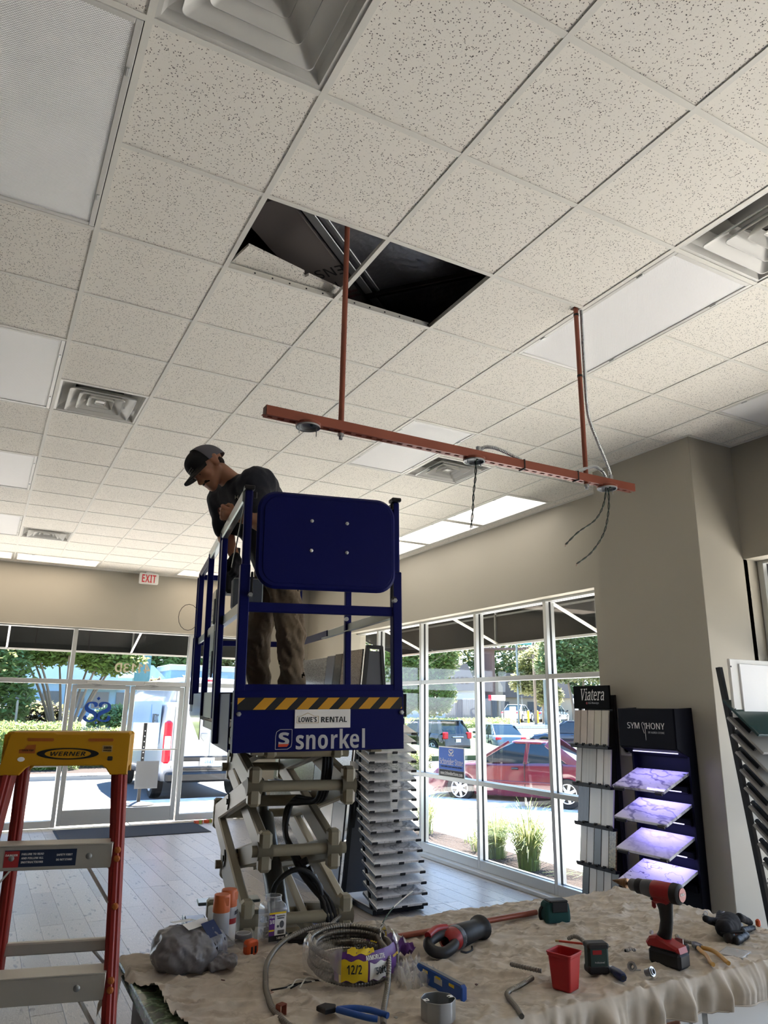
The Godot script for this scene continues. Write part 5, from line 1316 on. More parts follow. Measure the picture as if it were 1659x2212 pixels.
func build_copper() -> void:
	var cu := hexmat("copper", "8c4b39", 0.36, 0.35)
	hexmat("copper_dark", "542e24", 0.5, 0.3)
	hexmat("wire_green", "1f3a2a", 0.5); hexmat("wire_black", "151516", 0.5); hexmat("wire_white", "d9d6cc", 0.5)
	var z := -2.63; var y := 2.967
	# slotted strut: two sides, a lipped top and a slotted lower web
	var o := thing("copper_strut", "copper painted slotted strut bar hanging level under the ceiling", "strut bar", V(0.86, y, z))
	var L := 2.06
	part("channel_side", mb().box(V(L / 2, 0, 0.0195), V(L, 0.041, 0.0025)).box(V(L / 2, 0.0195, 0.015), V(L, 0.0025, 0.01)).done(), cu, o)
	part("channel_side", mb().box(V(L / 2, 0, -0.0195), V(L, 0.041, 0.0025)).box(V(L / 2, 0.0195, -0.015), V(L, 0.0025, 0.01)).done(), cu, o)
	var web := mb()
	var pitch := 0.0508; var n := int(L / pitch)
	for s in [-1.0, 1.0]: web.box(V(L / 2, -0.0195, s * 0.0138), V(L, 0.0025, 0.0135))
	for k in n + 1:
		var a := k * pitch - 0.011; web.box(V(clampf(a + 0.004, 0, L), -0.0195, 0), V(0.023, 0.0025, 0.0142))
	part("slotted_web", web.done(), cu, o)
	part("end_cap", mb().box(V(0.0, 0, 0), V(0.003, 0.041, 0.039)).done(), M.copper_dark, o)
	for x in [1.2, 2.592]:
		var rod := thing("hanger_rod", "copper painted hanger rod rising into the open ceiling bay" if x < 2 else "copper painted hanger rod going through the notched tile", "hanger rod", V(x, y - 0.03, z), 0.0, "copper hanger rods")
		part("rod", mb().cyl(Vector3.ZERO, V(0, 1.35 if x < 2 else 1.1, 0), 0.0125, 14).done(), cu, rod)
		part("nut", mb().cyl(V(0, -0.012, 0), V(0, 0.0, 0), 0.014, 6).cyl(V(0, -0.026, 0), V(0, -0.012, 0), 0.008, 8).done(), M.zinc, rod)
		if x > 2:
			for h in [0.965, 0.6]: part("cable_tie", mb().cyl(V(0, h, 0), V(0, h + 0.012, 0), 0.0145, 12).done(), M.black, rod)
	for k in 3:
		var x: float = [1.05, 1.89, 2.735][k]
		var b := thing("junction_box", ["round shallow junction box near the capped end of the copper bar", "round shallow junction box in the middle of the copper bar", "round shallow junction box with two long wire pairs at the bar end"][k], "junction box", V(x, y - 0.0205, z), 0.0, "round junction boxes on the copper bar")
		part("box", mb().lathe([Vector2(0.05, 0.004), Vector2(0.051, -0.008), Vector2(0.051, -0.014), Vector2(0.046, -0.013), Vector2(0.046, -0.002), Vector2(0.0, -0.001)], 26).done(), M.zinc, b)
		part("painted_rim", mb().lathe([Vector2(0.049, 0.006), Vector2(0.0525, 0.004), Vector2(0.0525, -0.006), Vector2(0.051, -0.007)], 26).done(), cu, b)
		for s in [-1.0, 1.0]: part("screw", mb().cyl(V(s * 0.038, -0.002, 0.0), V(s * 0.038, [-0.045, -0.03, -0.035][k], 0.0), 0.0022, 7).done(), M.steel, b)
		part("ground_screw", mb().cyl(V(0.01, -0.002, 0.012), V(0.01, -0.008, 0.012), 0.006, 8).done(), M.wire_green, b)
	var drops := [[1, V(1.9, y - 0.025, z), [V(0, 0, 0), V(-0.004, -0.08, 0.0), V(-0.02, -0.16, 0.006), V(-0.026, -0.25, 0.004), V(-0.034, -0.33, 0.0)], "twisted pair of dark wires dangling from the middle junction box"],
		[2, V(2.73, y - 0.025, z), [V(0, 0, 0), V(-0.03, -0.1, 0.0), V(-0.1, -0.19, 0.006), V(-0.22, -0.27, 0.004), V(-0.3, -0.34, 0.0)], "upper twisted wire pair curling from the box at the bar end"],
		[3, V(2.745, y - 0.025, z), [V(0, 0, 0), V(-0.01, -0.12, 0.0), V(-0.06, -0.25, 0.006), V(-0.15, -0.36, 0.004), V(-0.25, -0.43, 0.0)], "lower twisted wire pair curling from the box at the bar end"]]
	for d in drops:
		var w := thing("wire_pair", d[3], "wire", d[1], 0.0, "wires hanging from the copper bar")
		var c := path(d[2], 0.006)
		for k in 2:
			var q := []
			for i in c.size():
				var a := i * 0.42 + PI * k
				q.append(c[i] + V(cos(a), 0, sin(a)) * 0.0034)
			part("strand", mb().tube(q, 0.0024, 6).done(), M.wire_green if k == 0 else M.wire_black, w)
		part("bare_end", mb().cyl(c[-1], c[-1] + V(-0.006, -0.012, 0), 0.001, 5).done(), cu, w)
	var f := thing("flex_conduit", "ribbed steel flex conduit arching over the middle of the copper bar", "flex conduit", V(1.92, y, z))
	part("armour", corrugated([V(0, 0.02, 0.0), V(0.03, 0.05, 0.0), V(0.1, 0.058, 0.0), V(0.2, 0.038, 0.0), V(0.25, 0.024, 0.0)], 0.0095), M.steel, f)
	part("connector", mb().cyl(V(-0.005, 0.02, 0), V(-0.002, 0.045, 0), 0.013, 10).done(), M.zinc, f)
	part("cable_tie", mb().box(V(0.255, 0.0, 0), V(0.006, 0.05, 0.046)).done(), M.black, f)
	f = thing("flex_conduit", "ribbed steel flex conduit running down the rod through the notched tile", "flex conduit", V(2.615, y, z))
	part("armour", corrugated([V(0.012, 0.99, 0.004), V(0.008, 0.75, 0.004), V(0.006, 0.42, 0.006), V(0.02, 0.33, 0.006), V(0.07, 0.22, 0.004), V(0.12, 0.13, 0.0), V(0.148, 0.06, 0.0), V(0.15, 0.022, 0.0)], 0.0095), M.steel, f)
	part("connector", mb().cyl(V(0.15, 0.018, 0), V(0.15, 0.045, 0), 0.013, 10).done(), M.zinc, f)
	f = thing("flex_conduit", "short ribbed steel flex conduit looping along the bar end", "flex conduit", V(2.52, y, z))
	part("armour", corrugated([V(0.0, 0.022, 0.006), V(0.06, 0.05, 0.006), V(0.13, 0.075, 0.004), V(0.19, 0.06, 0.0), V(0.215, 0.022, 0.0)], 0.0095), M.steel, f)
	part("cable_tie", mb().box(V(-0.0, 0.0, 0), V(0.006, 0.05, 0.046)).done(), M.black, f)

# ---------------------------------------------------------------- a figure: smooth field round a skeleton, meshed as surface nets
func blob(bones: Array, cell: float, k: float, fold := 0.0, fold_f := 9.0) -> ArrayMesh:
	var lo := Vector3.ONE * 1e9; var hi := -lo
	for b in bones:
		for e in 2:
			var r: float = b[2 + e] + k * 0.5 + cell * 2.0
			var p: Vector3 = b[e]
			lo = Vector3(minf(lo.x, p.x - r), minf(lo.y, p.y - r), minf(lo.z, p.z - r)); hi = Vector3(maxf(hi.x, p.x + r), maxf(hi.y, p.y + r), maxf(hi.z, p.z + r))
	var nx := int((hi.x - lo.x) / cell) + 2; var ny := int((hi.y - lo.y) / cell) + 2; var nz := int((hi.z - lo.z) / cell) + 2
	var f := PackedFloat32Array()
	f.resize(nx * ny * nz); f.fill(1.0)
	for b in bones:
		var pa: Vector3 = b[0]; var ra: float = b[2]; var rb: float = b[3]
		var ab: Vector3 = b[1] - pa
		var l2 := maxf(ab.length_squared(), 1e-9)
		var m := maxf(ra, rb) + k + cell * 1.5
		var p1: Vector3 = b[1]
		var x0 := maxi(0, int((minf(pa.x, p1.x) - m - lo.x) / cell)); var x1 := mini(nx - 1, int((maxf(pa.x, p1.x) + m - lo.x) / cell) + 1)
		var y0 := maxi(0, int((minf(pa.y, p1.y) - m - lo.y) / cell)); var y1 := mini(ny - 1, int((maxf(pa.y, p1.y) + m - lo.y) / cell) + 1)
		var z0 := maxi(0, int((minf(pa.z, p1.z) - m - lo.z) / cell)); var z1 := mini(nz - 1, int((maxf(pa.z, p1.z) + m - lo.z) / cell) + 1)
		for z in range(z0, z1 + 1):
			for y in range(y0, y1 + 1):
				var at := (z * ny + y) * nx
				for x in range(x0, x1 + 1):
					var q := Vector3(lo.x + x * cell, lo.y + y * cell, lo.z + z * cell) - pa
					var t := clampf(q.dot(ab) / l2, 0.0, 1.0)
					var d := (q - ab * t).length() - ra - (rb - ra) * t
					var o := f[at + x]
					var h := k - absf(d - o)
					f[at + x] = minf(d, o) - (h * h / (4.0 * k) if h > 0.0 else 0.0)
	if fold > 0.0:
		var nz_ := noise(fold_f, 3, FastNoiseLite.TYPE_SIMPLEX_SMOOTH, 7)
		for z in nz:
			for y in ny:
				for x in nx:
					var i := (z * ny + y) * nx + x
					if absf(f[i]) < cell * 3.0 + fold: f[i] += fold * nz_.get_noise_3d(lo.x + x * cell, (lo.y + y * cell) * 1.0 + (lo.x + x * cell) * 0.8, (lo.z + z * cell))
	var sx := nx * ny
	var id := PackedInt32Array(); id.resize(nx * ny * nz); id.fill(-1)
	var vs := PackedVector3Array(); var ns := PackedVector3Array()
	var corner := [0, 1, nx, nx + 1, sx, sx + 1, sx + nx, sx + nx + 1]
	var edges := [[0, 1], [0, 2], [0, 4], [1, 3], [1, 5], [2, 3], [2, 6], [3, 7], [4, 5], [4, 6], [5, 7], [6, 7]]
	for z in nz - 1:
		for y in ny - 1:
			for x in nx - 1:
				var i := z * sx + y * nx + x
				if absf(f[i]) > cell * 2.0: continue
				var c := PackedFloat32Array()
				var neg := 0
				for e in 8:
					c.append(f[i + corner[e]])
					if c[e] < 0.0: neg += 1
				if neg == 0 or neg == 8: continue
				var s := Vector3.ZERO; var cnt := 0
				for e in edges:
					var a: int = e[0]; var bb: int = e[1]
					if (c[a] < 0.0) == (c[bb] < 0.0): continue
					var t := c[a] / (c[a] - c[bb])
					s += Vector3(a & 1, (a >> 1) & 1, a >> 2).lerp(Vector3(bb & 1, (bb >> 1) & 1, bb >> 2), t); cnt += 1
				id[i] = vs.size()
				vs.append(lo + (Vector3(x, y, z) + s / cnt) * cell)
				ns.append(Vector3(c[1] + c[3] + c[5] + c[7] - c[0] - c[2] - c[4] - c[6], c[2] + c[3] + c[6] + c[7] - c[0] - c[1] - c[4] - c[5], c[4] + c[5] + c[6] + c[7] - c[0] - c[1] - c[2] - c[3]).normalized())
	var out := mb()
	for z in range(1, nz - 1):
		for y in range(1, ny - 1):
			for x in range(1, nx - 1):
				var i := z * sx + y * nx + x
				if id[i] < 0: continue
				for ax in 3:
					var st: int = [1, nx, sx][ax]
					if (f[i] < 0.0) == (f[i + st] < 0.0): continue
					var u: int = [nx, sx, 1][ax]; var w: int = [sx, 1, nx][ax]
					var q := [id[i], id[i - u], id[i - u - w], id[i - w]]
					if q.min() < 0: continue
					if f[i] < 0.0: q = [q[0], q[3], q[2], q[1]]
					for e in [0, 1, 2, 0, 2, 3]: out.put(vs[q[e]], ns[q[e]], Vector2(vs[q[e]].x, vs[q[e]].y))
	return out.done()

func build_man() -> void:
	hexmat("skin", "a8755a", 0.5); hexmat("shirt", "191c26", 0.9); hexmat("trousers", "6b5c49", 0.92); hexmat("boot", "141312", 0.6); hexmat("cap_black", "121215", 0.85); hexmat("cap_grey", "5b5960", 0.9); hexmat("hair_dark", "2a1c14", 0.8); hexmat("eye_dark", "1a1310", 0.2); hexmat("eye_white", "d8cfc6", 0.3); hexmat("thread", "a7a6a2", 0.7); hexmat("glove", "17161a", 0.9)
	M.skin.subsurf_scatter_enabled = true; M.skin.subsurf_scatter_strength = 0.08
	M.shirt.rim_enabled = true; M.shirt.rim = 0.3; M.trousers.rim_enabled = true; M.trousers.rim = 0.3
	var o := thing("person", "man in a black and grey cap and dark shirt leaning over the lift rail", "person", V(1.5, 1.742, -4.2))
	var base := Transform3D(Basis(), -o.position)
	var F := V(-0.993, 0, -0.118); var S := V(-0.118, 0, 0.993)
	# joints
	var hipc := V(1.50, 2.62, -4.16)
	var hn := hipc + S * 0.09; var hf := hipc - S * 0.09
	var kn := V(1.575, 2.205, -4.06); var kf := V(1.435, 2.215, -4.30)
	var an := V(1.625, 1.83, -4.12); var af := V(1.51, 1.83, -4.38)
	var bel := V(1.42, 2.82, -4.12); var che := V(1.285, 3.0, -4.07); var nb := V(1.19, 3.09, -4.07)
	var shn := V(1.235, 3.06, -3.90); var shf := V(1.145, 3.04, -4.22)
	var eln := V(1.255, 2.80, -3.77); var wrn := V(1.13, 2.845, -3.86)
	var elf := V(1.19, 2.80, -4.23); var wrf := V(1.215, 2.66, -4.1)
	# head frame
	var hb := V(1.0, 3.168, -4.06)
	var hfw := (F * 0.52 + V(0, -0.80, 0) + V(-0.474, 0, 0.881) * 0.24).normalized()
	var hup := (F * 0.84 + V(0, 0.5, 0)); hup = (hup - hfw * hup.dot(hfw)).normalized()
	var hsd := hup.cross(hfw)   # towards his left side, nearest to us
	if hsd.dot(S) < 0.0: hsd = -hsd
	var H := func(f: float, u: float, s: float) -> Vector3: return hb + hfw * f + hup * u + hsd * s
	var headb := [[H.call(-0.03, 0.03, 0), H.call(0.02, 0.035, 0), 0.088, 0.084], [H.call(0.03, 0.0, 0), H.call(0.04, -0.055, 0), 0.066, 0.056],
		[H.call(-0.005, -0.05, 0.052), H.call(0.072, -0.098, 0.014), 0.024, 0.022], [H.call(-0.005, -0.05, -0.052), H.call(0.072, -0.098, -0.014), 0.024, 0.022], [H.call(0.076, -0.098, -0.008), H.call(0.076, -0.098, 0.008), 0.023, 0.023],
		[H.call(0.09, 0.004, 0), H.call(0.114, -0.036, 0), 0.009, 0.0125], [H.call(0.1, -0.04, 0.012), H.call(0.1, -0.04, -0.012), 0.009, 0.009],
		[H.call(0.082, 0.022, 0.012), H.call(0.07, 0.018, 0.05), 0.014, 0.012], [H.call(0.082, 0.022, -0.012), H.call(0.07, 0.018, -0.05), 0.014, 0.012],
		[H.call(0.062, -0.02, 0.045), H.call(0.05, -0.04, 0.05), 0.018, 0.016], [H.call(0.062, -0.02, -0.045), H.call(0.05, -0.04, -0.05), 0.018, 0.016],
		[H.call(0.09, -0.064, 0.014), H.call(0.09, -0.064, -0.014), 0.0085, 0.0085], [H.call(0.087, -0.076, 0.01), H.call(0.087, -0.076, -0.01), 0.009, 0.009],
		[H.call(-0.03, -0.06, 0), nb + V(0.02, -0.02, 0), 0.058, 0.062]]
	var ear := []
	for s in [1.0, -1.0]:
		ear += [[H.call(-0.026, 0.014, s * 0.094), H.call(-0.006, 0.014, s * 0.092), 0.0105, 0.009], [H.call(-0.032, 0.008, s * 0.097), H.call(-0.02, -0.032, s * 0.086), 0.0095, 0.009], [H.call(-0.012, -0.004, s * 0.082), H.call(-0.012, -0.022, s * 0.08), 0.011, 0.01]]
	# hands: a loose fist by the rail, and one resting on the control box
	var fist := hand(wrn, V(1.062, 2.865, -3.905), V(0.18, 0.72, 0.55), 1.0)
	var grip := hand(wrf, V(1.222, 2.592, -4.03), V(-0.9, 0.25, 0.2), 0.75)
	var all := mb()
	all.add(blob(headb + ear, 0.0042, 0.018), base)
	all.add(blob(fist, 0.0036, 0.006), base)
	all.add(blob(grip, 0.0036, 0.006), base)
	var bodyb := [[nb, che, 0.06, 0.11], [che, bel, 0.115, 0.11], [bel, hipc, 0.11, 0.115], [shn, shf, 0.06, 0.06], [shn, eln, 0.05, 0.042], [eln, wrn, 0.043, 0.03], [shf, elf, 0.05, 0.042], [elf, wrf, 0.043, 0.03],
		[hn, kn, 0.08, 0.055], [kn, an, 0.055, 0.036], [hf, kf, 0.08, 0.055], [kf, af, 0.055, 0.036], [an, an + F * 0.14 + V(0, -0.05, 0), 0.036, 0.028], [af, af + F * 0.14 + V(0, -0.05, 0), 0.036, 0.028], [nb, nb + (hb - nb) * 0.3, 0.055, 0.052]]
	all.add(blob(bodyb, 0.014, 0.04), base)
	part("body", all.done(), M.skin, o)
	# clothes
	var sh := [[nb + V(0.0, -0.045, 0), che, 0.085, 0.145], [che, bel, 0.148, 0.14], [bel, hipc + V(0, 0.03, 0), 0.138, 0.14], [shn + V(0, -0.01, 0), shf + V(0.01, -0.01, 0), 0.082, 0.08], [shn + V(0.05, 0.02, -0.02), che + V(0.08, 0.05, 0.0), 0.09, 0.1],
		[shn, shn.lerp(eln, 0.72), 0.078, 0.068], [shf, shf.lerp(elf, 0.78), 0.078, 0.068], [shf.lerp(elf, 0.2), bel + F * 0.05, 0.06, 0.09]]
	part("shirt", blob(sh, 0.013, 0.06, 0.014, 7.0), M.shirt, o, base)
	var tr := [[hipc + V(-0.02, 0.06, 0), hipc, 0.128, 0.135], [hn, hf, 0.115, 0.115], [hn, kn, 0.11, 0.074], [kn, an + V(0, 0.04, 0), 0.075, 0.072], [hf, kf, 0.11, 0.074], [kf, af + V(0, 0.04, 0), 0.075, 0.072]]
	part("trousers", blob(tr, 0.011, 0.025, 0.026, 8.0), M.trousers, o, base)
	for k in 2:
		var a: Vector3 = [an, af][k]
		part("boot", blob([[a + V(0, 0.1, 0), a + V(0, -0.01, 0), 0.056, 0.054], [a + V(0, -0.035, 0) - F * 0.03, a + F * 0.17 + V(0, -0.048, 0), 0.05, 0.04], [a + F * 0.1 + V(0, -0.03, 0), a + F * 0.18 + V(0, -0.045, 0), 0.046, 0.042]], 0.012, 0.03), M.boot, o, base)
	part("belt_pouch", mb().box(V(1.57, 2.52, -4.02) - o.position, V(0.06, 0.1, 0.05), 0.014, Basis(Vector3.BACK, 0.4)).done(), M.black, o)
	part("pouch_buckle", mb().box(V(1.60, 2.53, -4.0) - o.position, V(0.03, 0.05, 0.05), 0.008, Basis(Vector3.BACK, 0.4)).done(), M.white_plastic, o)
	var dm := blob([[H.call(0.098, -0.052, 0.0), H.call(0.092, -0.056, 0.02), 0.0105, 0.0095], [H.call(0.092, -0.056, 0.02), H.call(0.08, -0.066, 0.033), 0.008, 0.006], [H.call(0.098, -0.052, 0.0), H.call(0.092, -0.056, -0.02), 0.0105, 0.0095], [H.call(0.092, -0.056, -0.02), H.call(0.08, -0.066, -0.033), 0.008, 0.006]], 0.003, 0.006)
	part("moustache", dm, M.hair_dark, o, base)
	for s in [1.0, -1.0]:
		part("eye", blob([[H.call(0.078, 0.0, s * 0.033), H.call(0.077, 0.0, s * 0.035), 0.0125, 0.0125]], 0.003, 0.002), M.eye_white, o, base)
		part("iris", blob([[H.call(0.088, -0.003, s * 0.034), H.call(0.0885, -0.003, s * 0.034), 0.0052, 0.0052]], 0.0018, 0.002), M.eye_dark, o, base)
		part("eyelid", blob([[H.call(0.082, 0.007, s * 0.024), H.call(0.08, 0.006, s * 0.046), 0.0065, 0.006]], 0.0025, 0.003), M.skin, o, base)
		part("eyebrow", blob([[H.call(0.094, 0.02, s * 0.016), H.call(0.084, 0.024, s * 0.048), 0.0052, 0.0045]], 0.0025, 0.004), M.hair_dark, o, base)
	part("cropped_hair", blob([[H.call(-0.05, -0.012, 0.045), H.call(-0.066, -0.02, 0.02), 0.03, 0.03], [H.call(-0.05, -0.012, -0.045), H.call(-0.066, -0.02, -0.02), 0.034, 0.034], [H.call(-0.06, -0.03, 0.02), H.call(-0.06, -0.03, -0.02), 0.034, 0.034]], 0.006, 0.012), M.hair_dark, o, base)
	# trucker cap: front panels, mesh back, button and brim
	var fr := []; var bk := []
	for k in 10:
		var t := k / 9.0
		var rf := PackedVector3Array(); var rb := PackedVector3Array()
		for j in 21:
			var a := lerpf(-PI * 0.5, PI * 0.5, j / 20.0) * 0.93
			var e := sin(t * PI * 0.5); var r := sqrt(maxf(0.0, 1.0 - pow(e, 2.8)))
			rf.append(H.call(cos(a) * 0.112 * r - 0.005, 0.012 + 0.022 * cos(a) * (1.0 - t) + e * 0.118, sin(a) * 0.098 * r))
			var b := lerpf(PI * 0.5, PI * 1.5, j / 20.0) * 1.0
			b = PI + (b - PI) * 1.07
			rb.append(H.call(cos(b) * 0.138 * r - 0.002, 0.012 - 0.026 * (1.0 - t) * maxf(0.0, -cos(b)) + e * 0.124, sin(b) * 0.104 * r))
		fr.append(rf); bk.append(rb)
	part("cap_front", mb().skin(fr).done(), M.cap_black, o, base)
	part("cap_mesh_back", mb().skin(bk).done(), M.cap_grey, o, base)
	part("cap_button", blob([[H.call(-0.005, 0.13, 0), H.call(-0.005, 0.131, 0), 0.008, 0.008]], 0.003, 0.003), M.cap_black, o, base)
	var br := []
	for k in 6:
		var t := k / 5.0
		var row := PackedVector3Array()
		for s in [1.0, -1.0]:
			for j in 15:
				var jj: int = j if s > 0 else 14 - j
				var a := lerpf(-1.25, 1.25, jj / 14.0)
				var rx := lerpf(0.1, 0.19 - 0.03 * absf(a) * absf(a) * 0.5, t)
				row.append(H.call(cos(a) * rx - 0.004, 0.036 - 0.012 * t - 0.022 * absf(sin(a)) * t - 0.004 * (1.0 - s) * 0.5, sin(a) * lerpf(0.094, 0.1, t)))
		br.append(row)
	part("cap_brim", mb().skin(br, true, true).done(), M.cap_black, o, base)
	var cb := Basis(-hsd, hup, hfw).orthonormalized()
	if cb.determinant() < 0: cb = Basis(hsd, hup, hfw)
	var fit := Transform3D(cb.rotated(hup, 0.42 * (1.0 if hsd.dot(S) > 0 else -1.0)), Vector3.ZERO)
	for w in [["WEISS", 0.085, 0.016, 0.061], ["ELECTRIC LLC", 0.09, 0.008, 0.043]]:
		var m := text_fit(w[0], w[1], w[2], 0.001, "Droid Sans", 700)
		var bent := mb()
		var arr := m.surface_get_arrays(0)
		for i in arr[Mesh.ARRAY_VERTEX].size():
			var p: Vector3 = arr[Mesh.ARRAY_VERTEX][i]
			var a := p.x / 0.105
			var sgn := 1.0 if (hup.cross(hfw)).dot(hsd) > 0 else -1.0
			var nn := hfw * cos(a) + hsd * sgn * sin(a)
			var r2 := 1.0 - pow((w[3] + p.y - 0.032) / 0.098, 2.0) * 0.42
			bent.put(hb + hfw * (cos(a) * 0.1135 * r2 - 0.005 + p.z) + hup * (w[3] + p.y) + hsd * sgn * sin(a) * 0.0985 * r2, nn)
		part("cap_lettering", bent.done(), M.thread, o, base)
	# chest emblem on the shirt
	var ce := V(1.175, 3.005, -3.985)
	part("shirt_emblem", mb().bar(V(-0.008, -0.01, 0), V(-0.008, 0.01, 0), 0.004, 0.002, Vector3.BACK).bar(V(0.008, -0.01, 0), V(0.008, 0.01, 0), 0.004, 0.002, Vector3.BACK).bar(V(-0.008, 0, 0), V(0.008, 0, 0), 0.004, 0.002, Vector3.BACK).done(), M.thread, o, base * Transform3D(Basis.looking_at(V(0.62, 0.15, -0.77), Vector3.UP), V(1.148, 2.975, -3.93)))
	part("finger_ring", mb().lathe([Vector2(0.0105, -0.002), Vector2(0.0118, 0.0), Vector2(0.0105, 0.002)], 14).done(), M.steel, o, base * Transform3D(Basis(Vector3.BACK, 1.3), fist[7][1]))
	part("work_glove", blob(grip.map(func(b): return [b[0], b[1], b[2] + 0.003, b[3] + 0.003]), 0.004, 0.008), M.glove, o, base)
	part("held_wire", mb().tube(path([fist[4][1], V(1.045, 2.89, -3.9), V(1.04, 2.85, -3.88), V(1.07, 2.80, -3.86)], 0.008), 0.0012, 5).done(), M.copper, o, base)

# bones of a hand: wrist, knuckle centre, direction of the thumb side; curl from 0 (flat) to 1 (fist)
func hand(w: Vector3, kc: Vector3, side: Vector3, curl: float) -> Array:
	var d := (kc - w).normalized()
	side = (side - d * side.dot(d)).normalized()
	var nrm := d.cross(side)
	var out := []
	out.append([w, w.lerp(kc, 0.6), 0.027, 0.026])
	var lens := [[0.038, 0.024, 0.02], [0.043, 0.027, 0.021], [0.04, 0.025, 0.02], [0.031, 0.019, 0.018]]
	for i in 4:
		var off := side * (0.031 - 0.0207 * i)
		var k0 := kc + off - d * 0.004 * absf(i - 1.2)
		out.append([w.lerp(kc, 0.35) + off * 0.6, k0, 0.017, 0.0125])
		var p := k0
		var a := 0.5 * curl
		for j in 3:
			a += [0.55, 1.25, 0.9][j] * curl
			var dir := d * cos(a) + nrm * sin(a)
			var q: Vector3 = p + dir * lens[i][j]
			out.append([p, q, [0.0105, 0.0095, 0.0088][j], [0.0098, 0.0088, 0.0075][j]])
			p = q
	var tb := w.lerp(kc, 0.25) + side * 0.024 + nrm * 0.006
	var t1 := tb + (d * 0.6 + side * 0.55 + nrm * 0.45).normalized() * 0.036
	var t2 := t1 + (d * 0.8 - side * 0.1 + nrm * 0.7).normalized() * 0.031
	var t3 := t2 + (d * 0.5 - side * 0.5 + nrm * 0.6).normalized() * 0.024
	out += [[w.lerp(kc, 0.2), tb, 0.02, 0.016], [tb, t1, 0.016, 0.012], [t1, t2, 0.012, 0.0105], [t2, t3, 0.0105, 0.0085]]
	return out

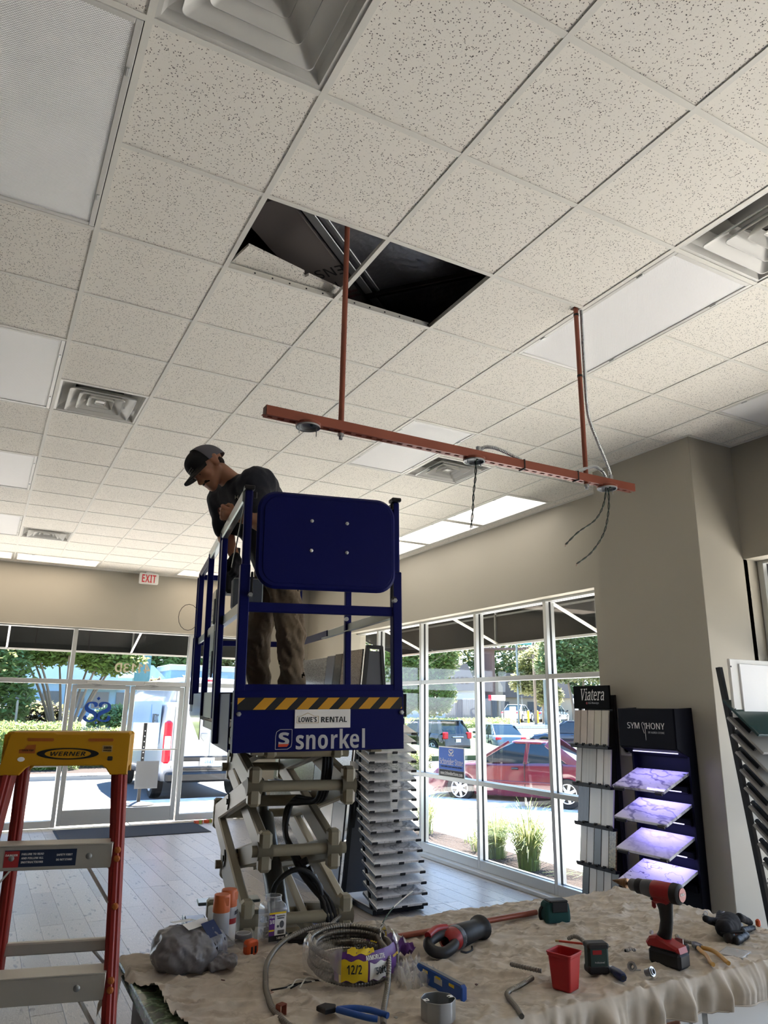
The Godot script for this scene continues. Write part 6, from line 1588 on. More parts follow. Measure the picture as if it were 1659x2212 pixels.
# ---------------------------------------------------------------- step ladder
func build_ladder() -> void:
	var frp := hexmat("ladder_red", "86190f", 0.5)
	hexmat("ladder_yellow", "c08a06", 0.5); hexmat("ladder_alu", "b9b6ae", 0.45, 0.5); hexmat("sticker_navy", "1d2a44", 0.5); hexmat("sticker_red", "9c2a2c", 0.5); hexmat("slot_brown", "a2561a", 0.6); hexmat("ink", "15171a", 0.5)
	var o := thing("step_ladder", "orange-red fibreglass step ladder with a yellow top cap", "ladder", V(0.262, 0, -2.43), -0.24)
	var top := 1.70
	# rails: front pair leans to the viewer, rear pair away
	var rail := func(a: Vector3, b: Vector3, w: float, d: float) -> Mesh:
		return mb().bar(a, b, w, d, Vector3.BACK, 0.003).bar(a.lerp(b, 0.02) + V(0, 0, 0.0), b, w * 0.45, d + 0.012, Vector3.BACK, 0.003).done()
	for s in [-1.0, 1.0]:
		part("front_rail", rail.call(V(s * 0.148, top - 0.03, 0.02), V(s * 0.27, 0.0, 0.46), 0.032, 0.07), frp, o)
		part("rear_rail", rail.call(V(s * 0.13, top - 0.04, -0.05), V(s * 0.215, 0.0, -0.56), 0.03, 0.05), frp, o)
		part("foot", mb().box(V(s * 0.27, 0.02, 0.46), V(0.05, 0.04, 0.09), 0.008).done(), M.rubber, o)
		part("foot", mb().box(V(s * 0.215, 0.02, -0.56), V(0.05, 0.04, 0.07), 0.008).done(), M.rubber, o)
	# moulded cap
	var pl := PackedVector2Array()
	for p in [[-0.175, -0.085], [-0.118, -0.085], [-0.102, -0.066], [-0.092, -0.06], [0.10, -0.06], [0.112, -0.068], [0.124, -0.085], [0.172, -0.085], [0.172, 0.026], [0.166, 0.032], [0.06, 0.032], [0.05, 0.028], [-0.03, 0.028], [-0.04, 0.032], [-0.145, 0.032], [-0.155, 0.024]]: pl.append(Vector2(p[0], p[1]))
	var cap := part("cap", mb().prism(pl, 0.012, T(V(0, top, 0.072)), 0.003).prism(pl, 0.012, T(V(0, top, -0.072)), 0.003).box(V(0, top + 0.022, 0), V(0.33, 0.02, 0.14), 0.004).box(V(-0.165, top - 0.02, 0), V(0.01, 0.09, 0.14)).box(V(0.165, top - 0.02, 0), V(0.01, 0.09, 0.14)).done(), M.ladder_yellow, o)
	for x in [-0.072, 0.09]: part("cap_slot", mb().prism(rounded(0.07, 0.0085, 0.004, 3), 0.003, T(V(x, top + 0.011, 0.0785))).done(), M.slot_brown, cap)
	part("brand_oval", mb().prism(circle(0.083, 32, 1.0, 0.19), 0.001, T(V(0.005, top - 0.027, 0.0786))).done(), M.ink, cap)
	part("brand_oval_inner", mb().prism(circle(0.062, 32, 1.0, 0.2), 0.001, T(V(0.005, top - 0.027, 0.0792))).done(), M.ladder_yellow, cap)
	part("brand_lettering", text_fit("WERNER", 0.094, 0.0115, 0.001, "Droid Sans", 700, 0.18), M.ink, cap, T(V(0.005, top - 0.027, 0.0798)))
	part("load_label", mb().quad_at(0.096, 0.124, top - 0.022, top - 0.004, 0.0786).done(), M.gold_line, cap)
	part("load_lettering", text_fit("300lb", 0.022, 0.007, 0.001, "Droid Sans", 700), M.ink, cap, T(V(0.11, top - 0.01, 0.0792)))
	part("load_lettering", text_fit("WEIGHT RATED", 0.022, 0.003, 0.001, "Droid Sans", 700), M.ink, cap, T(V(0.11, top - 0.018, 0.0792)))
	part("tool_label", mb().prism(PackedVector2Array([Vector2(-0.125, -0.026), Vector2(-0.083, -0.026), Vector2(-0.083, -0.002), Vector2(-0.105, -0.004), Vector2(-0.112, -0.014), Vector2(-0.125, -0.016)]), 0.001, T(V(0, top, 0.0788))).done(), M.slot_brown, cap)
	part("tool_lettering", text_fit("LOCK TOP", 0.03, 0.005, 0.001, "Droid Sans", 700), M.ink, cap, T(V(-0.102, top - 0.018, 0.0796)))
	part("cap_hole", mb().prism(circle(0.008, 12, 1.2, 0.8), 0.002, T(V(-0.117, top - 0.042, 0.0786))).done(), M.white, cap)
	part("cap_hole", mb().prism(rounded(0.014, 0.012, 0.003), 0.002, T(V(0.12, top - 0.04, 0.0786))).done(), M.ink, cap)
	# steps with rivets and knee braces, rear spacers, spreader
	for k in 5:
		var y := top - 0.29 - 0.295 * k
		var t := (top - y) / top
		var hw := lerpf(0.148, 0.27, t) - 0.012; var z := lerpf(0.02, 0.46, t)
		var st := part("step", mb().box(V(0, y, z + 0.034), V(hw * 2, 0.062, 0.004), 0.0015).box(V(0, y + 0.03, z), V(hw * 2, 0.005, 0.075), 0.0015).box(V(0, y + 0.015, z - 0.036), V(hw * 2, 0.03, 0.004)).done(), M.ladder_alu, o)
		for s in [-1.0, 1.0]:
			part("rivet", mb().lathe([Vector2(0.0, 0.004), Vector2(0.006, 0.003), Vector2(0.0085, 0)], 12, Transform3D(Basis(Vector3.RIGHT, PI / 2), V(s * hw * 0.62, y, z + 0.036))).done(), M.alu_dark, st)
			for r in 2: part("rivet", mb().lathe([Vector2(0.0, 0.005), Vector2(0.006, 0.004), Vector2(0.009, 0)], 12, Transform3D(Basis(Vector3.RIGHT, PI / 2), V(s * (hw + 0.014), y - 0.008 + r * 0.022, z + 0.042))).done(), M.slot_brown, st)
			part("rivet", mb().lathe([Vector2(0.0, 0.005), Vector2(0.006, 0.004), Vector2(0.009, 0)], 12, Transform3D(Basis(Vector3.RIGHT, PI / 2), V(s * (hw + 0.024), y - 0.12, z + 0.072))).done(), M.slot_brown, st)
			part("knee_brace", mb().bar(V(s * (hw - 0.06), y - 0.03, z + 0.02), V(s * (hw + 0.005), y - 0.115, z + 0.05), 0.004, 0.026, V(0, 0, 1)).done(), M.ladder_alu, st)
		if k == 0:
			part("warning_label", mb().quad_at(-0.115, 0.065, y - 0.022, y + 0.02, z + 0.0365).done(), M.sticker_navy, st)
			part("warning_panel", mb().quad_at(-0.115, -0.078, y - 0.022, y + 0.018, z + 0.0372).done(), M.sticker_red, st)
			for q in [["DANGER", -0.097, 0.008, 0.03], ["FAILURE TO READ", -0.045, 0.01, 0.055], ["AND FOLLOW ALL", -0.045, 0.0, 0.055], ["INSTRUCTIONS", -0.045, -0.01, 0.055], ["SAFETY FIRST", 0.035, 0.006, 0.04], ["DO NOT STAND", 0.035, -0.006, 0.04]]:
				part("label_lettering", text_fit(q[0], q[3], 0.005, 0.0006, "Droid Sans", 700), M.decal_white, st, T(V(q[1], y + q[2], z + 0.0378)))
		var yr := y - 0.02
		var tr := (top - yr) / top
		var hr := lerpf(0.13, 0.215, tr) - 0.01; var zr := lerpf(-0.05, -0.56, tr)
		part("rear_spacer", mb().box(V(0, yr, zr), V(hr * 2, 0.034, 0.026), 0.004).done(), M.ladder_alu, o)
		part("rear_brace", mb().bar(V(hr - 0.05, yr - 0.012, zr), V(hr + 0.004, yr - 0.075, zr - 0.02), 0.004, 0.022, V(0, 0, 1)).done(), M.ladder_alu, o)
	for s in [-1.0, 1.0]:
		part("spreader", mb().bar(V(s * 0.185, 1.02, 0.2), V(s * 0.17, 0.92, -0.08), 0.006, 0.024).bar(V(s * 0.17, 0.92, -0.08), V(s * 0.165, 1.04, -0.27), 0.006, 0.024).done(), M.ladder_alu, o)
		part("spreader_lock", mb().bar(V(s * 0.163, 1.06, -0.26), V(s * 0.168, 1.12, -0.25), 0.008, 0.02).done(), M.zinc, o)

# ---------------------------------------------------------------- island counter under a drop cloth
func cloth_h(x: float, z: float, n: FastNoiseLite, n2: FastNoiseLite) -> float:
	# long creases running roughly along the table, finer ones across, and stray folds
	var p := x * 0.9 + z * 0.3; var q := z * 0.95 - x * 0.35
	var a := 1.0 - absf(n.get_noise_2d(x * 1.3 + z * 0.4, z * 2.6 - x * 0.8)) * 3.0
	var b := 1.0 - absf(n2.get_noise_2d(p * 2.2, q * 9.0)) * 2.6
	var c := 1.0 - absf(n2.get_noise_2d(q * 5.0 + 30.0, p * 11.0 + q * 6.0)) * 2.4
	return 0.013 * pow(maxf(a, 0.0), 4.0) + 0.012 * pow(maxf(b, 0.0), 2.5) + 0.0055 * pow(maxf(c, 0.0), 2.0)

func build_counter() -> void:
	hexmat("cabinet_white", "dcdad5", 0.5); hexmat("cabinet_side", "5a4433", 0.6); hexmat("pull_copper", "b9806a", 0.3, 0.7)
	var gm := mat("green_marble", Color("8b9a86"), 0.25)
	gm.albedo_texture = noise_tex(512, 0.012, 5, 31, [[0.0, Color(0.35, 0.4, 0.36)], [0.45, Color(0.6, 0.66, 0.58)], [0.55, Color(0.95, 0.97, 0.9)], [0.62, Color(0.55, 0.6, 0.54)], [1.0, Color(0.4, 0.46, 0.42)]]); tri_map(gm, 1.4)
	var cl := mat("drop_cloth", Color("cfc6b8"), 0.95)
	cl.albedo_texture = noise_tex(512, 0.015, 5, 33, [[0.0, Color(0.86, 0.85, 0.83)], [0.5, Color(0.96, 0.95, 0.94)], [1.0, Color(1, 1, 1)]]); tri_map(cl, 1.3)
	var weave := grain_tex("weave", 32, 32, func(x, y):
		var k: float = 0.5 + 0.25 * sin(TAU * x / 8.0) * (1.0 if (y / 4) % 2 == 0 else -1.0) + 0.2 * sin(TAU * y / 8.0)
		return Color(k, k, k))
	relief(cl, weave, 0.05)
	cl.rim_enabled = true; cl.rim = 0.25
	var o := thing("island_counter", "white island cabinet with a green marble top under a drop cloth", "counter", V(1.88, 0, -2.6))
	part("worktop", mb().box(V(0, 0.878, 0), V(2.58, 0.03, 1.08), 0.004).box(V(0, 0.85, 0), V(2.56, 0.026, 1.06), 0.004).done(), gm, o)
	part("carcass", mb().box(V(0, 0.47, 0), V(2.44, 0.74, 0.96)).box(V(0, 0.05, 0), V(2.36, 0.1, 0.86)).done(), M.cabinet_white, o)
	part("end_panel", mb().box(V(-1.226, 0.47, 0), V(0.012, 0.74, 0.97), 0.003).done(), M.cabinet_side, o)
	for k in 4:
		var x := -0.9 + k * 0.6
		var d := part("drawer_front", mb().box(V(x, 0.735, 0.49), V(0.57, 0.2, 0.018), 0.003).box(V(x, 0.825, 0.502), V(0.57, 0.02, 0.012)).box(V(x, 0.65, 0.502), V(0.57, 0.03, 0.012)).box(V(x - 0.26, 0.735, 0.502), V(0.05, 0.2, 0.012)).box(V(x + 0.26, 0.735, 0.502), V(0.05, 0.2, 0.012)).done(), M.cabinet_white, o)
		var cup := []
		for i in 7:
			var a := PI * 0.5 * i / 6.0
			var row := PackedVector3Array()
			for j in 13:
				var b := PI * j / 12.0
				row.append(V(x + 0.12 - cos(b) * 0.048 * (1.0 - 0.12 * sin(a)), 0.735 + 0.026 * cos(a), 0.51 + sin(b) * 0.026 * sin(a) + 0.002))
			cup.append(row)
		part("cup_pull", mb().skin(cup).done(), M.pull_copper, d)
		part("door_front", mb().box(V(x, 0.37, 0.49), V(0.57, 0.5, 0.018), 0.003).done(), M.cabinet_white, o)
	# the cloth: back overhang, top with creases, front drop in folds, right-hand drop
	var n := noise(0.9, 3, FastNoiseLite.TYPE_SIMPLEX_SMOOTH, 51); var n2 := noise(1.0, 3, FastNoiseLite.TYPE_SIMPLEX_SMOOTH, 52); var n3 := noise(1.0, 2, FastNoiseLite.TYPE_SIMPLEX_SMOOTH, 53)
	var rows := []
	var zb := -3.135; var zf := -2.045; var xr := 3.185; var ty := 0.897
	var nu := 400; var nv := 190
	for i in nv + 1:
		var row := PackedVector3Array()
		var v := lerpf(-0.05, 1.09 + 0.16, i / float(nv))   # along z: below 0 behind the back edge, past 1.09 down the front
		for j in nu + 1:
			var z := zb + clampf(v, 0.0, 1.09)
			# left limit of the cloth: over the end at the back, drawn in further forward
			var t := clampf((z - zb) / 1.09, 0.0, 1.0)
			var xl := 0.585 - 0.05 * (1.0 - smoothstep(0.0, 0.14, t)) + 0.075 * smoothstep(0.1, 0.55, t) + 0.012 * sin(t * 21.0) + 0.07 * smoothstep(0.75, 1.0, t)
			var u := lerpf(xl, xr + 0.16, j / float(nu))
			var x := minf(u, xr)
			var y := ty + cloth_h(x, z, n, n2)
			var edge := smoothstep(0.0, 0.05, u - xl)
			y += 0.012 * (1.0 - edge) * (0.5 + 0.5 * sin(t * 40.0))
			if x < 0.6: y -= (0.6 - x) * 2.2
			if v < 0.0: y -= -v * 0.9; z -= 0.006 + 0.003 * sin(u * 30.0)
			if u > xr: y -= (u - xr) * 1.05; x += 0.01 + 0.012 * sin(z * 34.0) * smoothstep(0, 0.1, u - xr)
			if v > 1.09:
				var d := v - 1.09
				var hem := 0.135 + 0.03 * sin(u * 2.1 + 0.4) - 0.02 * smoothstep(2.4, 2.6, u)
				var dd := d / 0.16 * hem
				var w := smoothstep(0.0, 0.07, dd)
				var f := n3.get_noise_2d(u * 6.5, 3.0) * 0.05 + n3.get_noise_2d(u * 17.0 + dd * 3.0, 9.0) * 0.018
				y = ty + 0.004 - dd + cloth_h(x, z, n, n2) * (1.0 - w)
				z += sqrt(clampf(dd / 0.03, 0.0, 1.0)) * 0.014 + w * (0.02 + f)
			row.append(V(x, y, z))
		rows.append(row)
	var dc := thing("drop_cloth", "creased canvas drop cloth spread over the island counter", "drop cloth", V(1.88, 0.897, -2.6))
	var at := T(-dc.position)
	var m := part("cloth", mb().skin(rows).done(), cl, dc, at)
	var hemrow := []
	for j in range(0, nu + 1, 4): hemrow.append(rows[nv][j])
	part("stitched_hem", mb().tube(hemrow, 0.003, 6).done(), cl, dc, at)
	# the corner of the cloth that falls over the left end
	var fl := []
	for i in 9:
		var row := PackedVector3Array()
		for j in 9:
			var a := j / 8.0; var d := i / 8.0
			row.append(V(0.572 - 0.012 * sqrt(d) + 0.014 * sin(a * 9.0 + d * 2.0) * d, 0.892 - d * 0.62 * (1.0 - 0.5 * a), -3.14 + a * 0.2 - 0.0 * d))
		fl.append(row)
	part("hanging_corner", mb().skin(fl).done(), cl, dc, at)

func cloth_y(x: float, z: float) -> float:
	var n := noise(0.9, 3, FastNoiseLite.TYPE_SIMPLEX_SMOOTH, 51); var n2 := noise(1.0, 3, FastNoiseLite.TYPE_SIMPLEX_SMOOTH, 52)
	return 0.897 + cloth_h(x, z, n, n2)

# ---------------------------------------------------------------- tools and materials on the cloth
func put(called: String, label: String, cat: String, x: float, z: float, turn := 0.0, group := "") -> Node3D:
	return thing(called, label, cat, V(x, cloth_y(x, z) + 0.004, z), turn, group)
func turned(a: float) -> Basis: return Basis(Vector3.RIGHT, a)

func build_tools() -> void:
	hexmat("tool_red", "9a1719", 0.42); hexmat("tool_black", "131315", 0.55); hexmat("tool_grey", "55565a", 0.5); hexmat("bit_bronze", "7d6045", 0.35, 0.8); hexmat("tool_blue", "1f4f9e", 0.4); hexmat("navy_grip", "1b2b52", 0.45); hexmat("teal_fabric", "1f4a4a", 0.9); hexmat("laser_green", "1c3531", 0.6); hexmat("orange_plastic", "cf4f1c", 0.4); hexmat("orange_cap", "c8683a", 0.45); hexmat("can_grey", "9c9da0", 0.35); hexmat("grip_tan", "b98a3c", 0.4); hexmat("bag_grey", "77767a", 0.3); hexmat("label_purple", "5b2a7c", 0.4); hexmat("label_yellow", "e0c01c", 0.45); hexmat("label_white", "e4e2de", 0.5); hexmat("pencil_red", "b5341f", 0.45)
	glass("clear_plastic", Color(0.86, 0.88, 0.9), 0.16, 0.06)
	glass("clear_film", Color(0.9, 0.9, 0.9), 0.3, 0.12)
	# drill driver standing on its battery
	var o := put("drill_driver", "red and black cordless drill with a step bit standing on its battery", "drill", 2.39, -2.165, 1.76)
	part("battery", mb().box(V(-0.01, 0.03, 0), V(0.13, 0.055, 0.078), 0.01).box(V(-0.005, 0.06, 0), V(0.11, 0.018, 0.066), 0.006).done(), M.tool_black, o)
	part("base_shroud", mb().prism(PackedVector2Array([Vector2(-0.072, 0.056), Vector2(0.058, 0.056), Vector2(0.066, 0.07), Vector2(0.05, 0.092), Vector2(0.02, 0.1), Vector2(-0.03, 0.085), Vector2(-0.066, 0.075)]), 0.07, Transform3D(), 0.008).done(), M.tool_red, o)
	part("belt_clip", mb().bar(V(-0.03, 0.05, 0.046), V(-0.03, 0.09, 0.046), 0.03, 0.003, V(0, 0, 1)).bar(V(-0.03, 0.045, 0.042), V(-0.03, 0.045, 0.048), 0.034, 0.006).done(), M.zinc, o)
	part("battery_label", mb().box(V(0.012, 0.036, 0.0395), V(0.032, 0.02, 0.001)).done(), M.label_white, o)
	part("battery_lettering", text_fit("M18", 0.02, 0.009, 0.001, "Droid Sans", 700), M.tool_red, o, T(V(0.012, 0.036, 0.0402)))
	var gr := []
	for k in [[0.092, 0.006, 0.03, 0.021], [0.115, -0.004, 0.026, 0.018], [0.15, -0.012, 0.025, 0.0175], [0.185, -0.012, 0.028, 0.018], [0.21, -0.008, 0.034, 0.021], [0.225, -0.004, 0.042, 0.024]]:
		var row := PackedVector3Array()
		for j in 16: row.append(V(k[1] + cos(TAU * j / 16.0) * k[2], k[0], sin(TAU * j / 16.0) * k[3]))
		gr.append(row)
	part("handle", mb().skin(gr, true, true).done(), M.tool_black, o)
	var ax := Transform3D(Basis(Vector3.BACK, -PI / 2), V(0, 0.252, 0))
	part("motor_housing", mb().lathe([Vector2(0.0, -0.078), Vector2(0.022, -0.077), Vector2(0.031, -0.07), Vector2(0.034, -0.05), Vector2(0.034, 0.0), Vector2(0.033, 0.03), Vector2(0.029, 0.036)], 24, ax).box(V(0.0, 0.222, 0), V(0.07, 0.03, 0.05), 0.01).done(), M.tool_red, o)
	part("rear_cover", mb().lathe([Vector2(0.0, -0.084), Vector2(0.027, -0.082), Vector2(0.036, -0.074), Vector2(0.037, -0.048), Vector2(0.035, -0.046)], 24, ax).done(), M.tool_black, o)
	part("rear_badge", mb().cyl(V(-0.083, 0.252, 0), V(-0.0855, 0.252, 0), 0.024, 22).done(), M.tool_red, o)
	part("badge_lettering", text_fit("FUEL", 0.03, 0.009, 0.001, "Droid Sans", 700), M.decal_white, o, Transform3D(Basis(Vector3.UP, -PI / 2), V(-0.0862, 0.254, 0)))
	part("side_lettering", text_fit("Milwaukee", 0.055, 0.015, 0.001, "Droid Serif", 700, 0.2), M.decal_white, o, T(V(-0.004, 0.256, 0.0342)))
	part("gearbox", mb().lathe([Vector2(0.03, 0.03), Vector2(0.031, 0.05), Vector2(0.028, 0.075), Vector2(0.026, 0.08)], 24, ax).done(), M.tool_grey, o)
	part("clutch_ring", mb().lathe([Vector2(0.0, 0.075), Vector2(0.027, 0.077), Vector2(0.0275, 0.1), Vector2(0.025, 0.104), Vector2(0.0, 0.104)], 24, ax).done(), M.tool_black, o)
	part("chuck", mb().lathe([Vector2(0.0, 0.102), Vector2(0.022, 0.103), Vector2(0.0225, 0.128), Vector2(0.016, 0.136), Vector2(0.0, 0.137)], 20, ax).done(), M.tool_grey, o)
	var sp := [Vector2(0.0055, 0.135), Vector2(0.0055, 0.146), Vector2(0.018, 0.147)]
	for k in 7: sp += [Vector2(0.0185 - 0.0024 * k, 0.151 + k * 0.0085), Vector2(0.0185 - 0.0024 * k, 0.1575 + k * 0.0085)]
	sp.append(Vector2(0.0, 0.219))
	part("step_bit", mb().lathe(sp, 18, ax).done(), M.bit_bronze, o)
	part("trigger", mb().box(V(0.036, 0.2, 0), V(0.018, 0.03, 0.016), 0.006).done(), M.tool_red, o)
	part("direction_switch", mb().box(V(0.03, 0.222, 0), V(0.014, 0.01, 0.056), 0.004).done(), M.tool_black, o)
	part("work_lamp", mb().cyl(V(0.052, 0.098, 0), V(0.06, 0.1, 0), 0.008, 12).done(), M.lamp_clear, o)
	# reciprocating saw lying down
	o = put("reciprocating_saw", "red and black reciprocating saw lying across the cloth", "power saw", 1.80, -2.665, 0.39)
	var lie := func(pr: Array) -> Mesh: return mb().lathe(pr, 22, Transform3D(Basis(Vector3.BACK, -PI / 2), V(0, 0.045, 0)), Vector2(0.9, 1.0)).done()
	part("boot_cover", lie.call([Vector2(0.0, -0.02), Vector2(0.04, -0.018), Vector2(0.047, 0.0), Vector2(0.044, 0.06), Vector2(0.04, 0.11), Vector2(0.041, 0.135), Vector2(0.05, 0.145), Vector2(0.052, 0.158), Vector2(0.03, 0.166), Vector2(0.0, 0.168)]), M.tool_black, o)
	part("collar", lie.call([Vector2(0.04, -0.045), Vector2(0.047, -0.04), Vector2(0.049, -0.02), Vector2(0.046, -0.015)]), M.tool_grey, o)
	part("motor_housing", lie.call([Vector2(0.02, -0.1), Vector2(0.036, -0.09), Vector2(0.045, -0.06), Vector2(0.046, -0.042), Vector2(0.04, -0.04)]), M.tool_red, o)
	part("handle_loop", mb().tube(path([V(-0.075, 0.065, -0.02), V(-0.13, 0.062, -0.025), V(-0.19, 0.055, -0.015), V(-0.205, 0.04, 0.015), V(-0.18, 0.032, 0.045), V(-0.12, 0.036, 0.045), V(-0.08, 0.04, 0.03)], 0.012), 0.02, 12).done(), M.tool_black, o)
	part("handle_spine", mb().tube(path([V(-0.06, 0.082, -0.022), V(-0.12, 0.086, -0.03), V(-0.185, 0.078, -0.02)], 0.012), 0.014, 10).done(), M.tool_red, o)
	part("blade_clamp", mb().box(V(0.172, 0.045, 0.0), V(0.016, 0.05, 0.04), 0.004).done(), M.zinc, o)
	part("saw_shoe", mb().bar(V(0.175, 0.03, 0), V(0.19, 0.06, 0), 0.05, 0.006).done(), M.tool_grey, o)
	part("rafter_hook", mb().tube(path([V(-0.06, 0.012, 0.045), V(-0.04, 0.006, 0.058), V(0.0, 0.006, 0.058), V(0.02, 0.012, 0.045)], 0.01), 0.004, 7).done(), M.tool_black, o)
	part("side_lettering", text_fit("FUEL", 0.03, 0.012, 0.001, "Droid Sans", 700), M.tool_grey, o, Transform3D(Basis(Vector3.BACK, PI / 2), V(-0.028, 0.05, 0.0505)))
	# copper tubes behind it
	for k in 2:
		o = put("copper_tube", ["copper tube lying behind the reciprocating saw, nearer of the pair", "copper tube lying behind the reciprocating saw, farther of the pair"][k], "tube", 1.45 + 0.16 * k, -2.835 - 0.02 * k, 0.05, "copper tubes on the cloth")
		part("pipe", mb().tube([V(0, 0.013, 0), V(0.86 - 0.1 * k, 0.02, 0.01)], 0.0115, 14, [], false, false).tube([V(0, 0.013, 0), V(0.86 - 0.1 * k, 0.02, 0.01)], 0.0095, 12, [], false, false).done(), M.copper, o)
		part("end_ferrule", mb().lathe([Vector2(0.0095, 0.0), Vector2(0.0122, 0.0), Vector2(0.0122, 0.014), Vector2(0.0116, 0.015)], 14, Transform3D(Basis(Vector3.BACK, -PI / 2), V(0, 0.013, 0))).done(), M.copper_dark, o)
	o = put("tool_pouch", "small dark teal fabric pouch with a flap at the end of the copper tubes", "pouch", 2.40, -2.79, -0.25)
	var rw := []
	for k in [[0.0, 0.95], [0.012, 1.0], [0.045, 0.98], [0.07, 0.92], [0.08, 0.8]]:
		var row := PackedVector3Array()
		for p in rounded(0.125 * k[1], 0.075 * k[1], 0.018, 4): row.append(V(p.x, k[0], p.y))
		rw.append(row)
	part("pouch_body", mb().skin(rw, true, true).done(), M.teal_fabric, o)
	part("flap", mb().box(V(0.005, 0.083, 0.004), V(0.09, 0.01, 0.06), 0.005).box(V(0.005, 0.062, 0.041), V(0.075, 0.04, 0.006), 0.003).done(), M.tool_black, o)
	part("side_loop", mb().tube(path([V(-0.062, 0.06, 0), V(-0.074, 0.045, 0), V(-0.074, 0.015, 0), V(-0.063, 0.005, 0)], 0.01), 0.006, 6).done(), M.tool_black, o)
	# red square bin
	o = put("plastic_bin", "small red square plastic bin, empty, near the front of the counter", "bin", 1.89, -2.16, 0.35)
	rw = []
	for k in [[0.002, 0.064], [0.0, 0.068], [0.006, 0.07], [0.1, 0.084], [0.102, 0.09], [0.112, 0.091], [0.113, 0.088], [0.11, 0.084], [0.02, 0.066], [0.008, 0.06]]:
		var row := PackedVector3Array()
		for p in rounded(k[1], k[1], 0.01, 4): row.append(V(p.x, k[0], p.y))
		rw.append(row)
	part("bin_body", mb().skin(rw, true, true).done(), M.red, o)
	part("rim", mb().tube(Array(rw[5]), 0.0025, 6, [], true).done(), M.red, o)
	o = put("laser_level", "dark green and black laser tool beside the red bin", "laser tool", 2.075, -2.2, -0.35)
	part("case", mb().prism(rounded(0.078, 0.1, 0.02, 5), 0.044, T(V(0, 0.05, 0)), 0.008).done(), M.laser_green, o)
	part("bumper", mb().prism(rounded(0.082, 0.03, 0.012, 4), 0.048, T(V(0, 0.016, 0)), 0.006).prism(rounded(0.082, 0.022, 0.01, 4), 0.047, T(V(0, 0.09, 0)), 0.006).done(), M.tool_black, o)
	part("red_label", mb().box(V(-0.006, 0.072, 0.0222), V(0.034, 0.014, 0.001)).done(), M.tool_red, o)
	part("lettering", text_fit("Professional", 0.036, 0.006, 0.0008), M.decal_grey, o, T(V(0.002, 0.04, 0.0224)))
	o = put("pencil", "red carpenter pencil lying behind the red bin", "pencil", 2.19, -2.53, 0.0)
	var pa := V(0, 0.005, 0); var pb := V(0.125, 0.006, 0.14)
	part("shaft", mb().cyl(pa, pb, 0.0042, 6).done(), M.pencil_red, o)
	part("sharpened_tip", mb().cyl(pb, pb + (pb - pa).normalized() * 0.012, 0.004, 8, 0.0008).done(), M.tan_wall, o)
	part("ferrule", mb().cyl(pa - (pb - pa).normalized() * 0.014, pa, 0.0044, 8).done(), M.gold_line, o)
	o = put("screwdriver", "blue handled screwdriver between the laser tool and the loose connectors", "screwdriver", 2.105, -2.105, 0.0)
	var sd := Transform3D(Basis(V(0.94, 0, 0.33), V(0.33, 0, -0.94), V(0, 1, 0)).orthonormalized(), V(0, 0.018, 0))
	part("handle", mb().lathe([Vector2(0.0, 0.0), Vector2(0.013, 0.001), Vector2(0.0165, 0.01), Vector2(0.0165, 0.05), Vector2(0.0125, 0.066), Vector2(0.0135, 0.08), Vector2(0.009, 0.09), Vector2(0.0, 0.091)], 8, sd).done(), M.navy_grip, o)
	part("end_cap", mb().lathe([Vector2(0.0, -0.001), Vector2(0.008, -0.0008), Vector2(0.008, 0.001)], 14, sd).done(), M.tool_black, o)
	part("collar", mb().lathe([Vector2(0.01, 0.088), Vector2(0.0095, 0.1), Vector2(0.004, 0.102)], 12, sd).done(), M.steel, o)
	part("blade", mb().lathe([Vector2(0.0032, 0.1), Vector2(0.0032, 0.165), Vector2(0.002, 0.175), Vector2(0.0, 0.176)], 8, sd).done(), M.pencil_red, o)
	for k in 2:
		o = put("conduit_connector", ["loose metal conduit connector lying nearer to the drill, behind the other", "loose metal conduit connector lying nearest to the counter front"][k], "connector", [2.215, 2.225][k], [-2.165, -2.105][k], 0.5 + k * 1.3, "loose conduit connectors")
		part("sleeve", mb().lathe([Vector2(0.008, 0.0), Vector2(0.012, 0.0), Vector2(0.012, 0.016), Vector2(0.015, 0.017), Vector2(0.015, 0.022), Vector2(0.011, 0.023), Vector2(0.011, 0.032), Vector2(0.0085, 0.032)], 14, Transform3D(Basis(Vector3.BACK, 1.2), V(0.008, 0.013, 0))).done(), M.zinc, o)
		part("lock_nut", mb().lathe([Vector2(0.0115, 0.025), Vector2(0.0165, 0.025), Vector2(0.0165, 0.028), Vector2(0.0115, 0.028)], 9, Transform3D(Basis(Vector3.BACK, 1.2), V(0.008, 0.013, 0))).done(), M.steel, o)
		part("clamp_screw", mb().cyl(V(0.0, 0.008, 0.01), V(0.004, 0.01, 0.026), 0.0028, 7).done(), M.zinc, o)
	o = put("socket_adapter", "black cylindrical socket lying beside the drill battery", "socket", 2.50, -2.185, 0.35)
	part("barrel", mb().lathe([Vector2(0.012, 0.0), Vector2(0.019, 0.0), Vector2(0.021, 0.006), Vector2(0.021, 0.03), Vector2(0.016, 0.05), Vector2(0.012, 0.055), Vector2(0.0, 0.055)], 18, Transform3D(Basis(Vector3.RIGHT, -PI / 2), V(0, 0.021, 0.02))).done(), M.tool_black, o)
	part("bore", mb().cyl(V(0, 0.021, 0.019), V(0, 0.021, 0.012), 0.0118, 14).done(), M.gasket, o)
	# pliers with tan grips, steel conduit stub above them
	o = put("pliers", "side-cutting pliers with worn tan handles near the counter front", "pliers", 2.615, -2.2, 0.0)
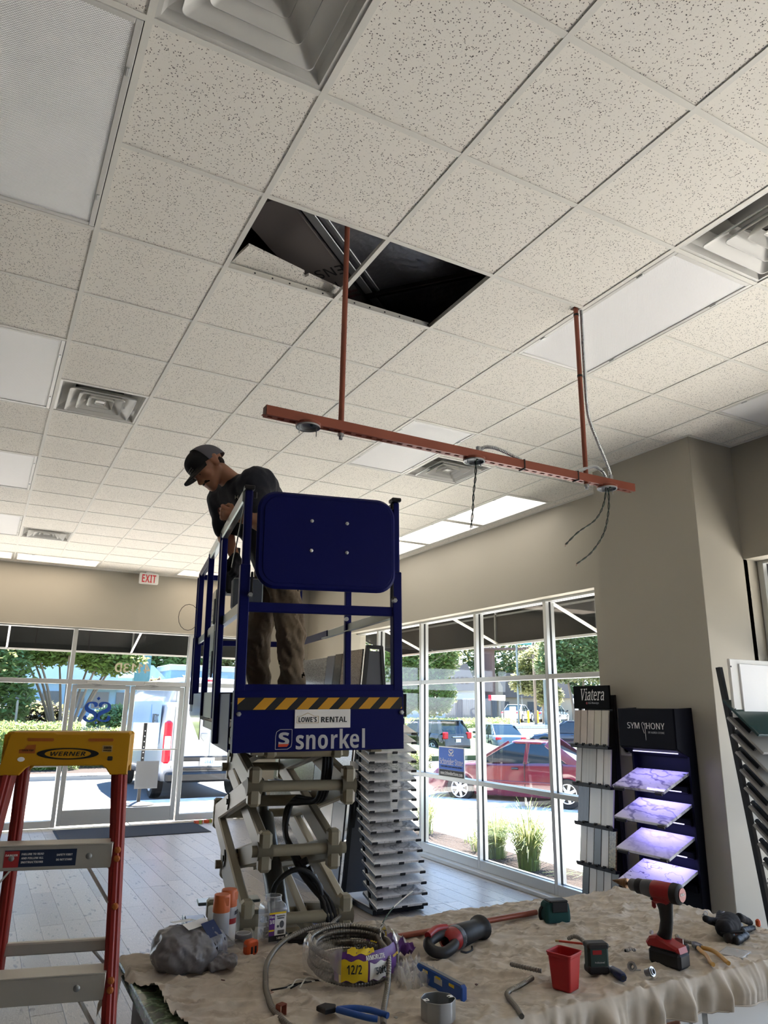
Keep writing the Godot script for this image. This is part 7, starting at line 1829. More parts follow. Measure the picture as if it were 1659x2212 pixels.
	part("jaws", mb().prism(PackedVector2Array([Vector2(-0.018, 0.0), Vector2(0.018, 0.0), Vector2(0.02, 0.03), Vector2(0.008, 0.062), Vector2(-0.008, 0.062), Vector2(-0.02, 0.03)]), 0.014, Transform3D(Basis(V(0.86, 0, 0.5), V(0.38, 0.0, -0.92), V(0, 1, 0)).orthonormalized(), V(0.0, 0.012, 0.0)), 0.003).done(), M.tool_grey, o)
	part("pivot", mb().cyl(V(0.0, 0.018, -0.012), V(0.0, 0.022, -0.012), 0.009, 12).done(), M.zinc, o)
	part("handle", mb().tube(path([V(-0.008, 0.012, 0.0), V(-0.03, 0.012, 0.03), V(-0.055, 0.011, 0.075), V(-0.105, 0.01, 0.13), V(-0.115, 0.01, 0.15)], 0.012), 0.008, 9, [], false, true).done(), M.grip_tan, o)
	part("handle", mb().tube(path([V(0.01, 0.012, 0.0), V(0.015, 0.013, 0.04), V(-0.005, 0.012, 0.09), V(-0.04, 0.011, 0.145), V(-0.05, 0.01, 0.165)], 0.012), 0.008, 9).done(), M.grip_tan, o)
	o = put("conduit_offcut", "short ribbed conduit offcut lying above the pliers", "conduit offcut", 2.62, -2.31, 0.0, "conduit offcuts on the cloth")
	part("armour", corrugated([V(0.075, 0.009, -0.07), V(0.04, 0.01, -0.02), V(0.025, 0.02, 0.07)], 0.0075), M.conduit, o)
	part("cut_end", mb().cyl(V(0.075, 0.009, -0.07), V(0.077, 0.009, -0.073), 0.005, 8).done(), M.gasket, o)
	o = put("card_stack", "small stack of white cards in a clear sleeve near the gloves", "cards", 2.735, -2.14, 0.35)
	part("cards", mb().box(V(0, 0.006, 0), V(0.1, 0.008, 0.085), 0.001).done(), M.label_white, o)
	part("sleeve", mb().box(V(0, 0.0065, 0.002), V(0.108, 0.011, 0.092), 0.001).done(), M.clear_film, o)
	# work gloves
	o = put("work_gloves", "pile of dark work gloves and pouches at the end of the counter", "gloves", 2.93, -2.31, 0.5)
	var gb := []
	for k in 4: gb += [[V(-0.02 + 0.02 * k, 0.05 + 0.006 * k, -0.03 + 0.024 * k), V(0.13, 0.052 - 0.006 * k, -0.05 + 0.04 * k), 0.017, 0.013]]
	gb += [[V(-0.09, 0.045, 0.0), V(0.0, 0.05, 0.01), 0.035, 0.042], [V(-0.02, 0.045, -0.03), V(-0.11, 0.075, -0.065), 0.018, 0.014]]
	part("upper_glove", blob(gb, 0.006, 0.007, 0.003, 30.0), M.glove, o)
	var gl := []
	for k in 4: gl += [[V(0.02, 0.02, -0.04 + 0.03 * k), V(0.15 - 0.01 * k, 0.016, -0.07 + 0.05 * k), 0.015, 0.012]]
	gl += [[V(-0.12, 0.02, 0.02), V(0.02, 0.02, 0.0), 0.022, 0.024], [V(-0.13, 0.016, 0.05), V(-0.01, 0.016, 0.07), 0.016, 0.014]]
	part("lower_glove", blob(gl, 0.006, 0.007, 0.003, 30.0), M.tool_black, o)
	for k in 3: part("knuckle_pad", mb().tube(path([V(0.03, 0.072 - 0.004 * k, -0.02 + 0.028 * k), V(0.07, 0.07 - 0.004 * k, -0.024 + 0.034 * k), V(0.11, 0.062 - 0.005 * k, -0.03 + 0.038 * k)], 0.012), 0.006, 7).done(), M.tool_grey, o)
	part("orange_tab", mb().box(V(-0.1, 0.04, 0.045), V(0.04, 0.006, 0.008), 0.002).box(V(0.135, 0.035, 0.1), V(0.02, 0.03, 0.02), 0.006).done(), M.orange_plastic, o)
	part("cuff_strap", mb().bar(V(-0.12, 0.036, -0.01), V(-0.1, 0.046, 0.07), 0.03, 0.006).done(), M.tool_black, o)
	for k in 3:
		o = put("wire_clip", ["small metal clip standing behind the gloves, largest of three", "small metal clip behind the gloves next to the largest", "tiny flat metal clip behind the gloves, farthest back"][k], "clip", 3.05 + 0.02 * k, -2.52 - 0.025 * (k % 2) - 0.03 * (k / 2), k * 1.1, "metal clips behind the gloves")
		part("band", mb().lathe([Vector2(0.007, 0.0), Vector2(0.009, 0.0), Vector2(0.009, 0.012), Vector2(0.007, 0.012)], 12, Transform3D(Basis(Vector3.RIGHT, PI / 2), V(0, 0.01, 0))).done(), M.steel, o)
		part("tab", mb().box(V(0.01, 0.003, 0), V(0.012, 0.004, 0.01), 0.001).done(), M.zinc, o)
	# torpedo level on edge
	o = put("torpedo_level", "blue torpedo level standing on its edge", "spirit level", 1.49, -2.32, 0.0)
	var lv := Transform3D(Basis(V(0.05, 0, 1).normalized(), V(0, 1, 0), V(-1, 0, 0.05).normalized()), V(0, 0.026, 0))
	part("level_body", mb().prism(PackedVector2Array([Vector2(-0.13, -0.026), Vector2(0.13, -0.026), Vector2(0.13, 0.02), Vector2(0.122, 0.026), Vector2(-0.122, 0.026), Vector2(-0.13, 0.02)]), 0.022, lv, 0.003).done(), M.tool_blue, o)
	part("top_edge", mb().box(V(0, 0.0265, 0), V(0.24, 0.002, 0.016), 0.0, Basis()).done(), M.tool_grey, o, lv)
	for x in [-0.075, 0.0, 0.075]: part("vial", mb().cyl(V(x - 0.014, 0.012, 0.0), V(x + 0.014, 0.012, 0.0), 0.0125, 10).done(), M.label_yellow, o, lv)
	part("vial_window", mb().box(V(0.0, 0.004, 0), V(0.05, 0.024, 0.0235), 0.003).done(), M.alu, o, lv)
	# octagon box at the front
	o = put("octagon_box", "galvanised octagonal electrical box at the front of the cloth", "electrical box", 1.355, -2.125, 0.3)
	rw = []
	for k in [[0.0, 0.05], [0.0, 0.0505], [0.052, 0.0505], [0.053, 0.0515], [0.054, 0.05], [0.052, 0.0485], [0.004, 0.0485]]:
		var row := PackedVector3Array()
		for j in 8:
			for e in [-0.12, 0.12]: row.append(V(cos(TAU * (j + 0.5) / 8.0 + e * 2.6) * k[1] * 1.04, k[0], sin(TAU * (j + 0.5) / 8.0 + e * 2.6) * k[1] * 1.04))
		rw.append(row)
	part("box_wall", mb().skin(rw, true, true).done(), M.zinc, o)
	for a in [0.4, 3.54]: part("ear_tab", mb().box(V(cos(a) * 0.041, 0.052, sin(a) * 0.041), V(0.018, 0.003, 0.014), 0.001, Basis(Vector3.UP, -a)).cyl(V(cos(a) * 0.038, 0.053, sin(a) * 0.038), V(cos(a) * 0.038, 0.0555, sin(a) * 0.038), 0.004, 8).done(), M.steel, o)
	for a in [1.1, 2.0]: part("knockout", mb().cyl(V(cos(a) * 0.048, 0.024, sin(a) * 0.048), V(cos(a) * 0.0495, 0.024, sin(a) * 0.0495), 0.0105, 14).done(), M.steel, o)
	# conduit pieces
	for q in [["bent ribbed conduit offcut in the middle of the cloth", 1.66, -2.17, [V(0.165, 0.012, -0.085), V(0.09, 0.012, -0.05), V(0.01, 0.011, -0.02), V(-0.02, 0.011, 0.02), V(-0.045, 0.01, 0.09), V(-0.075, 0.01, 0.155)]],
		["ribbed conduit offcut poking out on the far side of the red bin", 1.9, -2.27, [V(-0.085, 0.02, -0.09), V(-0.04, 0.014, -0.04), V(-0.01, 0.01, -0.012)]],
		["hooked ribbed conduit offcut rising behind the laser tool", 2.09, -2.36, [V(0.07, 0.04, -0.08), V(0.09, 0.05, -0.06), V(0.09, 0.04, -0.01), V(0.05, 0.012, 0.05)]],
		["ribbed conduit offcut curling up beside the black phone", 1.30, -2.98, [V(0.19, 0.05, -0.13), V(0.14, 0.035, -0.1), V(0.11, 0.02, -0.06), V(0.13, 0.012, 0.0), V(0.14, 0.012, 0.06)]],
		["tiny ribbed conduit stub beside the drill battery", 2.37, -2.33, [V(-0.02, 0.008, 0.0), V(0.02, 0.008, 0.01)]]]:
		o = put("conduit_offcut", q[0], "conduit offcut", q[1], q[2], 0.0, "conduit offcuts on the cloth")
		part("armour", corrugated(q[3], 0.0085), M.conduit, o)
		part("cut_end", mb().cyl(q[3][0], q[3][0] + (q[3][0] - q[3][1]).normalized() * 0.003, 0.005, 8).done(), M.gasket, o)
	build_coil()
	build_supplies()

func build_coil() -> void:
	var o := put("cable_coil", "shrink-wrapped coil of armoured cable with purple and yellow labels", "cable coil", 1.28, -2.58, 0.0)
	var pts := []
	for k in 6 * 30 + 1:
		var a := TAU * k / 30.0
		var lap := k / 30
		var r := 0.128 + 0.012 * (lap % 2) + 0.004 * sin(a * 1.3)
		pts.append(V(cos(a) * r * 1.02, 0.014 + 0.0155 * k / 30.0 + 0.02 * (0.5 - 0.5 * sin(a)), sin(a) * r))
	part("armour", corrugated(pts, 0.0095, 0.005), M.conduit, o)
	# printed wrap: band of label over the front of the coil
	var strip := func(a0: float, a1: float, t0: float, t1: float, lift: float) -> Mesh:
		var rows := []
		for i in 7:
			var t := lerpf(t0, t1, i / 6.0)
			var row := PackedVector3Array()
			for j in 13:
				var a := lerpf(a0, a1, j / 12.0)
				var rr := 0.14 + (0.022 + lift) * cos(t); var y := 0.066 + (0.062 + lift) * sin(t) + 0.004 * sin(a * 23.0 + t * 5.0)
				row.append(V(cos(a) * rr * 1.02, y + 0.018 * (0.5 - 0.5 * sin(a)), sin(a) * rr))
			rows.append(row)
		return mb().skin(rows).done()
	part("purple_wrap", strip.call(0.75, 2.35, -0.55, 1.0, 0.002), M.label_purple, o)
	part("white_panel", strip.call(1.05, 1.62, -0.5, 0.32, 0.0035), M.label_white, o)
	part("yellow_panel", strip.call(1.66, 2.25, -0.5, 0.5, 0.0035), M.label_yellow, o)
	part("yellow_panel", strip.call(1.5, 2.1, 0.8, 1.35, 0.0035), M.label_yellow, o)
	part("clear_wrap", strip.call(2.2, 3.5, -0.6, 1.4, 0.006), M.clear_film, o)
	part("clear_wrap", strip.call(-0.5, 0.75, -0.7, 1.3, 0.008), M.clear_film, o)
	var lay := func(a: float, y: float, tilt: float, out := 0.172) -> Transform3D:
		return Transform3D(Basis(Vector3.UP, PI / 2 - a) * Basis(Vector3.RIGHT, -tilt), V(cos(a) * out, y, sin(a) * out))
	part("lettering", text_fit("12/2", 0.05, 0.026, 0.001, "Droid Sans", 700), M.ink, o, lay.call(1.95, 0.074, 0.3, 0.171))
	part("lettering", text_fit("50ft", 0.04, 0.022, 0.001, "Droid Sans", 700), M.ink, o, lay.call(1.38, 0.064, 0.2, 0.17))
	part("lettering", text_fit("ARMORLITE", 0.075, 0.015, 0.001, "Droid Sans", 700, 0.15), M.decal_white, o, lay.call(1.5, 0.104, 0.75, 0.164))
	part("lettering", text_fit("12/2", 0.045, 0.02, 0.001, "Droid Sans", 700), M.ink, o, lay.call(1.8, 0.135, 1.25, 0.147))
	part("lettering", text_fit("SOLID MC CABLE", 0.05, 0.007, 0.001, "Droid Sans", 700), M.label_yellow, o, lay.call(0.85, 0.09, 0.5, 0.168))
	# loose end arching over the cloth, and the tail towards the front
	part("loose_end", corrugated([V(0.11, 0.1, 0.02), V(0.15, 0.1, -0.12), V(0.15, 0.075, -0.28), V(0.06, 0.06, -0.4), V(-0.1, 0.045, -0.35), V(-0.23, 0.03, -0.2), V(-0.305, 0.018, -0.02), V(-0.355, 0.014, 0.2), V(-0.345, 0.012, 0.36), V(-0.28, 0.012, 0.45)], 0.0098, 0.005), M.conduit, o)
	part("loose_tail", corrugated([V(0.11, 0.1, 0.02), V(0.08, 0.09, 0.13), V(0.03, 0.04, 0.22), V(-0.05, 0.014, 0.34), V(-0.1, 0.012, 0.43)], 0.0098, 0.005), M.conduit, o)
	for k in 3: part("conductor", mb().tube(path([V(0.11, 0.1, 0.02), V(0.14, 0.14, -0.03), V(0.24, 0.17, -0.12), V(0.36 + 0.006 * k, 0.19 + 0.004 * k, -0.2)], 0.02), 0.0028, 6).done(), [M.wire_green, M.wire_black, M.wire_white][k], o)
	# torn second wrapper lying on the coil
	o = put("torn_wrapper", "crumpled purple and yellow label wrapper behind the cable coil", "wrapper", 1.47, -2.66, 0.0)
	var n := noise(9.0, 3)
	var rows := []
	for i in 12:
		var row := PackedVector3Array()
		for j in 12:
			var p := V(-0.07 + 0.014 * j, 0, -0.07 + 0.013 * i)
			row.append(V(p.x, 0.06 + n.get_noise_2d(p.x * 3, p.z * 3) * 0.07 - 3.0 * p.x * p.x, p.z))
		rows.append(row)
	part("purple_film", mb().skin(rows).done(), M.label_purple, o)
	part("yellow_print", mb().skin(rows.slice(2, 7).map(func(r): return PackedVector3Array(Array(r).slice(1, 7).map(func(p): return p + V(0, 0.003, 0))))).done(), M.label_yellow, o)
	part("white_print", mb().skin(rows.slice(3, 8).map(func(r): return PackedVector3Array(Array(r).slice(8, 12).map(func(p): return p + V(0, 0.003, 0))))).done(), M.label_white, o)
	part("lettering", text_fit("15/5", 0.045, 0.03, 0.001, "Droid Sans", 700), M.ink, o, Transform3D(Basis(Vector3.UP, -0.9) * Basis(Vector3.RIGHT, -1.1), V(-0.025, 0.095, -0.01)))
	o = put("clear_wrapper", "crumpled clear plastic wrapper at the side of the cable coil", "wrapper", 1.44, -2.46, 0.0)
	rows = []
	for i in 14:
		var row := PackedVector3Array()
		for j in 14: row.append(V(-0.06 + 0.01 * j, 0.03 + n.get_noise_2d(j * 0.13, i * 0.11 + 7.0) * 0.08, -0.06 + 0.012 * i))
		rows.append(row)
	part("film", mb().skin(rows).done(), M.clear_film, o)

func build_supplies() -> void:
	# plastic bag with labels
	var o := put("plastic_bag", "tied grey plastic shopping bag with paper tags at the counter corner", "bag", 0.80, -2.93, 0.3)
	part("bag_body", blob([[V(-0.07, 0.06, 0.0), V(0.04, 0.055, 0.02), 0.075, 0.07], [V(0.0, 0.05, 0.06), V(0.07, 0.045, 0.03), 0.05, 0.048], [V(-0.08, 0.05, 0.05), V(0.0, 0.04, 0.09), 0.045, 0.04]], 0.008, 0.05, 0.012, 17.0), M.bag_grey, o)
	part("bag_handle", blob([[V(0.05, 0.03, 0.1), V(0.08, 0.025, 0.15), 0.028, 0.02], [V(0.02, 0.02, 0.13), V(0.07, 0.03, 0.17), 0.02, 0.018]], 0.006, 0.02, 0.01, 30.0), M.bag_grey, o)
	var fl := []
	for i in 6:
		var row := PackedVector3Array()
		for j in 6: row.append(V(0.09 + 0.022 * j + 0.004 * i, 0.1 - 0.017 * j + 0.008 * sin(i * 2.0 + j), -0.05 + 0.024 * i * (0.4 + 0.12 * j)))
		fl.append(row)
	part("loose_film", mb().skin(fl).done(), M.clear_film, o)
	part("paper_tag", mb().box(V(-0.03, 0.142, -0.01), V(0.1, 0.001, 0.03), 0.0, Basis(Vector3.UP, 0.25) * Basis(Vector3.BACK, -0.1)).done(), M.label_white, o)
	part("paper_tag", mb().box(V(0.0, 0.136, 0.035), V(0.11, 0.001, 0.035), 0.0, Basis(Vector3.UP, 0.25) * Basis(Vector3.RIGHT, 0.4)).done(), M.label_white, o)
	part("blue_print", mb().box(V(0.045, 0.118, 0.065), V(0.07, 0.001, 0.06), 0.0, Basis(Vector3.UP, 0.3) * Basis(Vector3.RIGHT, 0.75)).done(), M.navy_grip, o)
	for k in 2:
		o = put("spray_can", ["spray paint can with an orange cap, standing in front of the other", "spray paint can with an orange cap and a red band, behind the other"][k], "spray can", [0.945, 0.99][k], [-3.045, -3.10][k], 0.4 * k, "orange capped spray cans")
		part("can", mb().lathe([Vector2(0.0, 0.0), Vector2(0.031, 0.0), Vector2(0.033, 0.004), Vector2(0.033, 0.135), Vector2(0.031, 0.142), Vector2(0.0, 0.142)], 28).done(), M.can_grey, o)
		part("cap", mb().lathe([Vector2(0.033, 0.139), Vector2(0.0335, 0.141), Vector2(0.031, 0.197), Vector2(0.029, 0.2), Vector2(0.0, 0.2)], 28).done(), M.orange_cap, o)
		part("cap_notch", mb().box(V(0.01, 0.178, 0.029), V(0.022, 0.03, 0.005), 0.002).done(), M.orange_cap, o)
		part("print_band", mb().lathe([Vector2(0.0332, 0.08), Vector2(0.0333, 0.081), Vector2(0.0333, 0.098), Vector2(0.0332, 0.099)], 28).done(), M.tool_red if k == 1 else M.can_grey, o)
		if k == 1:
			part("label_wrap", mb().lathe([Vector2(0.0332, 0.02), Vector2(0.0333, 0.021), Vector2(0.0333, 0.078), Vector2(0.0332, 0.079)], 28).done(), M.label_white, o)
			part("lettering", text_fit("RUST", 0.03, 0.014, 0.001, "Droid Sans", 700), M.ink, o, Transform3D(Basis(Vector3.UP, 0.5), V(0.017, 0.118, 0.0295)))
	# clear jar of connectors
	o = put("plastic_jar", "open clear plastic jar of connectors with a purple label", "jar", 1.165, -3.065, 0.05)
	var rw := []
	for k in [[0.0, 0.086, 0.018], [0.004, 0.094, 0.02], [0.05, 0.094, 0.02], [0.115, 0.096, 0.02], [0.135, 0.09, 0.025], [0.143, 0.07, 0.033], [0.148, 0.066, 0.0329], [0.164, 0.066, 0.0329], [0.165, 0.063, 0.0314]]:
		var row := PackedVector3Array()
		for p in rounded(k[1], k[1], k[2], 5): row.append(V(p.x, k[0], p.y))
		rw.append(row)
	part("jar_wall", mb().skin(rw, true).done(), M.clear_plastic, o)
	part("neck_thread", mb().tube(Array(rw[6]), 0.0018, 5, [], true).tube(Array(rw[7]), 0.0018, 5, [], true).done(), M.clear_plastic, o)
	var r := RandomNumberGenerator.new(); r.seed = 9
	var fill := mb()
	for k in 42:
		var c := V(r.randf_range(-0.033, 0.033), r.randf_range(0.01, 0.075), r.randf_range(-0.033, 0.033))
		fill.lathe([Vector2(0.006, -0.009), Vector2(0.009, -0.009), Vector2(0.009, 0.003), Vector2(0.0115, 0.004), Vector2(0.0115, 0.008), Vector2(0.006, 0.009)], 8, Transform3D(Basis.from_euler(V(r.randf() * 6, r.randf() * 6, 0)), c))
	part("connectors", fill.done(), M.zinc, o).set_meta("kind", "stuff")
	part("label", mb().quad_at(-0.034, 0.038, 0.012, 0.112, 0.0485).done(), M.label_white, o)
	part("label_side", mb().quad_at(-0.034, -0.01, 0.012, 0.106, 0.0488).done(), M.label_purple, o)
	part("label_foot", mb().quad_at(-0.034, 0.038, 0.01, 0.03, 0.0489).done(), M.ink, o)
	part("label_head", mb().quad_at(-0.034, 0.038, 0.106, 0.113, 0.0489).done(), M.label_yellow, o)
	part("label_mark", mb().quad_at(-0.034, -0.012, 0.046, 0.052, 0.0491).done(), M.label_yellow, o)
	for q in [["Flex", -0.022, 0.098, 0.02, 0.01, 1], ["3/8", -0.022, 0.08, 0.02, 0.014, 1], ["Combination", 0.015, 0.099, 0.036, 0.006, 0], ["Connector", 0.015, 0.091, 0.03, 0.006, 0], ["149185", 0.016, 0.02, 0.034, 0.009, 1]]:
		part("lettering", text_fit(q[0], q[3], q[4], 0.0006, "Droid Sans", 700), M.decal_white if q[5] == 1 else M.ink, o, T(V(q[1], q[2], 0.0496)))
	part("label_picture", mb().prism(circle(0.012, 14, 0.8, 1.1), 0.0006, T(V(0.02, 0.068, 0.049))).prism(circle(0.005, 10), 0.0006, T(V(0.004, 0.062, 0.049))).done(), M.tool_grey, o)
	var bars := mb()
	for k in 12: bars.quad_at(0.003 + k * 0.0024, 0.0042 + k * 0.0024 + 0.0004 * (k % 3), 0.034, 0.048, 0.0492)
	part("barcode", bars.done(), M.ink, o)
	o = put("jar_lid", "white round jar lid lying beside the spray cans", "lid", 1.055, -3.09, 0.0)
	part("disc", mb().lathe([Vector2(0.033, 0.0), Vector2(0.036, 0.0), Vector2(0.036, 0.012), Vector2(0.034, 0.014), Vector2(0.0, 0.014)], 28).done(), M.bag_grey, o)
	part("inner_ring", mb().lathe([Vector2(0.027, 0.0142), Vector2(0.028, 0.0155), Vector2(0.029, 0.0142)], 28).done(), M.label_white, o)
	o = put("tape_measure", "small orange tape measure with black stripes beside the jar", "tape measure", 1.04, -2.95, 0.35)
	part("case", mb().prism(rounded(0.052, 0.052, 0.014, 5), 0.036, T(V(0, 0.026, 0)), 0.006).done(), M.orange_plastic, o)
	for x in [-0.009, 0.009]: part("stripe", mb().box(V(x, 0.02, 0.0185), V(0.009, 0.024, 0.002), 0.001).done(), M.tool_black, o)
	o = put("phone", "black phone lying face up by the purple labelled jar", "phone", 1.285, -2.995, -0.42)
	part("case", mb().prism(rounded(0.15, 0.076, 0.012, 5), 0.018, Transform3D(Basis(Vector3.RIGHT, -PI / 2), V(0, 0.012, 0)), 0.004).done(), M.tool_black, o)
	part("screen", mb().prism(rounded(0.138, 0.066, 0.008, 4), 0.002, Transform3D(Basis(Vector3.RIGHT, -PI / 2), V(0, 0.0212, 0))).done(), M.black_gloss, o)
	# scraps
	o = put("wire_scraps", "tangle of short black and white wire scraps inside the conduit loop", "wire scraps", 1.06, -2.53, 0.1)
	for k in 4: part("strand", mb().tube(path([V(-0.09 + 0.03 * k, 0.006, 0.01 * k - 0.01), V(-0.05 + 0.02 * k, 0.014, 0.015), V(-0.01 + 0.02 * k, 0.005 + 0.012 * (k % 2), -0.02), V(0.04 + 0.012 * k, 0.014, 0.012), V(0.09, 0.006, -0.02 + 0.012 * k)], 0.01), 0.0026, 6).done(), [M.wire_black, M.wire_white, M.wire_black, M.wire_white][k], o)
	for k in 3: part("bare_copper", mb().cyl(V(-0.09, 0.006, -0.01 + 0.01 * k), V(-0.112 - 0.004 * k, 0.007, -0.012 + 0.016 * k), 0.0011, 5).done(), M.copper, o)
	o = put("pipe_strap", "copper painted pipe strap at the front edge below the conduit loop", "pipe strap", 0.93, -2.36, 0.4)
	part("strap", mb().bar(V(-0.03, 0.002, 0), V(0.0, 0.002, 0), 0.02, 0.003).bar(V(0.0, 0.0, 0), V(0.0, 0.03, 0), 0.02, 0.003, V(1, 0, 0)).bar(V(0.0, 0.03, 0.0), V(0.025, 0.03, 0.0), 0.02, 0.003).bar(V(0.025, 0.03, 0), V(0.025, 0.0, 0), 0.02, 0.003, V(1, 0, 0)).done(), M.copper, o)
	part("hole", mb().cyl(V(-0.018, 0.0036, 0), V(-0.018, 0.0042, 0), 0.004, 10).done(), M.gasket, o)
	o = put("cutter_pliers", "blue handled cutters at the front edge in front of the cable coil", "pliers", 1.085, -2.27, 0.2)
	part("jaws", mb().prism(PackedVector2Array([Vector2(-0.02, -0.015), Vector2(0.015, -0.02), Vector2(0.03, 0.0), Vector2(0.01, 0.03), Vector2(-0.025, 0.025)]), 0.016, Transform3D(Basis(Vector3.RIGHT, -PI / 2), V(-0.02, 0.014, -0.02)), 0.003).done(), M.tool_black, o)
	for s in [-1.0, 1.0]: part("handle", mb().tube(path([V(0.0, 0.014, 0.0), V(0.03 + 0.014 * s, 0.014, 0.035 - 0.014 * s), V(0.06 + 0.02 * s, 0.012, 0.08 - 0.02 * s), V(0.08 + 0.02 * s, 0.01, 0.12)], 0.012), 0.009, 9).done(), M.tool_blue, o)
	for k in 6:
		o = put("metal_scrap", ["metal shaving by the torn wrapper", "copper shaving near the front edge", "small metal offcut between coil and level", "tiny metal offcut beside the octagonal box", "dark chip near the bent conduit offcut", "tiny chip beside the bag"][k], "scrap", [1.52, 1.12, 1.42, 1.25, 1.62, 0.86][k], [-2.5, -2.2, -2.3, -2.2, -2.3, -2.7][k], k * 1.7)
		part("chip", mb().prism(PackedVector2Array([Vector2(-0.006, -0.003), Vector2(0.005, -0.004), Vector2(0.007, 0.002), Vector2(-0.002, 0.005)]), 0.003, Transform3D(Basis(Vector3.RIGHT, -1.3), V(0, 0.003, 0)), 0.0006).done(), [M.zinc, M.copper, M.zinc, M.zinc, M.copper_dark, M.copper_dark][k], o)
		part("burr", mb().cyl(V(0.004, 0.003, 0), V(0.01, 0.004, 0.004), 0.0008, 5).done(), M.zinc, o)

# ---------------------------------------------------------------- sample racks
func veined(called: String, base: Color, vein: Color, seed_: int, freq: float, width: float, rough := 0.12) -> StandardMaterial3D:
	var n1 := noise(freq, 4, FastNoiseLite.TYPE_SIMPLEX_SMOOTH, seed_); var n2 := noise(freq * 2.3, 3, FastNoiseLite.TYPE_SIMPLEX_SMOOTH, seed_ + 7); var n3 := noise(freq * 0.7, 2, FastNoiseLite.TYPE_SIMPLEX_SMOOTH, seed_ + 13)
	var t := grain_tex(called, 256, 160, func(x, y):
		var a := absf(n1.get_noise_2d(x + y * 0.5, y * 1.3)); var b := absf(n2.get_noise_2d(x * 1.2, y + 0.4 * x))
		var k := maxf(1.0 - a / width, 0.0) * (0.5 + 0.5 * n3.get_noise_2d(x, y) + 0.3) + maxf(1.0 - b / (width * 0.35), 0.0) * 0.3
		var cloud := 0.04 * n3.get_noise_2d(x * 2.0, y * 2.0)
		var c := base.lerp(vein, clampf(k, 0.0, 1.0))
		return Color(c.r + cloud, c.g + cloud, c.b + cloud))
	var m := mat(called, Color.WHITE, rough)
	m.albedo_texture = t
	return m
func speckled(called: String, a: Color, b: Color, c: Color, seed_: int, freq: float) -> StandardMaterial3D:
	var m := mat(called, Color.WHITE, 0.12)
	m.albedo_texture = noise_tex(512, freq, 4, seed_, [[0.0, c], [0.4, b], [0.52, a], [0.66, b], [1.0, c]]); tri_map(m, 1.6)
	return m
# slab with its top face mapped 0..1
func slab_mesh(w: float, h: float, d: float, bev := 0.002) -> ArrayMesh:
	var b := mb().box(Vector3.ZERO, V(w, h, d), bev)
	for i in b.uv.size(): b.uv[i] = Vector2(b.v[i].x / w + 0.5, b.v[i].z / d + 0.5)
	return b.done()
const NTH := ["topmost", "second from the top", "third from the top", "fourth from the top", "fifth from the top", "sixth from the top", "seventh from the top", "eighth from the top", "ninth from the top", "ninth from the bottom", "eighth from the bottom", "seventh from the bottom", "sixth from the bottom", "fifth from the bottom", "fourth from the bottom", "third from the bottom", "second from the bottom", "lowest"]

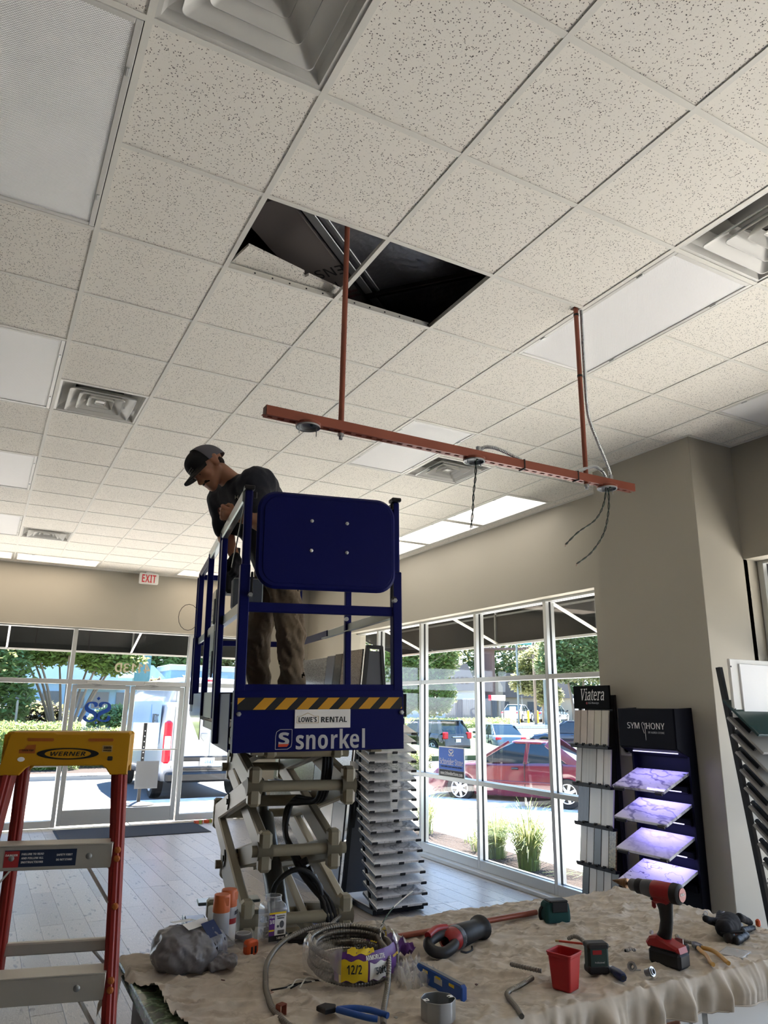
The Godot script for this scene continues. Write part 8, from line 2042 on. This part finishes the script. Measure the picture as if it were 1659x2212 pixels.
func build_racks() -> void:
	var mw := [veined("marble_plain", Color("dcdad6"), Color("c4c2bf"), 3, 0.01, 0.05), veined("marble_soft", Color("e2e0dc"), Color("a9a7a6"), 5, 0.012, 0.04), veined("marble_veined", Color("d9d7d4"), Color("70706f"), 8, 0.02, 0.12), veined("marble_cloud", Color("d2d0cd"), Color("8f8d8b"), 11, 0.009, 0.16)]
	# tall tower of tilted slabs
	var o := thing("sample_tower", "tall black tower rack of tilted white stone samples", "display rack", V(3.665, 0, -6.75))
	var frame: Material = M.black_metal
	var zy := func(y: float) -> float: return lerpf(0.34, 0.13, smoothstep(0.1, 1.1, y))
	for s in [-1.0, 1.0]:
		part("side_rail", mb().tube([V(s * 0.25, 0.03, 0.28), V(s * 0.25, 0.45, 0.12), V(s * 0.25, 0.95, -0.01), V(s * 0.25, 1.72, -0.04)], 0.018, 4).done(), frame, o)
		part("rear_leg", mb().bar(V(s * 0.25, 1.1, -0.03), V(s * 0.25, 0.03, -0.36), 0.03, 0.03).done(), frame, o)
		part("foot_bar", mb().bar(V(s * 0.25, 0.03, 0.34), V(s * 0.25, 0.03, -0.4), 0.04, 0.04, Vector3.UP, 0.004).done(), frame, o)
		part("levelling_foot", mb().lathe([Vector2(0, 0), Vector2(0.02, 0), Vector2(0.018, 0.006), Vector2(0.006, 0.01), Vector2(0.006, 0.02)], 14, T(V(s * 0.25, 0, -0.36))).done(), M.zinc, o)
	part("cross_bar", mb().bar(V(-0.25, 0.03, 0.32), V(0.25, 0.03, 0.32), 0.035, 0.035).bar(V(-0.25, 0.03, -0.37), V(0.25, 0.03, -0.37), 0.03, 0.03).bar(V(-0.25, 0.9, -0.03), V(0.25, 0.9, -0.03), 0.03, 0.03).done(), frame, o)
	part("base_shelf", mb().box(V(0, 0.055, -0.05), V(0.5, 0.012, 0.6), 0.003).done(), M.decal_grey, o)
	var hd := part("header_sign", mb().box(V(0.0, 1.85, -0.03), V(0.55, 0.23, 0.03), 0.003).done(), M.sign_black, o)
	part("sign_lettering", text_fit("QUARTZ", 0.3, 0.045, 0.001), M.decal_grey, hd, T(V(0.04, 1.79, -0.014)))
	part("sign_clip", mb().box(V(-0.12, 1.73, -0.01), V(0.16, 0.012, 0.02)).box(V(0.1, 1.73, -0.01), V(0.16, 0.012, 0.02)).done(), M.decal_white, o)
	var sm := slab_mesh(0.53, 0.02, 0.3)
	for k in 18:
		var y := 1.625 - k * 0.0885
		var z: float = zy.call(y)
		var q := Basis(Vector3.RIGHT, 0.3)
		var s := part("shelf_arm", mb().box(V(-0.262, y - 0.012, z - 0.07), V(0.012, 0.02, 0.3), 0.0, q).box(V(0.262, y - 0.012, z - 0.07), V(0.012, 0.02, 0.3), 0.0, q).done(), frame, o)
		for x in [-0.235, 0.02, 0.235]: part("edge_clip", mb().box(V(x, y - 0.052, z + 0.072), V(0.055, 0.024, 0.014), 0.002, q).done(), M.black, s)
		if k == 15: part("price_tag", mb().box(V(-0.1, y - 0.055, z + 0.08), V(0.08, 0.02, 0.002)).done(), M.label_white, s)
		var w := single("stone_sample", sm, mw[[0, 1, 0, 0, 2, 1, 3, 0, 0, 1, 3, 1, 3, 1, 0, 1, 3, 1][k]], "%s stone slab, %s on the tall tower rack" % [["plain white", "softly veined white", "grey veined white", "cloudy white"][[0, 1, 0, 0, 2, 1, 3, 0, 0, 1, 3, 1, 3, 1, 0, 1, 3, 1][k]], NTH[k]], "stone sample", Transform3D(Basis(Vector3.RIGHT, 0.3), V(3.665, y - 0.003, -6.75 + z - 0.07)), "stone slabs on the tall tower rack")
	# big A-shaped display of slabs facing the room, in two tiers
	o = thing("slab_display", "large grey A-shaped display frame holding tall stone panels", "display rack", V(3.62, 0, -7.7))
	hexmat("display_grey", "54565c", 0.4, 0.3)
	var lean := func(y: float, s: float) -> float: return s * lerpf(0.3, 0.08, y / 2.45)
	for z in [0.8, -1.4]:
		for s in [-1.0, 1.0]: part("end_post", mb().bar(V(lean.call(0.02, s), 0.02, z), V(lean.call(2.45, s), 2.45, z), 0.035, 0.035).done(), M.black, o)
		part("top_bar", mb().bar(V(-0.09, 2.44, z), V(0.09, 2.44, z), 0.04, 0.04).done(), M.black, o)
		part("end_panel", mb().prism(PackedVector2Array([Vector2(-0.27, 0.1), Vector2(0.27, 0.1), Vector2(0.075, 2.4), Vector2(-0.075, 2.4)]), 0.01, T(V(0, 0, z))).done(), M.display_grey, o)
		part("foot_bar", mb().bar(V(-0.34, 0.03, z), V(0.34, 0.03, z), 0.05, 0.05).done(), M.black, o)
	for y in [0.08, 0.92]: part("ledge", mb().bar(V(lean.call(y, -1.0) - 0.05, y, -1.4), V(lean.call(y, -1.0) - 0.05, y, 0.82), 0.09, 0.05, Vector3.UP, 0.004).done(), M.display_grey, o)
	var tilt := atan2(0.22, 2.45)
	var stones := [speckled("granite_grey", Color("8b8884"), Color("6b6965"), Color("45433f"), 61, 0.05), speckled("granite_dark", Color("33322f"), Color("4a4844"), Color("242321"), 62, 0.06), speckled("granite_tan", Color("8b8177"), Color("6d635a"), Color("463f39"), 63, 0.05), hexmat("slate_grey", "4d4f56", 0.2), hexmat("quartz_white", "c9c6c0", 0.15), veined("marble_tan", Color("a39d95"), Color("6c665f"), 21, 0.012, 0.08)]
	var panel := func(label: String, z0: float, z1: float, y0: float, y1: float, m: Material, off: float) -> void:
		var yc := (y0 + y1) / 2
		single("stone_slab", slab_mesh(0.02, y1 - y0, absf(z1 - z0) - 0.004), m, label, "stone panel", Transform3D(Basis(Vector3.BACK, -tilt), V(3.62 + lean.call(yc, -1.0) - off, yc, -7.7 + (z0 + z1) / 2)), "stone panels on the A-shaped display")
	panel.call("tan speckled granite panel in the upper tier beside the frame end", 0.3, 0.78, 0.96, 2.42, stones[2], 0.035)
	panel.call("narrow black granite panel in the upper tier", 0.1, 0.28, 0.96, 2.4, stones[1], 0.035)
	panel.call("dark slate grey panel in the upper tier between two granite panels", -0.12, 0.09, 0.96, 2.39, stones[3], 0.035)
	panel.call("grey speckled granite panel in the upper tier, farthest along", -1.36, -0.13, 0.96, 2.38, stones[0], 0.035)
	panel.call("dark slate grey panel in the lower tier at the near end", 0.5, 0.78, 0.12, 0.9, stones[3], 0.05)
	panel.call("white quartz panel in the lower tier next to the slate panel", 0.18, 0.49, 0.12, 0.9, stones[4], 0.05)
	panel.call("glossy taupe stone panel in the lower tier", -0.25, 0.17, 0.12, 0.9, stones[5], 0.05)
	panel.call("grey speckled granite panel in the lower tier, farthest along", -1.36, -0.26, 0.12, 0.9, stones[0], 0.05)
	# wire basket with leaflets, and a fire extinguisher beyond
	o = thing("wire_basket", "black wire basket with leaflets hung on the A-shaped display", "basket", V(3.36, 0.98, -6.86))
	var wb := mb()
	for k in 7:
		wb.cyl(V(-0.09 + 0.03 * k, 0, 0.07), V(-0.1 + 0.033 * k, 0.24, 0.09), 0.003, 5); wb.cyl(V(-0.09 + 0.03 * k, 0, -0.05), V(-0.1 + 0.033 * k, 0.24, -0.05), 0.003, 5)
	for y in [0.0, 0.08, 0.16, 0.24]: wb.tube([V(-0.1, y, -0.05), V(0.1, y, -0.05), V(0.1, y, 0.08), V(-0.1, y, 0.08)], 0.003, 5, [], true)
	part("wire_cage", wb.done(), M.black, o)
	part("leaflet", mb().box(V(0.03, 0.17, 0.01), V(0.1, 0.3, 0.006), 0.0, Basis(Vector3.RIGHT, -0.2) * Basis(Vector3.BACK, -0.1)).done(), mw[1], o)
	part("leaflet", mb().box(V(-0.05, 0.12, 0.03), V(0.08, 0.2, 0.006), 0.0, Basis(Vector3.RIGHT, -0.1)).done(), M.display_grey, o)
	o = thing("fire_extinguisher", "red fire extinguisher standing behind the tower rack", "fire extinguisher", V(3.6, 0, -7.32) + V(0.42, 0, 0.0))
	part("cylinder", mb().lathe([Vector2(0, 0.0), Vector2(0.075, 0.0), Vector2(0.08, 0.01), Vector2(0.08, 0.38), Vector2(0.06, 0.43), Vector2(0.025, 0.45), Vector2(0.025, 0.48), Vector2(0, 0.48)], 24).done(), M.red, o)
	part("valve", mb().box(V(0, 0.5, 0), V(0.04, 0.05, 0.1), 0.008).done(), M.black, o)
	part("label", mb().lathe([Vector2(0.0805, 0.15), Vector2(0.081, 0.151), Vector2(0.081, 0.28), Vector2(0.0805, 0.281)], 24).done(), M.label_white, o)
	build_strip_rack()
	build_lit_rack(mw)
	build_edge_rack(mw)

func build_strip_rack() -> void:
	var o := thing("strip_rack", "black wall rack of narrow stone strips under a dark header sign", "display rack", V(4.62, 0, -4.72))
	# faces -x; z along its width
	part("back_plate", mb().box(V(0.03, 1.0, 0.0), V(0.02, 1.9, 0.36), 0.003).done(), M.black_metal, o)
	var hd := part("header_sign", mb().box(V(-0.06, 1.93, 0.0), V(0.02, 0.19, 0.42), 0.003).done(), M.sign_black, o)
	var face := Basis(Vector3.UP, -PI / 2)
	part("sign_lettering", text_fit("Viatera", 0.27, 0.1, 0.001, "Droid Serif", 400, 0.28), M.decal_white, hd, Transform3D(face, V(-0.071, 1.955, 0.02)))
	part("sign_lettering", text_fit("LG Hausys", 0.12, 0.022, 0.001, "Droid Sans"), M.decal_grey, hd, Transform3D(face, V(-0.071, 1.882, 0.03)))
	part("sign_dot", mb().cyl(V(-0.07, 1.882, -0.05), V(-0.0715, 1.882, -0.05), 0.01, 12).done(), M.tool_red, hd)
	part("base", mb().box(V(-0.05, 0.05, 0), V(0.3, 0.1, 0.42), 0.005).done(), M.black_metal, o)
	part("upright", mb().bar(V(-0.02, 0.1, -0.19), V(-0.02, 1.85, -0.19), 0.02, 0.02).bar(V(-0.02, 0.1, 0.19), V(-0.02, 1.85, 0.19), 0.02, 0.02).done(), M.black_metal, o)
	var tones := [["b9ada2", "c7bbb0", "cfc5ba", "c9c4b6", "cbc5b8"], ["c3bdb2", "b4afa2", "cfcabf", "d2cbbe"], ["26262a", "d6d3cb", "cbc7bb"], ["d0cbc6", "c9c6c6", "35353a", "cfcbc7", "8a7550"], ["131315", "c9c4be", "a7a5a1", "c4bfb9", "57504c"]]
	var words := [["brownish beige", "pinkish beige", "light beige", "pale greenish beige", "cream"], ["light grey", "wide speckled grey", "off-white", "cream"], ["black patterned leaflet", "white veined", "cream"], ["light grey", "white", "near black", "pale grey", "tan and brown mottled"], ["black", "pale grey", "mid grey", "off-white", "brown"]]
	var rowname := ["top", "second", "third", "fourth", "lowest"]
	var ys := [1.53, 1.225, 0.92, 0.615, 0.31]
	for k in 5:
		part("ledge", mb().box(V(-0.1, ys[k], 0.0), V(0.05, 0.02, 0.43), 0.003).box(V(-0.125, ys[k] + 0.01, 0), V(0.006, 0.022, 0.43)).done(), M.black_metal, o)
		var z := -0.2
		var cnt: int = tones[k].size()
		for j in cnt:
			var w := 0.4 / cnt
			if k == 1: w = [0.07, 0.17, 0.08, 0.08][j]
			var nm := "strip_%d_%d" % [k, j]
			var m := hexmat(nm, tones[k][j], 0.2)
			if k == 3 and j == 4: m = speckled(nm, Color("9a8458"), Color("7b6238"), Color("2f2413"), 71, 0.04)
			elif (k + j) % 2 == 0 and k != 4: m = veined(nm, Color(tones[k][j]), Color(tones[k][j]).darkened(0.25), 80 + k * 5 + j, 0.014, 0.03, 0.2)
			single("stone_strip", slab_mesh(0.014, 0.285, w - 0.006, 0.0015), m, "%s narrow stone strip on the %s ledge of the strip rack" % [words[k][j], rowname[k]], "stone sample", Transform3D(Basis(Vector3.BACK, -0.12), V(4.62 - 0.085, ys[k] + 0.152, -4.72 + z + w / 2)), "stone strips on the wall rack")
			part("ledge_clip", mb().box(V(-0.122, ys[k] + 0.018, z + w * 0.7), V(0.012, 0.024, 0.03), 0.002).done(), M.black, o)
			z += w

func build_lit_rack(mw: Array) -> void:
	var navy := mat("display_navy", Color("080a18"), 0.6)
	navy.metallic_specular = 0.25
	var o := thing("lit_display", "navy lit display stand with four tilted marble samples", "display stand", V(4.5, 0, -4.085))
	var prof := PackedVector2Array()
	for p in [[0.02, 0.0], [0.18, 0.0], [0.18, 1.55], [0.17, 1.85], [-0.02, 1.84], [-0.02, 1.56], [0.1, 1.5], [0.1, 0.1], [0.02, 0.06]]: prof.append(Vector2(p[0], p[1]))
	for s in [-1.0, 1.0]: part("side_panel", mb().prism(prof, 0.02, T(V(0, 0, s * 0.265)), 0.002).done(), navy, o)
	part("back_panel", mb().box(V(0.15, 0.78, 0), V(0.02, 1.54, 0.51)).done(), navy, o)
	part("plinth", mb().box(V(0.05, 0.05, 0), V(0.2, 0.1, 0.51), 0.004).done(), navy, o)
	var sg := part("header_sign", mb().box(V(0.07, 1.7, 0), V(0.19, 0.285, 0.535), 0.004).done(), navy, o)
	var face := Basis(Vector3.UP, -PI / 2)
	part("sign_lettering", text_fit("SYM", 0.12, 0.045, 0.001, "Droid Sans"), M.decal_white, sg, Transform3D(face, V(-0.026, 1.715, -0.118)))
	part("sign_lettering", text_fit("HONY", 0.17, 0.045, 0.001, "Droid Sans"), M.decal_white, sg, Transform3D(face, V(-0.026, 1.715, 0.095)))
	part("sign_emblem", mb().tube(path([V(-0.026, 1.66, -0.015), V(-0.026, 1.725, -0.035), V(-0.026, 1.74, -0.02), V(-0.026, 1.72, -0.012)], 0.01), 0.0018, 5).tube([V(-0.026, 1.735, -0.004), V(-0.026, 1.61, -0.002)], 0.002, 5).tube(path([V(-0.026, 1.735, -0.002), V(-0.026, 1.725, 0.012), V(-0.026, 1.695, 0.008)], 0.01), 0.0018, 5).done(), M.decal_white, sg)
	part("sign_lettering", text_fit("BY AUREA STONE", 0.15, 0.014, 0.001, "Droid Sans"), M.decal_grey, sg, Transform3D(face, V(-0.026, 1.668, 0.1)))
	var hood := part("light_hood", mb().bar(V(-0.02, 1.555, 0), V(0.12, 1.5, 0), 0.53, 0.012).done(), navy, o)
	led(o, V(0.02, 1.526, 0.03), 0.42)
	var sm := slab_mesh(0.305, 0.02, 0.49)
	var swaps := [veined("marble_blue_vein", Color("e2e0e2"), Color("77738c"), 91, 0.007, 0.16, 0.1), veined("marble_river", Color("e8e6ea"), Color("6c6c8a"), 95, 0.0045, 0.09, 0.4), veined("marble_mist", Color("dfdde0"), Color("bcb9c0"), 99, 0.008, 0.2, 0.4), veined("marble_crack", Color("ecebf0"), Color("4c4a66"), 104, 0.006, 0.022, 0.4)]
	for k in 4:
		var y := 1.325 - k * 0.2175
		var q := Basis(Vector3.BACK, 0.41)
		single("marble_sample", sm, swaps[k], ["marble sample with bold grey-blue veins and a strip reflection, topmost on the lit stand", "marble sample with one broad river-like vein, second on the lit stand", "plain misty marble sample, third on the lit stand", "marble sample with thin cracked dark veins, lowest on the lit stand"][k], "stone sample", Transform3D(q, V(4.5 - 0.02, y + 0.002, -4.085)), "marble samples on the lit stand")
		var s := part("shelf_tray", mb().box(V(-0.02, y - 0.013, 0), V(0.28, 0.006, 0.46), 0.0, q).done(), M.black_metal, o)
		part("tray_edge", mb().box(V(-0.165, y - 0.07, -0.17), V(0.014, 0.02, 0.1), 0.002, q).box(V(-0.165, y - 0.07, 0.2), V(0.014, 0.02, 0.06), 0.002, q).done(), M.black, s)
		part("shelf_rib", mb().box(V(0.11, y - 0.05, 0), V(0.05, 0.05, 0.49), 0.006).done(), navy, s)
		if k > 0: led(o, V(0.055, y + 0.155, 0.0), 0.42)
	part("tape_flag", mb().box(V(0.09, 1.385, 0.23), V(0.04, 0.002, 0.02)).done(), M.teal, o)

func led(o: Node3D, at: Vector3, l: float) -> void:
	var s := part("led_strip", mb().box(at, V(0.012, 0.006, l), 0.001).done(), M.led_glow, o)
	var a := AreaLight3D.new()
	a.name = "led_light"
	a.area_size = Vector2(0.012, l); a.rotation = V(-PI / 2, 0, 0); a.position = at + V(0, -0.006, 0)
	a.light_color = Color("9a90ff"); a.light_energy = LED_E; a.area_range = 6.0; a.area_attenuation = 2.0; a.shadow_enabled = true
	o.add_child(a)

func build_edge_rack(mw: Array) -> void:
	var o := thing("edge_rack", "leaning rack of grey slabs with a white framed panel at the room edge", "display rack", V(4.38, 0, -3.05))
	for s in [-1.0, 1.0]:
		part("side_rail", mb().bar(V(s * 0.2, 0.02, 0.12), V(s * 0.2, 2.1, -0.12), 0.03, 0.03).done(), M.black_metal, o)
		part("foot_bar", mb().bar(V(s * 0.2, 0.02, 0.3), V(s * 0.2, 0.02, -0.3), 0.04, 0.04).done(), M.black_metal, o)
	var pn := part("framed_panel", mb().box(V(0.02, 1.97, -0.02), V(0.52, 0.36, 0.02), 0.004).done(), M.white_plastic, o)
	part("panel_face", mb().box(V(0.05, 1.97, -0.005), V(0.42, 0.3, 0.012), 0.002).done(), M.white, pn)
	for y in [2.1, 1.84]: part("screw", mb().cyl(V(-0.232, y, -0.012), V(-0.232, y, -0.006), 0.005, 8).done(), M.tool_grey, pn)
	var sm := slab_mesh(0.5, 0.016, 0.3)
	hexmat("slab_grey", "97948f", 0.25); hexmat("slab_teal", "2f4644", 0.15)
	for k in 16:
		var y := 1.79 - k * 0.102
		single("slab_sample", sm, M.slab_teal if k == 0 else M.slab_grey, "%s slab, %s on the leaning edge rack" % ["dark teal" if k == 0 else "plain grey", (NTH[k] if k < 9 else ["seventh", "sixth", "fifth", "fourth", "third", "second", "last"][k - 9] + (" from the bottom" if k < 15 else " at the bottom"))], "stone sample", Transform3D(Basis(Vector3.RIGHT, 0.75), V(4.38 + 0.012 * k * 0.3, y, -3.05 + 0.03 + 0.014 * k)), "slabs on the leaning edge rack")
		part("slab_bracket", mb().box(V(-0.2, y - 0.03, 0.0 + 0.014 * k), V(0.02, 0.02, 0.16), 0.0, Basis(Vector3.RIGHT, 0.75)).done(), M.black_metal, o)

func build_small() -> void:
	# exit sign under the ceiling
	var o := thing("exit_sign", "white exit sign with red letters hanging under the ceiling by the street wall", "exit sign", V(2.21, 3.945, -12.3), 0.02)
	part("mount", mb().box(V(0, -0.01, 0), V(0.12, 0.02, 0.05), 0.004).done(), M.white_plastic, o)
	part("housing", mb().prism(rounded(0.31, 0.185, 0.02, 4), 0.045, T(V(0, -0.112, 0)), 0.006).done(), M.white_plastic, o)
	part("lettering", text_fit("EXIT", 0.225, 0.13, 0.002, "Droid Sans", 700), M.exit_red, o, T(V(0, -0.112, 0.0235)))
	# door mat, and the small boxes by the side light
	o = thing("door_mat", "dark grey ribbed door mat in front of the street doors", "door mat", V(2.28, 0.001, -11.98))
	part("mat_base", mb().box(V(0, 0.004, 0), V(2.1, 0.008, 1.0), 0.003).done(), M.rubber, o)
	var ribs := mb()
	for k in 46: ribs.box(V(0, 0.009, -0.47 + k * 0.0207), V(2.04, 0.004, 0.011))
	part("ribs", ribs.done(), M.mat_grey, o).set_meta("kind", "stuff")
	for k in 2:
		o = thing("tape_box", ["small orange and green box on the floor under the side glass", "second small orange box on the floor, behind the green striped one"][k], "box", V(3.36 + 0.17 * k, 0.0, -12.35 - 0.05 * k), 0.2 + 0.3 * k)
		part("carton", mb().box(V(0, 0.025, 0), V(0.13, 0.05, 0.07), 0.004).done(), M.orange_plastic, o)
		part("stripe", mb().box(V(0.02, 0.0505, 0), V(0.05, 0.002, 0.071)).box(V(0.02, 0.025, 0.0355), V(0.05, 0.05, 0.001)).done(), M.leaf_yellow_box, o)
	# controls on the pier
	o = thing("thermostat", "round black thermostat on a square white plate on the pier", "thermostat", V(4.69, 1.53, -4.475), -PI / 2)
	part("plate", mb().prism(rounded(0.155, 0.115, 0.006, 3), 0.008, T(V(0, 0, 0.004)), 0.002).done(), M.white_plastic, o)
	part("ring", mb().lathe([Vector2(0.042, 0.0), Vector2(0.042, 0.02), Vector2(0.039, 0.024), Vector2(0.034, 0.022), Vector2(0.0, 0.022)], 30, Transform3D(Basis(Vector3.RIGHT, PI / 2), V(0.01, 0, 0.008))).done(), M.steel, o)
	part("face", mb().lathe([Vector2(0.033, 0.021), Vector2(0.02, 0.0245), Vector2(0.0, 0.025)], 30, Transform3D(Basis(Vector3.RIGHT, PI / 2), V(0.01, 0, 0.008))).done(), M.black_gloss, o)
	o = thing("light_switch", "almond wall switch plate half hidden by the lit display stand", "light switch", V(4.69, 1.7, -4.49), -PI / 2)
	part("plate", mb().box(V(0, 0, 0.003), V(0.075, 0.118, 0.006), 0.002).done(), M.cream_vinyl, o)
	part("rocker", mb().box(V(0, 0.0, 0.008), V(0.034, 0.066, 0.008), 0.003, Basis(Vector3.RIGHT, 0.06)).done(), M.cream_vinyl, o)
	part("switch_tab", mb().box(V(0, 0.045, 0.007), V(0.02, 0.01, 0.004), 0.001).done(), M.black, o)
	# blue shop sign inside the window
	o = thing("window_sign", "blue and white shop sign leaning on the window rail", "sign", V(5.38, 0.99, -8.1), -PI / 2)
	part("board", mb().box(V(0, 0.18, 0), V(0.59, 0.37, 0.008), 0.001).done(), M.white, o)
	part("blue_field", mb().quad_at(-0.28, 0.28, 0.085, 0.352, 0.0048).done(), M.sign_blue, o)
	part("black_field", mb().quad_at(-0.28, 0.28, 0.008, 0.083, 0.0048).done(), M.ink, o)
	part("lettering", text_fit("Schneider Stone", 0.52, 0.075, 0.001, "Droid Serif", 400), M.white, o, T(V(0, 0.185, 0.0055)))
	part("lettering", text_fit("Granite, Marble, Quartz Countertops and More", 0.48, 0.028, 0.001, "Droid Sans", 700), M.decal_black, o, T(V(0, 0.122, 0.0055)))
	part("lettering", text_fit("www.SchneiderStone.com", 0.5, 0.045, 0.001, "Droid Sans", 700), M.white, o, T(V(0, 0.044, 0.0055)))
	for s in [-1.0, 1.0]:
		part("emblem", text_fit("S", 0.058, 0.085, 0.001, "Droid Serif", 700), M.white, o, Transform3D(Basis(V(-s, 0, 0), V(0, 1, 0), V(0, 0, -s)), V(s * 0.027, 0.295, 0.0055)))
